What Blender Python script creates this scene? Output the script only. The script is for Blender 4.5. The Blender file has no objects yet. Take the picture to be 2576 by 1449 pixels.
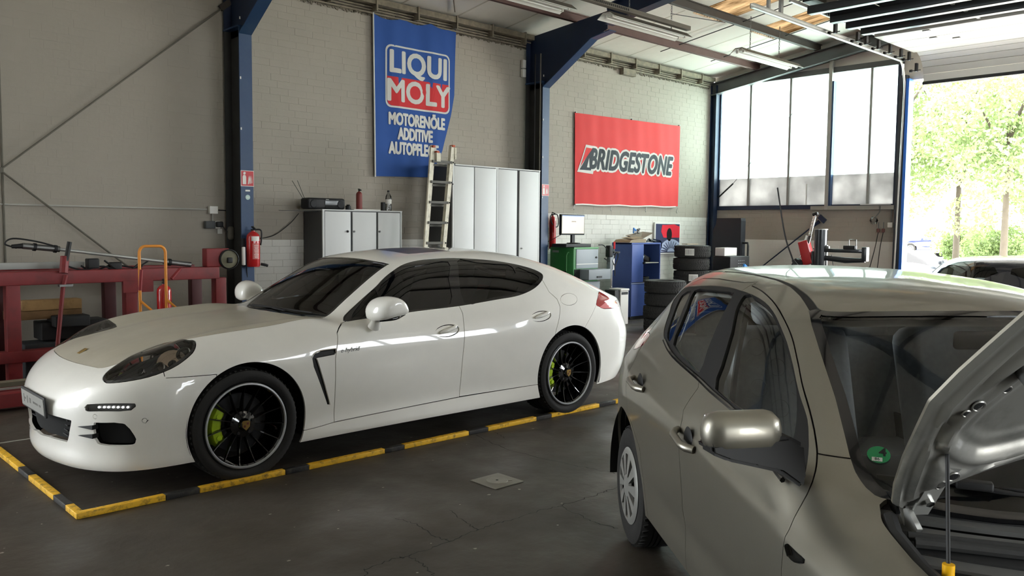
import bpy, bmesh, math, random
import numpy as np
from mathutils import Vector, Matrix
random.seed(7); rng=np.random.default_rng(7)
SC=bpy.context.scene; COL=SC.collection
# ---------------------------------------------------------------- camera
cd=bpy.data.cameras.new('camera'); cam=bpy.data.objects.new('camera',cd); COL.objects.link(cam)
cd.sensor_width=36; cd.lens=2105.365/2576*36; cd.clip_start=.05; cd.clip_end=400
def cam_matrix(yaw,pitch,roll,loc):
    f=Vector((math.cos(yaw)*math.cos(pitch),math.sin(yaw)*math.cos(pitch),-math.sin(pitch)))
    r=Vector((math.sin(yaw),-math.cos(yaw),0)); u=r.cross(f)
    r2=r*math.cos(roll)+u*math.sin(roll); u2=-r*math.sin(roll)+u*math.cos(roll)
    m=Matrix((r2,u2,-f)).transposed().to_4x4(); m.translation=loc; return m
cam.matrix_world=cam_matrix(math.radians(46.28268),math.radians(4.06527),math.radians(.56628),(0,0,1.59))
SC.camera=cam
# ---------------------------------------------------------------- world: bright overcast sky
w=bpy.data.worlds.new('sky'); SC.world=w; w.use_nodes=True; nt=w.node_tree; nt.nodes.clear()
out=nt.nodes.new('ShaderNodeOutputWorld'); bg=nt.nodes.new('ShaderNodeBackground')
tc=nt.nodes.new('ShaderNodeTexCoord'); sp=nt.nodes.new('ShaderNodeSeparateXYZ'); cr=nt.nodes.new('ShaderNodeValToRGB')
nt.links.new(tc.outputs['Generated'],sp.inputs[0]); nt.links.new(sp.outputs['Z'],cr.inputs[0])
cr.color_ramp.elements[0].position=0; cr.color_ramp.elements[0].color=(.80,.86,.90,1)
cr.color_ramp.elements[1].position=.6; cr.color_ramp.elements[1].color=(1,1,1,1)
nt.links.new(cr.outputs[0],bg.inputs[0]); bg.inputs[1].default_value=19.5; nt.links.new(bg.outputs[0],out.inputs[0])
sd=bpy.data.lights.new('sun','SUN'); sd.energy=14; sd.angle=math.radians(12); sd.color=(1,.96,.88)
so=bpy.data.objects.new('sun',sd); so.rotation_euler=(math.radians(38),0,math.radians(-20)); COL.objects.link(so)
def area(name,loc,rot,sx,sy,power,col=(1,1,1),portal=False):
    l=bpy.data.lights.new(name,'AREA'); l.shape='RECTANGLE'; l.size=sx; l.size_y=sy; l.energy=power; l.color=col
    o=bpy.data.objects.new(name,l); o.location=loc; o.rotation_euler=rot; COL.objects.link(o)
    if portal: l.cycles.is_portal=True
    return o
R90=math.pi/2
area('portal_gate',(15.45,3.9,2.15),(0,R90,0),4.3,4.1,10,portal=True)
area('portal_window_gable',(15.52,8.0,3.35),(0,R90,0),2.6,3.8,10,portal=True)
area('portal_window_front',(10,-6.1,3.3),(R90,0,0),6.2,1.8,10,portal=True)
area('portal_gate_front',(2.3,-6.1,1.5),(R90,0,0),3.8,3.0,10,portal=True)
SC.view_settings.view_transform='Standard'; SC.view_settings.look='None'; SC.view_settings.exposure=0.0
SC.view_settings.gamma=1; SC.view_settings.use_curve_mapping=False
SC.cycles.max_bounces=10; SC.cycles.diffuse_bounces=5; SC.cycles.glossy_bounces=5; SC.cycles.transmission_bounces=8; SC.cycles.transparent_max_bounces=12
SC.cycles.caustics_reflective=False; SC.cycles.caustics_refractive=False; SC.cycles.sample_clamp_indirect=6
# ---------------------------------------------------------------- materials
def s2l(c): return tuple((x/255/12.92 if x/255<=.04045 else ((x/255+.055)/1.055)**2.4) for x in c)
MATS={}
def mat(name,rgb,rough=.5,metal=0,var=0.0,vscale=3.0,bump=0.0,bscale=40.0,coat=0,spec=.5,trans=0,emit=0,alpha=1,ior=1.45,dirt=None,dscale=2.0,coatr=.03):
    """rgb in sRGB 0..255; var: brightness mottling; dirt: second colour blended by noise"""
    if name in MATS: return MATS[name]
    m=bpy.data.materials.new(name); m.use_nodes=True; n=m.node_tree; b=n.nodes['Principled BSDF']
    c=s2l(rgb)+(1,)
    b.inputs['Base Color'].default_value=c; b.inputs['Roughness'].default_value=rough; b.inputs['Metallic'].default_value=metal
    b.inputs['Coat Weight'].default_value=coat; b.inputs['Coat Roughness'].default_value=coatr; b.inputs['Specular IOR Level'].default_value=spec
    b.inputs['Transmission Weight'].default_value=trans; b.inputs['IOR'].default_value=ior; b.inputs['Alpha'].default_value=alpha
    if emit: b.inputs['Emission Color'].default_value=c; b.inputs['Emission Strength'].default_value=emit
    t=n.nodes.new('ShaderNodeTexCoord')
    if var or dirt:
        nz=n.nodes.new('ShaderNodeTexNoise'); nz.inputs['Scale'].default_value=vscale; nz.inputs['Detail'].default_value=6; nz.inputs['Roughness'].default_value=.6
        n.links.new(t.outputs['Object'],nz.inputs['Vector'])
        mr=n.nodes.new('ShaderNodeMapRange'); mr.inputs[1].default_value=.3; mr.inputs[2].default_value=.7; mr.inputs[3].default_value=1-var; mr.inputs[4].default_value=1+var
        n.links.new(nz.outputs[0],mr.inputs[0])
        mx=n.nodes.new('ShaderNodeMix'); mx.data_type='RGBA'; mx.blend_type='MULTIPLY'; mx.inputs[0].default_value=1
        mx.inputs[6].default_value=c; n.links.new(mr.outputs[0],mx.inputs[7]); last=mx.outputs[2]
        if dirt:
            n2=n.nodes.new('ShaderNodeTexNoise'); n2.inputs['Scale'].default_value=dscale; n2.inputs['Detail'].default_value=8; n2.inputs['Roughness'].default_value=.65
            n.links.new(t.outputs['Object'],n2.inputs['Vector'])
            r2=n.nodes.new('ShaderNodeMapRange'); r2.inputs[1].default_value=.5; r2.inputs[2].default_value=.72; r2.inputs[4].default_value=dirt[1]
            n.links.new(n2.outputs[0],r2.inputs[0])
            m2=n.nodes.new('ShaderNodeMix'); m2.data_type='RGBA'; n.links.new(r2.outputs[0],m2.inputs[0]); n.links.new(last,m2.inputs[6]); m2.inputs[7].default_value=s2l(dirt[0])+(1,); last=m2.outputs[2]
        n.links.new(last,b.inputs['Base Color'])
    if bump:
        nb=n.nodes.new('ShaderNodeTexNoise'); nb.inputs['Scale'].default_value=bscale; nb.inputs['Detail'].default_value=4
        n.links.new(t.outputs['Object'],nb.inputs['Vector']); bp=n.nodes.new('ShaderNodeBump'); bp.inputs['Strength'].default_value=bump; bp.inputs['Distance'].default_value=.01
        n.links.new(nb.outputs[0],bp.inputs['Height']); n.links.new(bp.outputs[0],b.inputs['Normal'])
    MATS[name]=m; return m
def glassmat(name,tint,refl=1.0,rough=0.0):
    """thin window glass: tinted see-through plus a mirror layer by Fresnel"""
    if name in MATS: return MATS[name]
    m=bpy.data.materials.new(name); m.use_nodes=True; n=m.node_tree; n.nodes.clear()
    o=n.nodes.new('ShaderNodeOutputMaterial'); t=n.nodes.new('ShaderNodeBsdfTransparent'); t.inputs[0].default_value=tint+(1,)
    g=n.nodes.new('ShaderNodeBsdfGlossy'); g.inputs['Roughness'].default_value=rough; g.inputs[0].default_value=(refl,refl,refl,1)
    f=n.nodes.new('ShaderNodeFresnel'); f.inputs[0].default_value=1.5; x=n.nodes.new('ShaderNodeMixShader')
    n.links.new(f.outputs[0],x.inputs[0]); n.links.new(t.outputs[0],x.inputs[1]); n.links.new(g.outputs[0],x.inputs[2]); n.links.new(x.outputs[0],o.inputs[0])
    MATS[name]=m; return m
# ---------------------------------------------------------------- objects and tags
def link(name,me,parent=None):
    o=bpy.data.objects.new(name,me); COL.objects.link(o)
    if parent is not None: o.parent=parent
    return o
def tag(o,label=None,cat=None,group=None,kind=None):
    if label: o['label']=label
    if cat: o['category']=cat
    if group: o['group']=group
    if kind: o['kind']=kind
    return o
def thing(name,label,cat,loc=(0,0,0),rz=0,group=None):
    o=bpy.data.objects.new(name,None); o.empty_display_size=.1; COL.objects.link(o)
    o.location=loc; o.rotation_euler=(0,0,rz); return tag(o,label,cat,group)
def struct(o): o['kind']='structure'; return o
def copytree(o,parent=None):
    c=o.copy(); COL.objects.link(c); c.parent=parent
    for ch in list(o.children): copytree(ch,c)
    return c
class MB:
    """collects simple solids, then builds them as ONE mesh object"""
    def __init__(s): s.v=[]; s.f=[]; s.m=[]; s.sm=[]; s.cur=0; s.M=Matrix.Identity(4)
    def add(s,vs,fs,smooth=False,M=None):
        b=len(s.v); M=s.M if M is None else s.M@M
        s.v+= [tuple(M@Vector(v)) for v in vs]; s.f+=[tuple(i+b for i in f) for f in fs]; s.m+=[s.cur]*len(fs); s.sm+=[smooth]*len(fs); return s
    def box(s,c,d,rot=None,bev=0):
        x,y,z=d[0]/2,d[1]/2,d[2]/2
        M=Matrix.Translation(c)@(rot.to_4x4() if rot is not None else Matrix.Identity(4))
        if bev<=0:
            vs=[(i*x,j*y,k*z) for i in(-1,1) for j in(-1,1) for k in(-1,1)]
            fs=[(0,1,3,2),(4,6,7,5),(0,4,5,1),(2,3,7,6),(0,2,6,4),(1,5,7,3)]
            return s.add(vs,fs,M=M)
        bm=bmesh.new(); bmesh.ops.create_cube(bm,size=1); bmesh.ops.scale(bm,vec=(2*x,2*y,2*z),verts=bm.verts)
        bmesh.ops.bevel(bm,geom=bm.edges[:],offset=min(bev,x*.9,y*.9,z*.9),segments=3,profile=.5,affect='EDGES')
        bm.verts.index_update(); s.add([v.co[:] for v in bm.verts],[[v.index for v in f.verts] for f in bm.faces],True,M); bm.free(); return s
    def box2(s,a,b,bev=0): return s.box([(p+q)/2 for p,q in zip(a,b)],[abs(q-p) for p,q in zip(a,b)],bev=bev)
    def cyl(s,a,b,r,r2=None,n=16,caps=True,smooth=True):
        a=Vector(a); b=Vector(b); r2=r if r2 is None else r2; d=(b-a).normalized()
        u=d.orthogonal().normalized(); w_=d.cross(u); vs=[]
        for p,rr in((a,r),(b,r2)):
            for i in range(n):
                t=2*math.pi*i/n; vs.append(p+u*math.cos(t)*rr+w_*math.sin(t)*rr)
        s.add(vs,[(i,(i+1)%n,n+(i+1)%n,n+i) for i in range(n)],smooth)
        if caps: s.add(vs,[tuple(range(n))[::-1],tuple(range(n,2*n))])
        return s
    def tube(s,pts,r,n=8,closed=False,smooth=True):
        pts=[Vector(p) for p in pts]; N=len(pts); vs=[]; prev=None
        for i,p in enumerate(pts):
            if closed: d=pts[(i+1)%N]-pts[i-1]
            else: d=pts[min(i+1,N-1)]-pts[max(i-1,0)]
            d.normalize(); u=d.orthogonal().normalized() if prev is None else (prev-d*prev.dot(d)).normalized(); prev=u; w_=d.cross(u)
            rr=r[i] if isinstance(r,(list,tuple)) else r
            for k in range(n):
                t=2*math.pi*k/n; vs.append(p+u*math.cos(t)*rr+w_*math.sin(t)*rr)
        fs=[]
        for i in range(N if closed else N-1):
            j=(i+1)%N
            for k in range(n): fs.append((i*n+k,i*n+(k+1)%n,j*n+(k+1)%n,j*n+k))
        s.add(vs,fs,smooth)
        if not closed: s.add(vs[:n]+vs[-n:],[tuple(range(n))[::-1],tuple(range(n,2*n))])
        return s
    def lathe(s,prof,c=(0,0,0),axis='Z',n=32,smooth=True,M=None):
        """prof: (radius,height) pairs"""
        vs=[];fs=[]
        for r,h in prof:
            for k in range(n):
                t=2*math.pi*k/n; x,y=r*math.cos(t),r*math.sin(t)
                vs.append({'Z':(x,y,h),'Y':(x,h,y),'X':(h,x,y)}[axis])
        for i in range(len(prof)-1):
            for k in range(n): fs.append((i*n+k,i*n+(k+1)%n,(i+1)*n+(k+1)%n,(i+1)*n+k))
        MM=Matrix.Translation(c) if M is None else M
        return s.add(vs,fs,smooth,MM)
    def prism(s,poly,a,b,plane='XZ',smooth=False):
        """polygon extruded between a and b along the axis missing from plane"""
        n=len(poly); vs=[]
        for t in(a,b):
            for p,q in poly: vs.append({'XZ':(p,t,q),'XY':(p,q,t),'YZ':(t,p,q)}[plane])
        return s.add(vs,[tuple(range(n))[::-1],tuple(range(n,2*n))]).add(vs,[(i,(i+1)%n,n+(i+1)%n,n+i) for i in range(n)],smooth)
    def grid(s,fn,nu,nv,smooth=True):
        vs=[fn(i/nu,j/nv) for i in range(nu+1) for j in range(nv+1)]
        return s.add(vs,[(i*(nv+1)+j,(i+1)*(nv+1)+j,(i+1)*(nv+1)+j+1,i*(nv+1)+j+1) for i in range(nu) for j in range(nv)],smooth)
    def build(s,name,mats,parent=None,loc=None,rz=None,fix=True):
        me=bpy.data.meshes.new(name); me.from_pydata(s.v,[],s.f)
        for m in (mats if isinstance(mats,(list,tuple)) else [mats]): me.materials.append(m)
        me.polygons.foreach_set('material_index',s.m); me.polygons.foreach_set('use_smooth',s.sm)
        if fix:
            bm=bmesh.new(); bm.from_mesh(me); bmesh.ops.remove_doubles(bm,verts=bm.verts,dist=1e-5); bmesh.ops.recalc_face_normals(bm,faces=bm.faces); bm.to_mesh(me); bm.free()
        if any(s.sm):
            try: me.set_sharp_from_angle(angle=math.radians(38))
            except Exception: pass
        o=link(name,me,parent)
        if loc: o.location=loc
        if rz is not None: o.rotation_euler=(0,0,rz)
        return o
def pipe(name,pts,r,m,parent=None,n=8,**k): return MB().tube(pts,r,n).build(name,m,parent)
def bez(pts,n=8):
    """Catmull-Rom through points"""
    P=[Vector(p) for p in pts]; P=[P[0]*2-P[1]]+P+[P[-1]*2-P[-2]]; o=[]
    for i in range(1,len(P)-2):
        for k in range(n):
            t=k/n; o.append(.5*((2*P[i])+(P[i+1]-P[i-1])*t+(2*P[i-1]-5*P[i]+4*P[i+1]-P[i+2])*t*t+(-P[i-1]+3*P[i]-3*P[i+1]+P[i+2])*t**3))
    o.append(P[-2]); return o
FONT={}
def text(name,s_,size,m,parent,M,ext=.001,sx=1.0,shear=0,bold=0.0,space=1.0):
    c=bpy.data.curves.new(name,'FONT'); c.body=s_; c.size=size; c.extrude=ext; c.align_x='CENTER'; c.align_y='CENTER'; c.shear=shear; c.offset=bold; c.space_character=space; c.resolution_u=4
    o=bpy.data.objects.new(name,c); dg=bpy.context.evaluated_depsgraph_get(); COL.objects.link(o); dg.update()
    me=bpy.data.meshes.new_from_object(o.evaluated_get(dg)); bpy.data.objects.remove(o)
    me.materials.clear(); me.materials.append(m)
    me.transform(M@Matrix.Diagonal((sx,1,1,1))); return link(name,me,parent)
# ---------------------------------------------------------------- car bodies as smooth implicit surfaces
import numpy as np
def sm(a,b,x):
    t=np.clip((x-a)/(b-a),0,1); return t*t*(3-2*t)
def smax(a,b,k):
    h=np.maximum(k-np.abs(a-b),0)/k
    return np.maximum(a,b)+h*h*k*.25
def pchip(xk,yk,x):
    xk=np.asarray(xk,float); yk=np.asarray(yk,float); x=np.clip(x,xk[0],xk[-1])
    h=np.diff(xk); sh=(-1,)+(1,)*(yk.ndim-1)
    d=np.diff(yk,axis=0)/h.reshape(sh)
    m=np.zeros_like(yk); m[0]=d[0]; m[-1]=d[-1]
    w1=(2*h[1:]+h[:-1]).reshape(sh); w2=(h[1:]+2*h[:-1]).reshape(sh)
    same=d[:-1]*d[1:]>0
    with np.errstate(divide='ignore',invalid='ignore'):
        hm=(w1+w2)/(w1/d[:-1]+w2/d[1:])
    m[1:-1]=np.where(same,hm,0)
    i=np.clip(np.searchsorted(xk,x)-1,0,len(xk)-2)
    t=((x-xk[i])/h[i]); hh=h[i]
    if yk.ndim>1: t=t[:,None]; hh=hh[:,None]
    return ((2*t**3-3*t**2+1)*yk[i]+(t**3-2*t**2+t)*hh*m[i]+(-2*t**3+3*t**2)*yk[i+1]+(t**3-t**2)*hh*m[i+1])
def gauss(A,s,ax):
    r=int(3*s)+1; k=np.exp(-.5*(np.arange(-r,r+1)/s)**2); k/=k.sum()
    pad=[(0,0)]*A.ndim; pad[ax]=(r,r)
    B=np.pad(A,pad,mode='reflect',reflect_type='odd')
    return np.apply_along_axis(lambda v:np.convolve(v,k,'valid'),ax,B)
class Grid:
    def __init__(g,a0,a1,b0,b1,fn=None,table=None,st=.01,s=1.5):
        g.a=np.arange(a0,a1+st/2,st); g.b=np.arange(b0,b1+st/2,st); g.st=st
        if table is not None:
            ak,bk,T=table; T=np.array(T,float)
            V=pchip(bk,T.T,g.b).T; V=pchip(ak,V,g.a)
        else:
            A,B=np.meshgrid(g.a,g.b,indexing='ij'); V=fn(A,B)
        g.V=gauss(gauss(V,s,0),s,1)
        ga,gb=np.gradient(g.V,st); g.N=np.sqrt(1+gauss(gauss(ga,3,0),3,1)**2+gauss(gauss(gb,3,0),3,1)**2)
    def _w(g,t):
        return ((1-t)**3/6,(3*t**3-6*t**2+4)/6,(-3*t**3+3*t**2+3*t+1)/6,t**3/6)
    def __call__(g,a,b):
        fa=np.clip((a-g.a[0])/g.st,1,len(g.a)-2.001); fb=np.clip((b-g.b[0])/g.st,1,len(g.b)-2.001)
        ia=np.minimum(fa.astype(int),len(g.a)-3); ib=np.minimum(fb.astype(int),len(g.b)-3)
        wa=g._w(fa-ia); wb=g._w(fb-ib); o=0
        for i in range(4):
            for j in range(4): o=o+wa[i]*wb[j]*g.V[ia+i-1,ib+j-1]
        return o
    def nrm(g,a,b):
        ia=np.clip(np.rint((a-g.a[0])/g.st),0,len(g.a)-1).astype(int); ib=np.clip(np.rint((b-g.b[0])/g.st),0,len(g.b)-1).astype(int)
        return g.N[ia,ib]
class Body:
    def comps(s,P):
        x,n,z=P[:,0],np.abs(P[:,1]),P[:,2]
        fs=(n-s.W(x,z))/s.W.nrm(x,z); ft=(z-s.T(x,n))/s.T.nrm(x,n)
        ff=(s.XF(n,z)-x)/s.XF.nrm(n,z); fr=(x-s.XR(n,z))/s.XR.nrm(n,z)
        return fs,ft,ff,fr
    def F(s,P):
        fs,ft,ff,fr=s.comps(P)
        x=P[:,0]
        kt=s.kst(x)
        return smax(smax(smax(fs,ft,kt),ff,s.kf),fr,s.kr)
    def G(s,P,e=.004):
        g=np.stack([s.F(P+np.eye(3)[i]*e)-s.F(P-np.eye(3)[i]*e) for i in range(3)],1)/(2*e)
        return g
    def project(s,P,it=3):
        for _ in range(it):
            g=s.G(P); f=s.F(P); P=P-g*(f/np.maximum((g*g).sum(1),.3))[:,None]
        return P
class Sedan(Body):
    kf=.12; kr=.05
    def kst(s,x): return .11+.05*(1-sm(.2,.8,x))
    def __init__(s):
        xs=[-1.1,-.8,-.5,-.2,0,.3,.7,1.2,1.7,2.2,2.6,2.9,3.2,3.5,3.8,4.2]
        w0=[.80,.885,.93,.953,.958,.948,.932,.928,.932,.944,.958,.965,.955,.925,.87,.80]
        zs=[.05,.14,.20,.27,.33,.45,.6,.72,.80,.88,.95,1.05,1.15,1.25,1.35,1.45]
        door=[-.09,-.03,-.004,-.012,-.018,-.008,0,-.002,-.014,-.040,-.072,-.125,-.18,-.245,-.325,-.43]
        fend=[-.09,-.03,-.006,-.008,-.010,-.003,0,-.003,-.02,-.05,-.09,-.13,-.18,-.245,-.325,-.43]
        hnch=[-.09,-.05,-.02,-.015,-.010,-.003,0,.0,-.004,-.016,-.040,-.095,-.165,-.245,-.335,-.44]
        tail=[-.12,-.08,-.05,-.03,-.015,-.003,0,.0,-.004,-.015,-.04,-.10,-.18,-.26,-.35,-.46]
        rows=[]
        for x,w in zip(xs,w0):
            a=1-sm(.2,.75,x); b=sm(1.9,2.8,x); c=sm(3.2,3.8,x)
            r=[w+ (f*a+(d*(1-b)+(h*(1-c)+t*c)*b)*(1-a)) for d,f,h,t in zip(door,fend,hnch,tail)]
            rows.append(r)
        s.W=Grid(-1.1,4.2,0,1.5,table=(xs,zs,rows),s=1.6)
        cx=[-1.1,-.97,-.88,-.78,-.65,-.4,-.1,.2,.42,.56,.62,.75,.95,1.12,1.25,1.36,1.5,1.7,1.95,2.3,2.65,2.95,3.25,3.5,3.7,3.84,3.92,4.0,4.2]
        cz=[.52,.60,.665,.722,.78,.853,.910,.945,.960,.968,.985,1.065,1.185,1.278,1.338,1.372,1.393,1.409,1.420,1.420,1.392,1.334,1.245,1.152,1.075,1.025,.998,.95,.80]
        def T(x,n):
            m=sm(-.1,.5,x)*(1-sm(1.5,2.4,x))
            m2=sm(2.6,3.3,x)
            z=pchip(cx,cz,(x-.26*n*n*m+.10*n*n*m2).ravel()).reshape(x.shape)
            cr=.05*(1-sm(.5,1.3,x))+.125*sm(.5,1.3,x)
            z=z-cr*n*n
            z=z+.045*np.exp(-((n-.72)/.15)**2)*sm(-.75,-.2,x)*(1-sm(.4,.9,x))
            z=z-.012*np.exp(-((n-.48)/.12)**2)*sm(-.8,-.4,x)*(1-sm(.3,.6,x))
            return z
        s.T=Grid(-1.1,4.2,0,1.1,fn=T,s=1.6)
        fz=[0,.10,.15,.20,.26,.34,.42,.5,.58,.66,.72,.8,1.5]; fx=[-.80,-.87,-.93,-.945,-.94,-.95,-.965,-.97,-.96,-.93,-.885,-.79,-.6]
        s.XF=Grid(0,1.1,0,1.5,fn=lambda n,z:pchip(fz,fx,z.ravel()).reshape(z.shape)+.34*n*n+.30*n**7,s=1.6)
        rz=[0,.15,.22,.35,.5,.62,.70,.80,.9,.97,1.02,1.5]; rx=[3.7,3.82,3.93,4.02,4.06,4.07,4.05,4.0,3.96,3.95,3.94,3.8]
        s.XR=Grid(0,1.1,0,1.5,fn=lambda n,z:pchip(rz,rx,z.ravel()).reshape(z.shape)-.16*n*n-.75*n**9,s=1.6)
class Hatch(Body):
    kf=.12; kr=.09
    def kst(s,x): return .10+0*x
    def __init__(s):
        xs=[-.9,-.6,-.3,0,.4,.9,1.4,1.9,2.4,2.7,3.0,3.3]
        w0=[.72,.80,.83,.843,.842,.845,.848,.850,.843,.812,.76,.68]
        zs=[.05,.15,.22,.30,.4,.55,.7,.8,.88,.94,1.0,1.08,1.16,1.24,1.32,1.40,1.5]
        door=[-.12,-.07,-.035,-.022,-.012,0,.004,.004,-.006,-.030,-.062,-.105,-.15,-.20,-.255,-.33,-.45]
        rear=[-.12,-.08,-.04,-.02,-.010,0,.003,.004,.0,-.012,-.035,-.075,-.125,-.18,-.245,-.33,-.45]
        rows=[]
        for x,w in zip(xs,w0):
            b=sm(1.6,2.6,x); q=sm(2.05,3.0,x); rows.append([w+d*(1-b)+r*b-.13*q*sm(.75,1.25,z) for d,r,z in zip(door,rear,zs)])
        s.W=Grid(-.9,3.3,0,1.6,table=(xs,zs,rows),s=1.5)
        X_,Z_=np.meshgrid(s.W.a,s.W.b,indexing='ij'); zr=np.interp(X_,[.2,.5,1.3,2.2,2.9],[.79,.81,.868,.925,.95]); D=.011*sm(0,-.025,Z_-zr)*sm(-.30,-.06,Z_-zr)*sm(.1,.5,X_)-.009*np.exp(-((Z_-.47)/.06)**2)*sm(.45,.8,X_)*sm(2.2,1.8,X_)
        s.W.V=s.W.V+gauss(gauss(D,.8,0),.8,1)
        cx=[-.9,-.75,-.6,-.4,-.1,.1,.22,.32,.5,.75,.95,1.05,1.15,1.3,1.6,1.9,2.3,2.6,2.85,3.0,3.3]
        cz=[.60,.70,.76,.82,.875,.90,.912,.945,1.06,1.205,1.31,1.352,1.378,1.402,1.428,1.436,1.43,1.408,1.372,1.34,1.25]
        def T(x,n):
            m=sm(-.2,.3,x)*(1-sm(1.2,1.9,x))
            z=pchip(cx,cz,(x-.28*n*n*m).ravel()).reshape(x.shape)
            cr=.08*(1-sm(.3,1.1,x))+.13*sm(.3,1.1,x)
            return z-cr*n*n+.02*np.exp(-((n-.66)/.12)**2)*(1-sm(.3,.6,x))
        s.T=Grid(-.9,3.3,0,1.0,fn=T,s=1.5)
        fz=[0,.12,.2,.35,.5,.6,.7,.8,1.6]; fx=[-.66,-.72,-.76,-.78,-.79,-.78,-.73,-.62,-.5]
        s.XF=Grid(0,1.0,0,1.6,fn=lambda n,z:pchip(fz,fx,z.ravel()).reshape(z.shape)+.2*n*n+.8*n**7,s=1.5)
        rz=[0,.15,.25,.4,.55,.68,.78,.9,1.0,1.1,1.2,1.3,1.4,1.6]; rx=[2.95,3.02,3.09,3.14,3.15,3.13,3.09,3.05,3.0,2.93,2.86,2.79,2.72,2.6]
        s.XR=Grid(0,1.0,0,1.6,fn=lambda n,z:pchip(rz,rx,z.ravel()).reshape(z.shape)-.16*n*n-.7*n**8,s=1.5)
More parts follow.
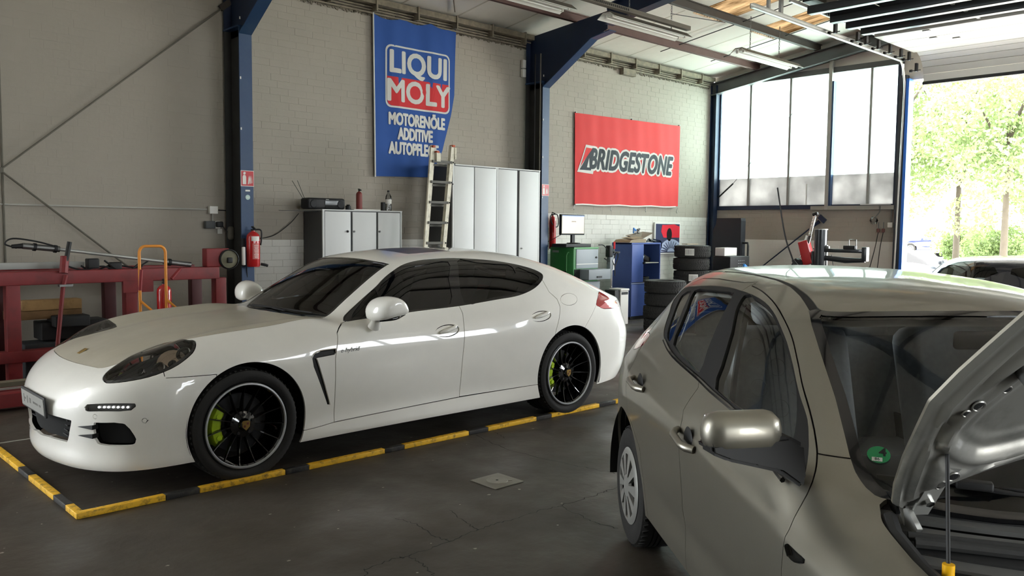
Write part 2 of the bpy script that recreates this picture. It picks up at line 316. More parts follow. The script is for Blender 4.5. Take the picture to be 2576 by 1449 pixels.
TR={'pan':{'dlo':[(0.785,0.789,0.941),(0.939,0.719,1.047),(1.135,0.673,1.161),(1.241,0.635,1.225),(1.342,0.609,1.274),(1.449,0.582,1.313),(1.596,0.561,1.338),(1.775,0.561,1.349),(1.944,0.571,1.351),(2.165,0.598,1.339),(2.357,0.628,1.321),(2.545,0.666,1.290),(2.681,0.705,1.255),(2.757,0.739,1.221),(2.771,0.765,1.192),(2.727,0.795,1.151),(2.625,0.827,1.101),(2.501,0.844,1.063),(2.364,0.847,1.037),(2.168,0.841,1.021),(1.786,0.841,0.991),(1.382,0.844,0.976),(0.958,0.842,0.953)],
'ws':[(0.682,0.662,0.959),(0.592,0.303,0.965),(0.561,-0.067,0.968),(0.570,-0.480,0.955),(1.386,-0.416,1.346),(1.283,0.064,1.349),(1.306,0.295,1.339),(1.349,0.516,1.314),(1.317,0.540,1.296),(1.117,0.581,1.191),(0.974,0.618,1.103),(0.845,0.640,1.026),(0.755,0.640,0.978)],
'gap1':[(0.785,0.789,0.941),(0.713,0.850,0.900),(0.683,0.878,0.875),(0.650,0.925,0.766),(0.637,0.931,0.712),(0.634,0.923,0.420),(0.632,0.921,0.276)],
'gapB':[(1.782,0.840,0.991),(1.795,0.868,0.937),(1.781,0.896,0.873),(1.741,0.932,0.584),(1.728,0.916,0.305)],
'sill':[(0.409,0.935,0.260),(0.485,0.930,0.263),(0.632,0.921,0.276),(1.048,0.915,0.286),(1.728,0.917,0.302),(2.523,0.943,0.304)],
'gapR':[(2.736,0.796,1.151),(2.748,0.860,1.060),(2.806,0.899,0.999),(2.813,0.930,0.933),(2.782,0.953,0.846),(2.732,0.962,0.733)],
'bumpR':[(3.291,0.918,0.926),(3.102,0.959,0.745)],
'head':[(-0.250,0.790,0.881),(-0.275,0.837,0.847),(-0.321,0.858,0.808),(-0.429,0.861,0.746),(-0.548,0.828,0.705),(-0.653,0.762,0.683),(-0.721,0.686,0.671),(-0.735,0.640,0.680),(-0.728,0.606,0.696),(-0.685,0.577,0.729),(-0.581,0.552,0.782),(-0.427,0.496,0.826),(-0.289,0.501,0.858),(-0.283,0.721,0.893),(-0.255,0.759,0.892)],
'hoodcut':[(-0.744,-0.188,0.733),(-0.756,0.123,0.728),(-0.723,0.394,0.731),(-0.695,0.501,0.735),(-0.635,0.556,0.757)],
'drl':[(-0.827,0.614,0.547),(-0.626,0.838,0.561),(-0.627,0.839,0.545),(-0.650,0.827,0.525),(-0.703,0.784,0.519),(-0.822,0.630,0.510),(-0.830,0.615,0.515),(-0.829,0.613,0.536)],
'intake':[(-0.801,0.662,0.447),(-0.721,0.766,0.453),(-0.679,0.805,0.447),(-0.654,0.820,0.415),(-0.634,0.829,0.376),(-0.624,0.832,0.350),(-0.631,0.824,0.324),(-0.645,0.814,0.315),(-0.750,0.705,0.311),(-0.782,0.660,0.317),(-0.794,0.647,0.347),(-0.802,0.654,0.408)],
'cintake':[(-0.878,0.503,0.433),(-0.879,0.470,0.368),(-0.882,0.427,0.305),(-0.913,0.301,0.303),(-0.935,0.193,0.325),(-0.950,0.110,0.364),(-0.962,0.073,0.414),(-0.924,0.356,0.442)],
'plate':[(-0.947,-0.134,0.548),(-0.929,0.278,0.551),(-0.942,0.268,0.440),(-0.953,-0.199,0.436)],
'sens':[(-0.797,0.672,0.483),(-0.586,0.862,0.461)],
'vent':[(0.645,0.925,0.771),(0.531,0.928,0.767),(0.480,0.933,0.754),(0.461,0.937,0.730),(0.471,0.939,0.672),(0.579,0.925,0.406),(0.598,0.923,0.401),(0.594,0.925,0.418),(0.494,0.936,0.727),(0.509,0.935,0.730),(0.639,0.929,0.738)],
'tail':[(3.463,0.808,1.032),(3.634,0.830,0.952),(3.693,0.836,0.883),(3.603,0.873,0.873),(3.403,0.915,0.880),(3.326,0.920,0.907),(3.291,0.918,0.926),(3.355,0.879,0.991)],
'fuel':[(3.053,0.906,0.983),(3.039,0.914,0.968),(3.015,0.921,0.954),(2.984,0.926,0.945),(2.949,0.928,0.940),(2.915,0.928,0.941),(2.884,0.926,0.947),(2.860,0.921,0.957),(2.846,0.915,0.970),(2.843,0.907,0.986),(2.852,0.898,1.001),(2.871,0.890,1.016),(2.899,0.884,1.027),(2.932,0.879,1.035),(2.968,0.877,1.037),(3.002,0.878,1.034),(3.030,0.882,1.026),(3.049,0.888,1.014),(3.057,0.897,0.999)],
'handle':[(1.503,0.908,0.828),(1.722,0.915,0.812),(1.621,0.896,0.866),(1.601,0.922,0.774),(2.470,0.931,0.877),(2.688,0.946,0.865),(2.589,0.927,0.916),(2.569,0.948,0.826)],
'gl0':[(1.114,0.689,1.142),(1.023,0.834,0.977),(0.905,0.812,0.968),(0.858,0.786,0.969),(0.955,0.736,1.044)],
'gl1':[(1.137,0.707,1.139),(1.242,0.665,1.206),(1.347,0.642,1.255),(1.469,0.626,1.290),(1.624,0.620,1.307),(1.855,0.612,1.324),(1.774,0.722,1.200),(1.705,0.829,1.010),(1.389,0.835,0.992),(1.061,0.838,0.978)],
'gl2':[(1.943,0.618,1.322),(2.137,0.636,1.313),(2.334,0.659,1.296),(2.484,0.692,1.268),(2.401,0.831,1.070),(2.141,0.829,1.040),(1.842,0.831,1.012)],
'gl3':[(2.510,0.699,1.261),(2.633,0.731,1.229),(2.707,0.762,1.194),(2.700,0.784,1.165),(2.605,0.808,1.126),(2.430,0.829,1.078)],
'hy':[(0.668,0.927,0.754),(0.833,0.924,0.760)],
'hf':[(1.726,0.912,0.824),(1.719,0.915,0.812),(1.705,0.918,0.800),(1.683,0.920,0.791),(1.657,0.921,0.783),(1.627,0.921,0.778),(1.596,0.921,0.777),(1.566,0.921,0.779),(1.539,0.919,0.783),(1.518,0.918,0.791),(1.504,0.915,0.800),(1.498,0.913,0.811),(1.501,0.909,0.823),(1.511,0.906,0.834),(1.530,0.903,0.845),(1.554,0.900,0.853),(1.583,0.898,0.860),(1.614,0.897,0.863),(1.645,0.898,0.863),(1.674,0.899,0.860),(1.698,0.901,0.854),(1.715,0.905,0.846),(1.725,0.908,0.835)],
'hr':[(2.692,0.944,0.873),(2.685,0.947,0.861),(2.671,0.948,0.850),(2.650,0.949,0.841),(2.624,0.949,0.834),(2.594,0.949,0.829),(2.564,0.947,0.828),(2.535,0.946,0.829),(2.509,0.943,0.834),(2.489,0.941,0.841),(2.475,0.938,0.850),(2.470,0.935,0.861),(2.472,0.933,0.872),(2.482,0.930,0.883),(2.500,0.929,0.893),(2.524,0.928,0.901),(2.551,0.928,0.907),(2.582,0.928,0.911),(2.612,0.930,0.911),(2.640,0.932,0.908),(2.663,0.935,0.902),(2.680,0.939,0.894),(2.690,0.942,0.884)],
'leds':[(-0.786,0.684,0.537),(-0.766,0.712,0.539),(-0.749,0.734,0.540),(-0.729,0.756,0.541),(-0.709,0.776,0.541),(-0.688,0.795,0.541),(-0.666,0.813,0.541)],
'lamps':[(-0.337,0.812,0.845),(-0.489,0.806,0.764),(-0.570,0.745,0.753)],
},'i20':{'dlo':[(2.125,0.741,1.093),(2.234,0.715,1.126),(2.361,0.652,1.203),(2.484,0.594,1.252),(2.457,0.554,1.308),(2.285,0.558,1.327),(2.061,0.555,1.346),(1.860,0.550,1.354),(1.714,0.551,1.351),(1.572,0.555,1.345),(1.424,0.564,1.330),(1.304,0.582,1.308),(1.205,0.602,1.281),(1.111,0.619,1.247),(1.033,0.636,1.212),(0.954,0.656,1.171),(0.885,0.674,1.132),(0.820,0.689,1.096),(0.741,0.702,1.054),(0.680,0.725,1.012),(0.635,0.746,0.977),(0.593,0.771,0.936),(0.573,0.793,0.907),(0.610,0.803,0.912),(0.687,0.813,0.925),(0.868,0.805,0.959),(1.079,0.788,0.993),(1.347,0.780,1.010),(1.523,0.774,1.026),(1.814,0.768,1.048),(1.982,0.758,1.067)],
'g1':[(1.633,0.565,1.340),(1.525,0.566,1.335),(1.396,0.577,1.319),(1.290,0.593,1.298),(1.191,0.611,1.270),(1.093,0.631,1.233),(1.006,0.649,1.193),(0.941,0.665,1.159),(0.882,0.679,1.127),(0.831,0.696,1.094),(0.757,0.729,1.039),(0.706,0.764,0.989),(0.713,0.778,0.976),(0.830,0.784,0.993),(1.069,0.779,1.010),(1.342,0.773,1.023),(1.398,0.734,1.097),(1.483,0.668,1.210)],
'g2':[(2.216,0.579,1.315),(2.067,0.576,1.330),(1.850,0.570,1.339),(1.741,0.571,1.338),(1.682,0.612,1.297),(1.645,0.663,1.222),(1.595,0.721,1.126),(1.555,0.765,1.045),(1.742,0.758,1.064),(1.988,0.743,1.094),(2.049,0.698,1.167),(2.113,0.648,1.238)],
'g3':[(2.270,0.580,1.310),(2.367,0.592,1.283),(2.350,0.618,1.252),(2.269,0.665,1.197),(2.192,0.708,1.141),(2.117,0.734,1.105),(2.047,0.739,1.100),(2.093,0.700,1.161),(2.166,0.647,1.235)],
'seam':[(2.343,0.500,1.361),(2.095,0.506,1.374),(1.790,0.507,1.377),(1.566,0.524,1.362),(1.385,0.549,1.336),(1.184,0.587,1.288),(1.053,0.614,1.235),(0.935,0.643,1.174),(0.862,0.656,1.136),(0.788,0.665,1.099),(0.692,0.695,1.037),(0.621,0.731,0.980),(0.561,0.768,0.924),(0.515,0.804,0.873),(0.521,0.839,0.819),(0.529,0.846,0.751),(0.543,0.846,0.672)],
'gapB':[(1.481,0.787,1.000),(1.500,0.813,0.951),(1.512,0.833,0.908),(1.469,0.847,0.855)],
'tail':[(2.645,0.757,0.975),(2.729,0.708,1.018),(2.677,0.690,1.056),(2.446,0.727,1.085),(2.410,0.744,1.066),(2.428,0.770,1.023)],
'ind':[(0.515,0.846,0.767),(0.497,0.846,0.776),(0.450,0.845,0.773),(0.406,0.845,0.772),(0.407,0.846,0.763),(0.455,0.846,0.746),(0.499,0.846,0.748)],
'ws':[(1.010,-0.056,1.336),(1.031,0.218,1.334),(1.108,0.450,1.326),(1.158,0.516,1.321),(0.950,0.573,1.220),(0.756,0.611,1.109),(0.573,0.659,0.988),(0.504,0.664,0.945),(0.452,0.656,0.924),(0.421,0.638,0.918)],
'hood':[(0.421,0.638,0.918),(0.377,0.675,0.898),(0.326,0.695,0.887),(0.220,0.712,0.874),(0.090,0.725,0.861)],
'strip':[(1.622,0.437,1.397),(1.454,0.451,1.383),(1.309,0.477,1.360),(1.167,0.509,1.326)],
'stripin':[(1.492,0.427,1.392),(1.347,0.453,1.371),(1.167,0.509,1.326)],
'hf':[(1.472,0.849,0.844),(1.254,0.850,0.816)],
'hr':[(2.248,0.835,0.900),(2.005,0.844,0.883)],
'Agap':[(0.615,0.730,0.978),(0.572,0.663,0.985)],
'sill':[(1.729,0.835,0.368),(1.299,0.831,0.350)],
'mirror':[(0.687,0.813,0.925),(0.617,0.779,0.940)],
'fueld':[(2.394,0.687,1.149),(2.342,0.742,1.075),(2.301,0.752,1.061)],
}}
PAN_O,PAN_TH=(2.362,5.769,0.0),-.0093
I20_O,I20_TH=(2.3551,0.1143,0.0),0.89884
# ---------------------------------------------------------------- meshing, cutting and labelling of the car bodies
def nets(body,x0,x1,n1,z0,z1,st):
    X=np.arange(x0,x1+st,st); Y=np.arange(-2*st,n1+st,st); Z=np.arange(z0,z1+st,st)
    G=np.stack(np.meshgrid(X,Y,Z,indexing='ij'),-1); V=body.F(G.reshape(-1,3)).reshape(G.shape[:3]); S=V>0
    acc=np.zeros(V.shape+(3,)); cnt=np.zeros(V.shape); quads=[]
    for ax in range(3):
        a=[slice(None)]*3; b=[slice(None)]*3; a[ax]=slice(0,-1); b[ax]=slice(1,None); a=tuple(a); b=tuple(b)
        m=S[a]!=S[b]; idx=np.argwhere(m); va=V[a][m]; vb=V[b][m]; t=va/(va-vb)
        p=G[a][m].copy(); p[:,ax]+=t*st
        o=[i for i in range(3) if i!=ax]
        for d0 in(0,-1):
            for d1 in(0,-1):
                c=idx.copy(); c[:,o[0]]+=d0; c[:,o[1]]+=d1; ok=(c>=0).all(1)
                np.add.at(acc,tuple(c[ok].T),p[ok]); np.add.at(cnt,tuple(c[ok].T),1)
        ok=(idx[:,o[0]]>0)&(idx[:,o[1]]>0); i2=idx[ok]; sg=va[ok]>0
        def sh(d0,d1):
            c=i2.copy(); c[:,o[0]]+=d0; c[:,o[1]]+=d1; return c
        q=np.stack([sh(-1,-1),sh(0,-1),sh(0,0),sh(-1,0)],1)
        fl=sg if ax==1 else ~sg
        q[fl]=q[fl][:,::-1]; quads.append(q)
    Q=np.concatenate(quads); act=cnt>0; ids=-np.ones(V.shape,int); ids[act]=np.arange(act.sum())
    P=acc[act]/cnt[act][:,None]; Q=ids[Q[...,0],Q[...,1],Q[...,2]]; Q=Q[(Q>=0).all(1)]
    P=body.project(P,2)
    T=np.concatenate([Q[:,[0,1,2]],Q[:,[0,2,3]]])
    n=body.G(P); c=np.cross(P[T[:,1]]-P[T[:,0]],P[T[:,2]]-P[T[:,0]]); f=(c*n[T].sum(1)).sum(1)<0; T[f]=T[f][:,::-1]
    return P,T
def cutmesh(P,T,g,proj=None):
    v=g(P); s=v>0; k=s[T].sum(1); mix=(k>0)&(k<3)
    if not mix.any(): return P,T
    A=T[mix].copy(); sa=s[A]; iso=np.where(sa.sum(1)==1,sa.argmax(1),(~sa).argmax(1))
    r=np.arange(len(A)); a,b,c=A[r,iso],A[r,(iso+1)%3],A[r,(iso+2)%3]
    E=np.concatenate([np.stack([a,b],1),np.stack([a,c],1)]); Es=np.sort(E,1); U,inv=np.unique(Es,axis=0,return_inverse=True); inv=inv.ravel()
    p,q=P[U[:,0]],P[U[:,1]]; vp_=v[U[:,0]]>0; lo=np.zeros(len(U)); hi=np.ones(len(U))
    for _ in range(10):
        m=(lo+hi)/2; gm=g(p+(q-p)*m[:,None])>0; same=gm==vp_; lo=np.where(same,m,lo); hi=np.where(same,hi,m)
    N=p+(q-p)*((lo+hi)/2)[:,None]; nv=len(P)+inv; ab,ac=nv[:len(A)],nv[len(A):]
    T=np.concatenate([T[~mix],np.stack([a,ab,ac],1),np.stack([ab,b,c],1),np.stack([ab,c,ac],1)])
    return np.concatenate([P,N]),T
def polysdf(u,v,poly):
    poly=np.asarray(poly,float); n=len(poly); d=np.full(len(u),1e9); ins=np.zeros(len(u),bool)
    for i in range(n):
        a=poly[i]; b=poly[(i+1)%n]; e=b-a; L=max(e@e,1e-12)
        t=np.clip(((u-a[0])*e[0]+(v-a[1])*e[1])/L,0,1); d=np.minimum(d,(u-a[0]-t*e[0])**2+(v-a[1]-t*e[1])**2)
        if a[1]!=b[1]: ins^=((a[1]>v)!=(b[1]>v))&(u<(b[0]-a[0])*(v-a[1])/(b[1]-a[1])+a[0])
    return np.where(ins,-1,1)*np.sqrt(d)
def smoothpoly(pts,n=4,closed=True):
    p=np.asarray(pts,float); N=len(p); o=[]
    for i in range(N if closed else N-1):
        q=[p[(i+j)%N] if closed else p[min(max(i+j,0),N-1)] for j in(-1,0,1,2)]
        for k in range(n):
            t=k/n; o.append(.5*(2*q[1]+(q[2]-q[0])*t+(2*q[0]-5*q[1]+4*q[2]-q[3])*t*t+(-q[0]+3*q[1]-3*q[2]+q[3])*t**3))
    if not closed: o.append(p[-1])
    return np.array(o)
def reg_xz(pts,body=None,side=True,bias=0.0,smooth=3):
    a=np.array([(p[0],p[-1]) for p in pts]); a=smoothpoly(a,smooth) if smooth else a
    def g(P):
        d=polysdf(P[:,0],P[:,2],a)
        if side:
            fs,ft,ff,fr=body.comps(P); d=np.maximum(d,np.maximum(np.maximum(ft,ff)-fs-bias,-(np.abs(P[:,1])-.3)))
        return d
    return g
def reg_top(pts,body,smooth=3,zmin=.7,side=True):
    """pts are (n,x); mirrored over n"""
    p=[(abs(a),b) for a,b in pts]; p=p+[(-a,b) for a,b in p[::-1] if a>1e-6]; a=smoothpoly(p,smooth) if smooth else np.array(p)
    def g(P):
        d=polysdf(P[:,1],P[:,0],a)
        d=np.maximum(d,zmin-P[:,2])
        if side: fs,ft,ff,fr=body.comps(P); d=np.maximum(d,fs-ft-.0)
        return d
    return g
def reg_free(pts,smooth=3,depth=.3):
    q=np.array(pts); c=q.mean(0); U=np.linalg.svd(q-c)[2]
    a2=smoothpoly((q-c)@U[:2].T,smooth) if smooth else (q-c)@U[:2].T
    def g(P):
        d=P-c; return np.maximum(polysdf(d@U[0],d@U[1],a2),np.abs(d@U[2])-depth)
    g.frame=(c,U); return g
def shell(body,dom,regs,st=.022,normals=True):
    """regs: list of (name, g, gap). returns P,N,T,label"""
    P,T=nets(body,*dom,st)
    P,T=cutmesh(P,T,lambda p:p[:,1])
    T=T[P[T][:,:,1].mean(1)>0]
    for name,g,gap in regs:
        for o in ((-gap/2,gap/2) if gap else (0,)): P,T=cutmesh(P,T,lambda p:g(p)-o)
    P=np.where((np.abs(P[:,1])<1e-4)[:,None],P*np.array([1,0,1]),P)
    Cc=P[T].mean(1); lab=np.full(len(T),-1)
    for i,(name,g,gap) in enumerate(regs):
        v=g(Cc); free=lab==-1
        lab[free&(v<-gap/2)]=i
        if gap: lab[free&(np.abs(v)<=gap/2)]=-2
    N=body.G(P); N/=np.maximum(np.linalg.norm(N,axis=1),1e-9)[:,None]
    return P,N,T,lab
def panel(name,P,N,T,mask,m,parent,side,off=0.0,flange=0.010,M=None,fm=None):
    """side: +1 near half, -1 mirrored half, 0 both joined"""
    t=T[mask]
    if len(t)==0: return None
    use,inv=np.unique(t,return_inverse=True); t=inv.reshape(-1,3); p=P[use]+N[use]*off; n=N[use]
    vs=[];fs=[];ns=[]; mi=[]
    def put(p,n,t,k):
        b=sum(len(x) for x in vs); vs.append(p); ns.append(n); fs.append(t+b); mi.append(np.full(len(t),k))
    E=np.concatenate([t[:,[0,1]],t[:,[1,2]],t[:,[2,0]]]); key=np.sort(E,1); _,i1,ct=np.unique(key,axis=0,return_index=True,return_counts=True)
    B=E[i1[ct==1]]; B=B[~((np.abs(p[B[:,0],1])<1e-4)&(np.abs(p[B[:,1],1])<1e-4))]
    for sgn in ((1,) if side==1 else (-1,) if side==-1 else (1,-1)):
        S=np.array([1,sgn,1.]); tt=t if sgn==1 else t[:,::-1]
        put(p*S,n*S,tt,0)
        if flange and len(B):
            a,b=B[:,0],B[:,1]; q=np.concatenate([p[a],p[b],p[b]-n[b]*flange,p[a]-n[a]*flange]); k=len(B)
            e=p[b]-p[a]; fn=np.cross(e,n[a]); fn/=np.maximum(np.linalg.norm(fn,axis=1),1e-9)[:,None]; fn=np.tile(fn,(4,1))
            r=np.arange(k); quad=np.concatenate([np.stack([r+k,r,r+3*k],1),np.stack([r+k,r+3*k,r+2*k],1)])
            if sgn==-1: quad=quad[:,::-1]
            put(q*S,fn*S,quad,0)
    V=np.concatenate(vs);F_=np.concatenate(fs);NN=np.concatenate(ns)
    me=bpy.data.meshes.new(name); me.vertices.add(len(V)); me.vertices.foreach_set('co',V.ravel())
    me.loops.add(F_.size); me.loops.foreach_set('vertex_index',F_.ravel()); me.polygons.add(len(F_)); me.polygons.foreach_set('loop_start',np.arange(0,F_.size,3)); 
    me.update(calc_edges=True); me.validate(clean_customdata=False)
    me.materials.append(m); me.polygons.foreach_set('use_smooth',np.ones(len(me.polygons),bool))
    if len(me.vertices)==len(NN): me.normals_split_custom_set_from_vertices(NN.tolist())
    return link(name,me,parent)
def soft(name,c,d,m,parent,rot=(0,0,0),bev=.06):
    o=MB().box((0,0,0),d,bev=bev).build(name,m,parent); o.location=c; o.rotation_euler=rot; return o
def make_tyre(name,R,rw,width,m,parent,tread=True,n=64):
    """axis along local Y, outer face at +y"""
    h=width/2; s=R-rw; b=MB()
    prof=[(rw-.012,-h*.82),(rw,-h*.9),(rw+s*.3,-h*.99),(rw+s*.62,-h*1.0),(rw+s*.86,-h*.92),(R-.006,-h*.74),(R,-h*.5),(R,-h*.28),(R-.008,-h*.27),(R-.008,-h*.22),(R,-h*.21),(R,-h*.04),(R-.008,-h*.03),(R-.008,h*.03),(R,h*.04),(R,h*.21),(R-.008,h*.22),(R-.008,h*.27),(R,h*.28),(R,h*.5),(R-.006,h*.74),(rw+s*.86,h*.92),(rw+s*.62,h*1.0),(rw+s*.3,h*.99),(rw,h*.9),(rw-.012,h*.82),(rw-.012,-h*.82)]
    b.lathe(prof,axis='Y',n=n)
    if tread:
        for k in range(n):
            t=2*math.pi*k/n
            for sg in(-1,1):
                M=Matrix.Rotation(t,4,'Y')@Matrix.Translation((R-.002,sg*h*.66,0))@Matrix.Rotation(.35*sg,4,'X')
                b.add([(-.006,-h*.24,-.008),(.001,-h*.24,-.008),(.001,h*.16,-.008),(-.006,h*.2,-.008),(-.006,-h*.24,.006),(.001,-h*.24,.006),(.001,h*.16,.006),(-.006,h*.2,.006)],[(0,1,2,3),(4,5,6,7),(0,4,5,1),(1,5,6,2),(2,6,7,3)],False,M)
    return b.build(name,m,parent,fix=False)
M_white=mat('white_car_paint',(246,244,236),.32,0,coat=1,var=.02,vscale=6,coatr=.02)
M_dusty=mat('dusty_white_paint',(172,166,150),.45,0,coat=.5,var=.06,vscale=5,coatr=.12,dirt=((160,150,130),.35),dscale=3.2)
M_silver=mat('silver_beige_paint',(148,144,133),.40,.85,coat=.5,var=.03,vscale=4,coatr=.04)
M_blackp=mat('black_gloss',(12,12,14),.12,coat=.5)
M_blk=mat('black_plastic',(20,20,21),.6,var=.1)
M_void=mat('dark_liner',(10,10,10),.9)
M_rub=mat('tyre_rubber',(30,29,28),.78,var=.12,vscale=30,bump=.15,bscale=60)
M_rub2=mat('tyre_rubber_dusty',(42,41,39),.85,var=.15,vscale=20)
M_chr=mat('chrome',(215,215,215),.12,1)
M_alu=mat('machined_rim_edge',(190,192,195),.35,.6)
M_rimb=mat('rim_gloss_black',(8,8,9),.10,coat=1)
M_steel=mat('steel_grey',(120,120,118),.45,.9,var=.1)
M_disc=mat('brake_disc',(55,55,56),.4,.8)
M_green_cal=mat('acid_green_caliper',(170,200,40),.4)
M_gl_dark=glassmat('tinted_glass',(.10,.11,.115))
M_gl_mid=glassmat('car_glass',(.50,.53,.53))
M_gl_clear=glassmat('clear_glass',(.90,.93,.92))
M_gl_lamp=glassmat('lamp_glass',(.75,.76,.76))
M_red_lens=mat('red_lens',(150,14,22),.08,coat=1)
M_pink_lens=mat('pale_red_lens',(215,120,122),.1,coat=1)
M_seat_dark=mat('seat_dark_leather',(30,31,34),.6)
M_seat_grey=mat('seat_grey_cloth',(150,152,154),.95,var=.08,vscale=40)
M_trim_grey=mat('interior_grey_trim',(186,188,185),.8)
M_trim_dark=mat('interior_dark_trim',(34,35,38),.8)
M_plate=mat('number_plate_white',(205,205,200),.4)
M_drl=mat('led_glow',(255,255,255),.3,emit=2.2)
M_gold=mat('gold_crest',(160,132,74),.35,.7)
M_red=mat('crest_red',(96,42,36),.5)
# ================================================================ the white sedan
def build_sedan():
    body=Sedan(); T_=TR['pan']
    root=thing('car','white four-door sports saloon with black multi-spoke wheels, parked inside the yellow floor frame','car')
    root.location=PAN_O; root.rotation_euler=(0,0,PAN_TH)
    flip=bpy.data.objects  # local +y of the car body is the near side; world near side is -Y, so mirror by building with y->-y
    CF,CR=(.022,.362),(2.944,.366)
    def arch(c,r):
        def g(P): return np.maximum(np.hypot(P[:,0]-c[0],P[:,2]-c[1])-r,.45-np.abs(P[:,1]))
        return g
    def under(P):
        zb=np.interp(P[:,0],[-.97,-.85,-.6,-.35,.3,2.6,3.3,3.6,4.1],[.150,.145,.165,.182,.185,.188,.21,.215,.25]); return P[:,2]-zb
    def cutx(line,P): return np.interp(P[:,2],[p[1] for p in line],[p[0] for p in line])
    g1=sorted([(p[0],p[2]) for p in T_['gap1']],key=lambda q:q[1]); gB=sorted([(p[0],p[2]) for p in T_['gapB']],key=lambda q:q[1]); gR=sorted([(p[0],p[2]) for p in T_['gapR']],key=lambda q:q[1])
    sl=[(p[0],p[2]) for p in T_['sill']]
    door1=[(.785,.941)]+g1[::-1][1:]+[(1.048,.286),(1.728,.303)]+gB[1:]+[(1.86,1.20),(1.93,1.338),(1.6,1.335),(1.2,1.20),(.95,1.03)]
    door2=gB[::-1]+[(2.1,.304),(2.35,.304),(2.60,.304),(2.70,.5)]+gR[:]+[(2.74,1.2),(2.4,1.3),(1.93,1.338),(1.86,1.20)]
    ws=[(0,.561),(.303,.590),(.50,.632),(.662,.682),(.655,.755),(.618,.90),(.603,.974),(.572,1.117),(.545,1.25),(.530,1.335),(.512,1.350),(.295,1.306),(0,1.283)]
    hood=[(0,-.757),(.19,-.750),(.40,-.723),(.50,-.695),(.556,-.635),(.60,-.56),(.66,-.40),(.735,-.25),(.765,-.05),(.765,.2),(.745,.45),(.700,.665),(.662,.682),(.50,.632),(.303,.590),(0,.561)]
    wi=reg_top(ws,body,side=False,zmin=.85); hd=reg_top(hood,body,side=False,zmin=.6,smooth=2)
    rear=[(0,2.66),(.35,2.68),(.50,2.72),(.57,2.84),(.615,3.1),(.60,3.38),(.52,3.46),(.3,3.52),(0,3.54)]
    sunr=[(0,1.60),(.36,1.61),(.40,1.66),(.41,1.72),(.41,1.98),(.38,2.04),(0,2.05)]
    trunk=[(0,2.58),(.5,2.62),(.66,2.84),(.715,3.15),(.73,3.45),(.74,3.8),(.76,4.2),(0,4.2)]
    bump=lambda P: np.maximum(P[:,0]+.19,np.minimum(P[:,2]-.698,P[:,0]+.47))
    bR=lambda P: np.maximum(np.interp(P[:,2],[.3,.745,.926],[3.10,3.102,3.291])-P[:,0],P[:,2]-.935)
    sill=lambda P: np.maximum(P[:,2]-np.interp(P[:,0],[p[0] for p in sl],[p[1] for p in sl]),np.maximum(.36-P[:,0],P[:,0]-2.62))
    fend=lambda P: np.maximum(P[:,0]-cutx(g1+[(.80,.99)],P),P[:,2]-.97)
    S=lambda k:reg_xz(T_[k],body,bias=.15)
    circ=lambda c,r:(lambda P:np.linalg.norm(P-np.array(c),axis=1)-r)
    vent=[(p[0],p[2]) for p in T_['vent']]
    hl=reg_free(T_['head'])
    regs=[('arch',arch(CF,.388),0),('arch',arch(CR,.404),0),('under',under,0),
      ('side_glass',S('gl0'),0),('door_glass',S('gl1'),0),('door_glass',S('gl2'),0),('side_glass',S('gl3'),0),
      ('window_frame',S('dlo'),0),
      ('windscreen',lambda P:wi(P)+.022,0),('windscreen_surround',wi,0),
      ('rear_window',reg_top(rear,body),0),('sunroof',reg_top(sunr,body,zmin=1.2),.004),
      ('headlight',lambda P:hl(P)+.016,0),('headlight_rim',hl,.004),('running_light',reg_free(T_['drl'],0),.003),('side_intake',reg_free(T_['intake'],0),0),
      ('centre_intake',lambda P:np.maximum(polysdf(np.abs(P[:,1]),P[:,2],smoothpoly([(0,.30),(.2,.298),(.40,.300),(.43,.305),(.47,.37),(.505,.435),(.48,.445),(.3,.452),(0,.452)],2)),P[:,0]+.6),0),
      ('sensor_ring',circ(T_['sens'][0],.0135),.0025),('sensor_ring',circ(T_['sens'][1],.0135),.0025),
      ('tail_light_pale',lambda P:np.maximum(reg_free(T_['tail'],2,.25)(P)+.002,P[:,2]-.905-(P[:,0]-3.35)*.33),0),('tail_light',reg_free(T_['tail'],2,.25),.004),('fuel_flap',S('fuel'),.003),
      ('vent_trim',reg_xz(T_['vent'],body,smooth=1),.004),
      ('handle_recess',reg_xz(T_['hf'],body,smooth=1),.005),('handle_recess',reg_xz(T_['hr'],body,smooth=1),.005),
      ('bonnet',hd,.004),('sill',sill,.004),('front_bumper',bump,.004),
      ('front_door',reg_xz(door1,body,smooth=0,bias=.05),.006),('rear_door',reg_xz(door2,body,smooth=0,bias=.05),.006),
      ('rear_bumper',bR,.004),('boot_lid',reg_top(trunk,body,side=False,zmin=.93),.004),('front_fender',fend,0),
      ('body_shell',lambda P:-np.ones(len(P)),0)]
    P,N,T,lab=shell(body,(-1.06,4.16,1.02,.10,1.46),regs,.022)
    FL=np.array([1,-1,1.]); P=P*FL; N=N*FL; T=T[:,::-1]      # near side (+n) -> local -y
    names=[r[0] for r in regs]
    nm=lambda *k: np.isin(lab,[i for i,n in enumerate(names) if n in k])
    ii=lambda i: lab==i
    dust=M_dusty; wh=M_white
    mats={'side_glass':M_gl_dark,'door_glass':M_gl_dark,'window_frame':M_blackp,'windscreen':M_gl_mid,'windscreen_surround':M_blackp,'rear_window':M_gl_dark,'sunroof':mat('sunroof_dark',(16,17,20),.28),
      'headlight':M_gl_lamp,'headlight_rim':M_blackp,'running_light':M_gl_lamp,'sensor_ring':wh,'tail_light':M_red_lens,'tail_light_pale':M_pink_lens,'fuel_flap':wh,'vent_trim':M_blk,'handle_recess':wh,
      'bonnet':dust,'sill':wh,'front_bumper':wh,'front_door':wh,'rear_door':wh,'rear_bumper':wh,'boot_lid':wh,'front_fender':wh,'body_shell':wh}
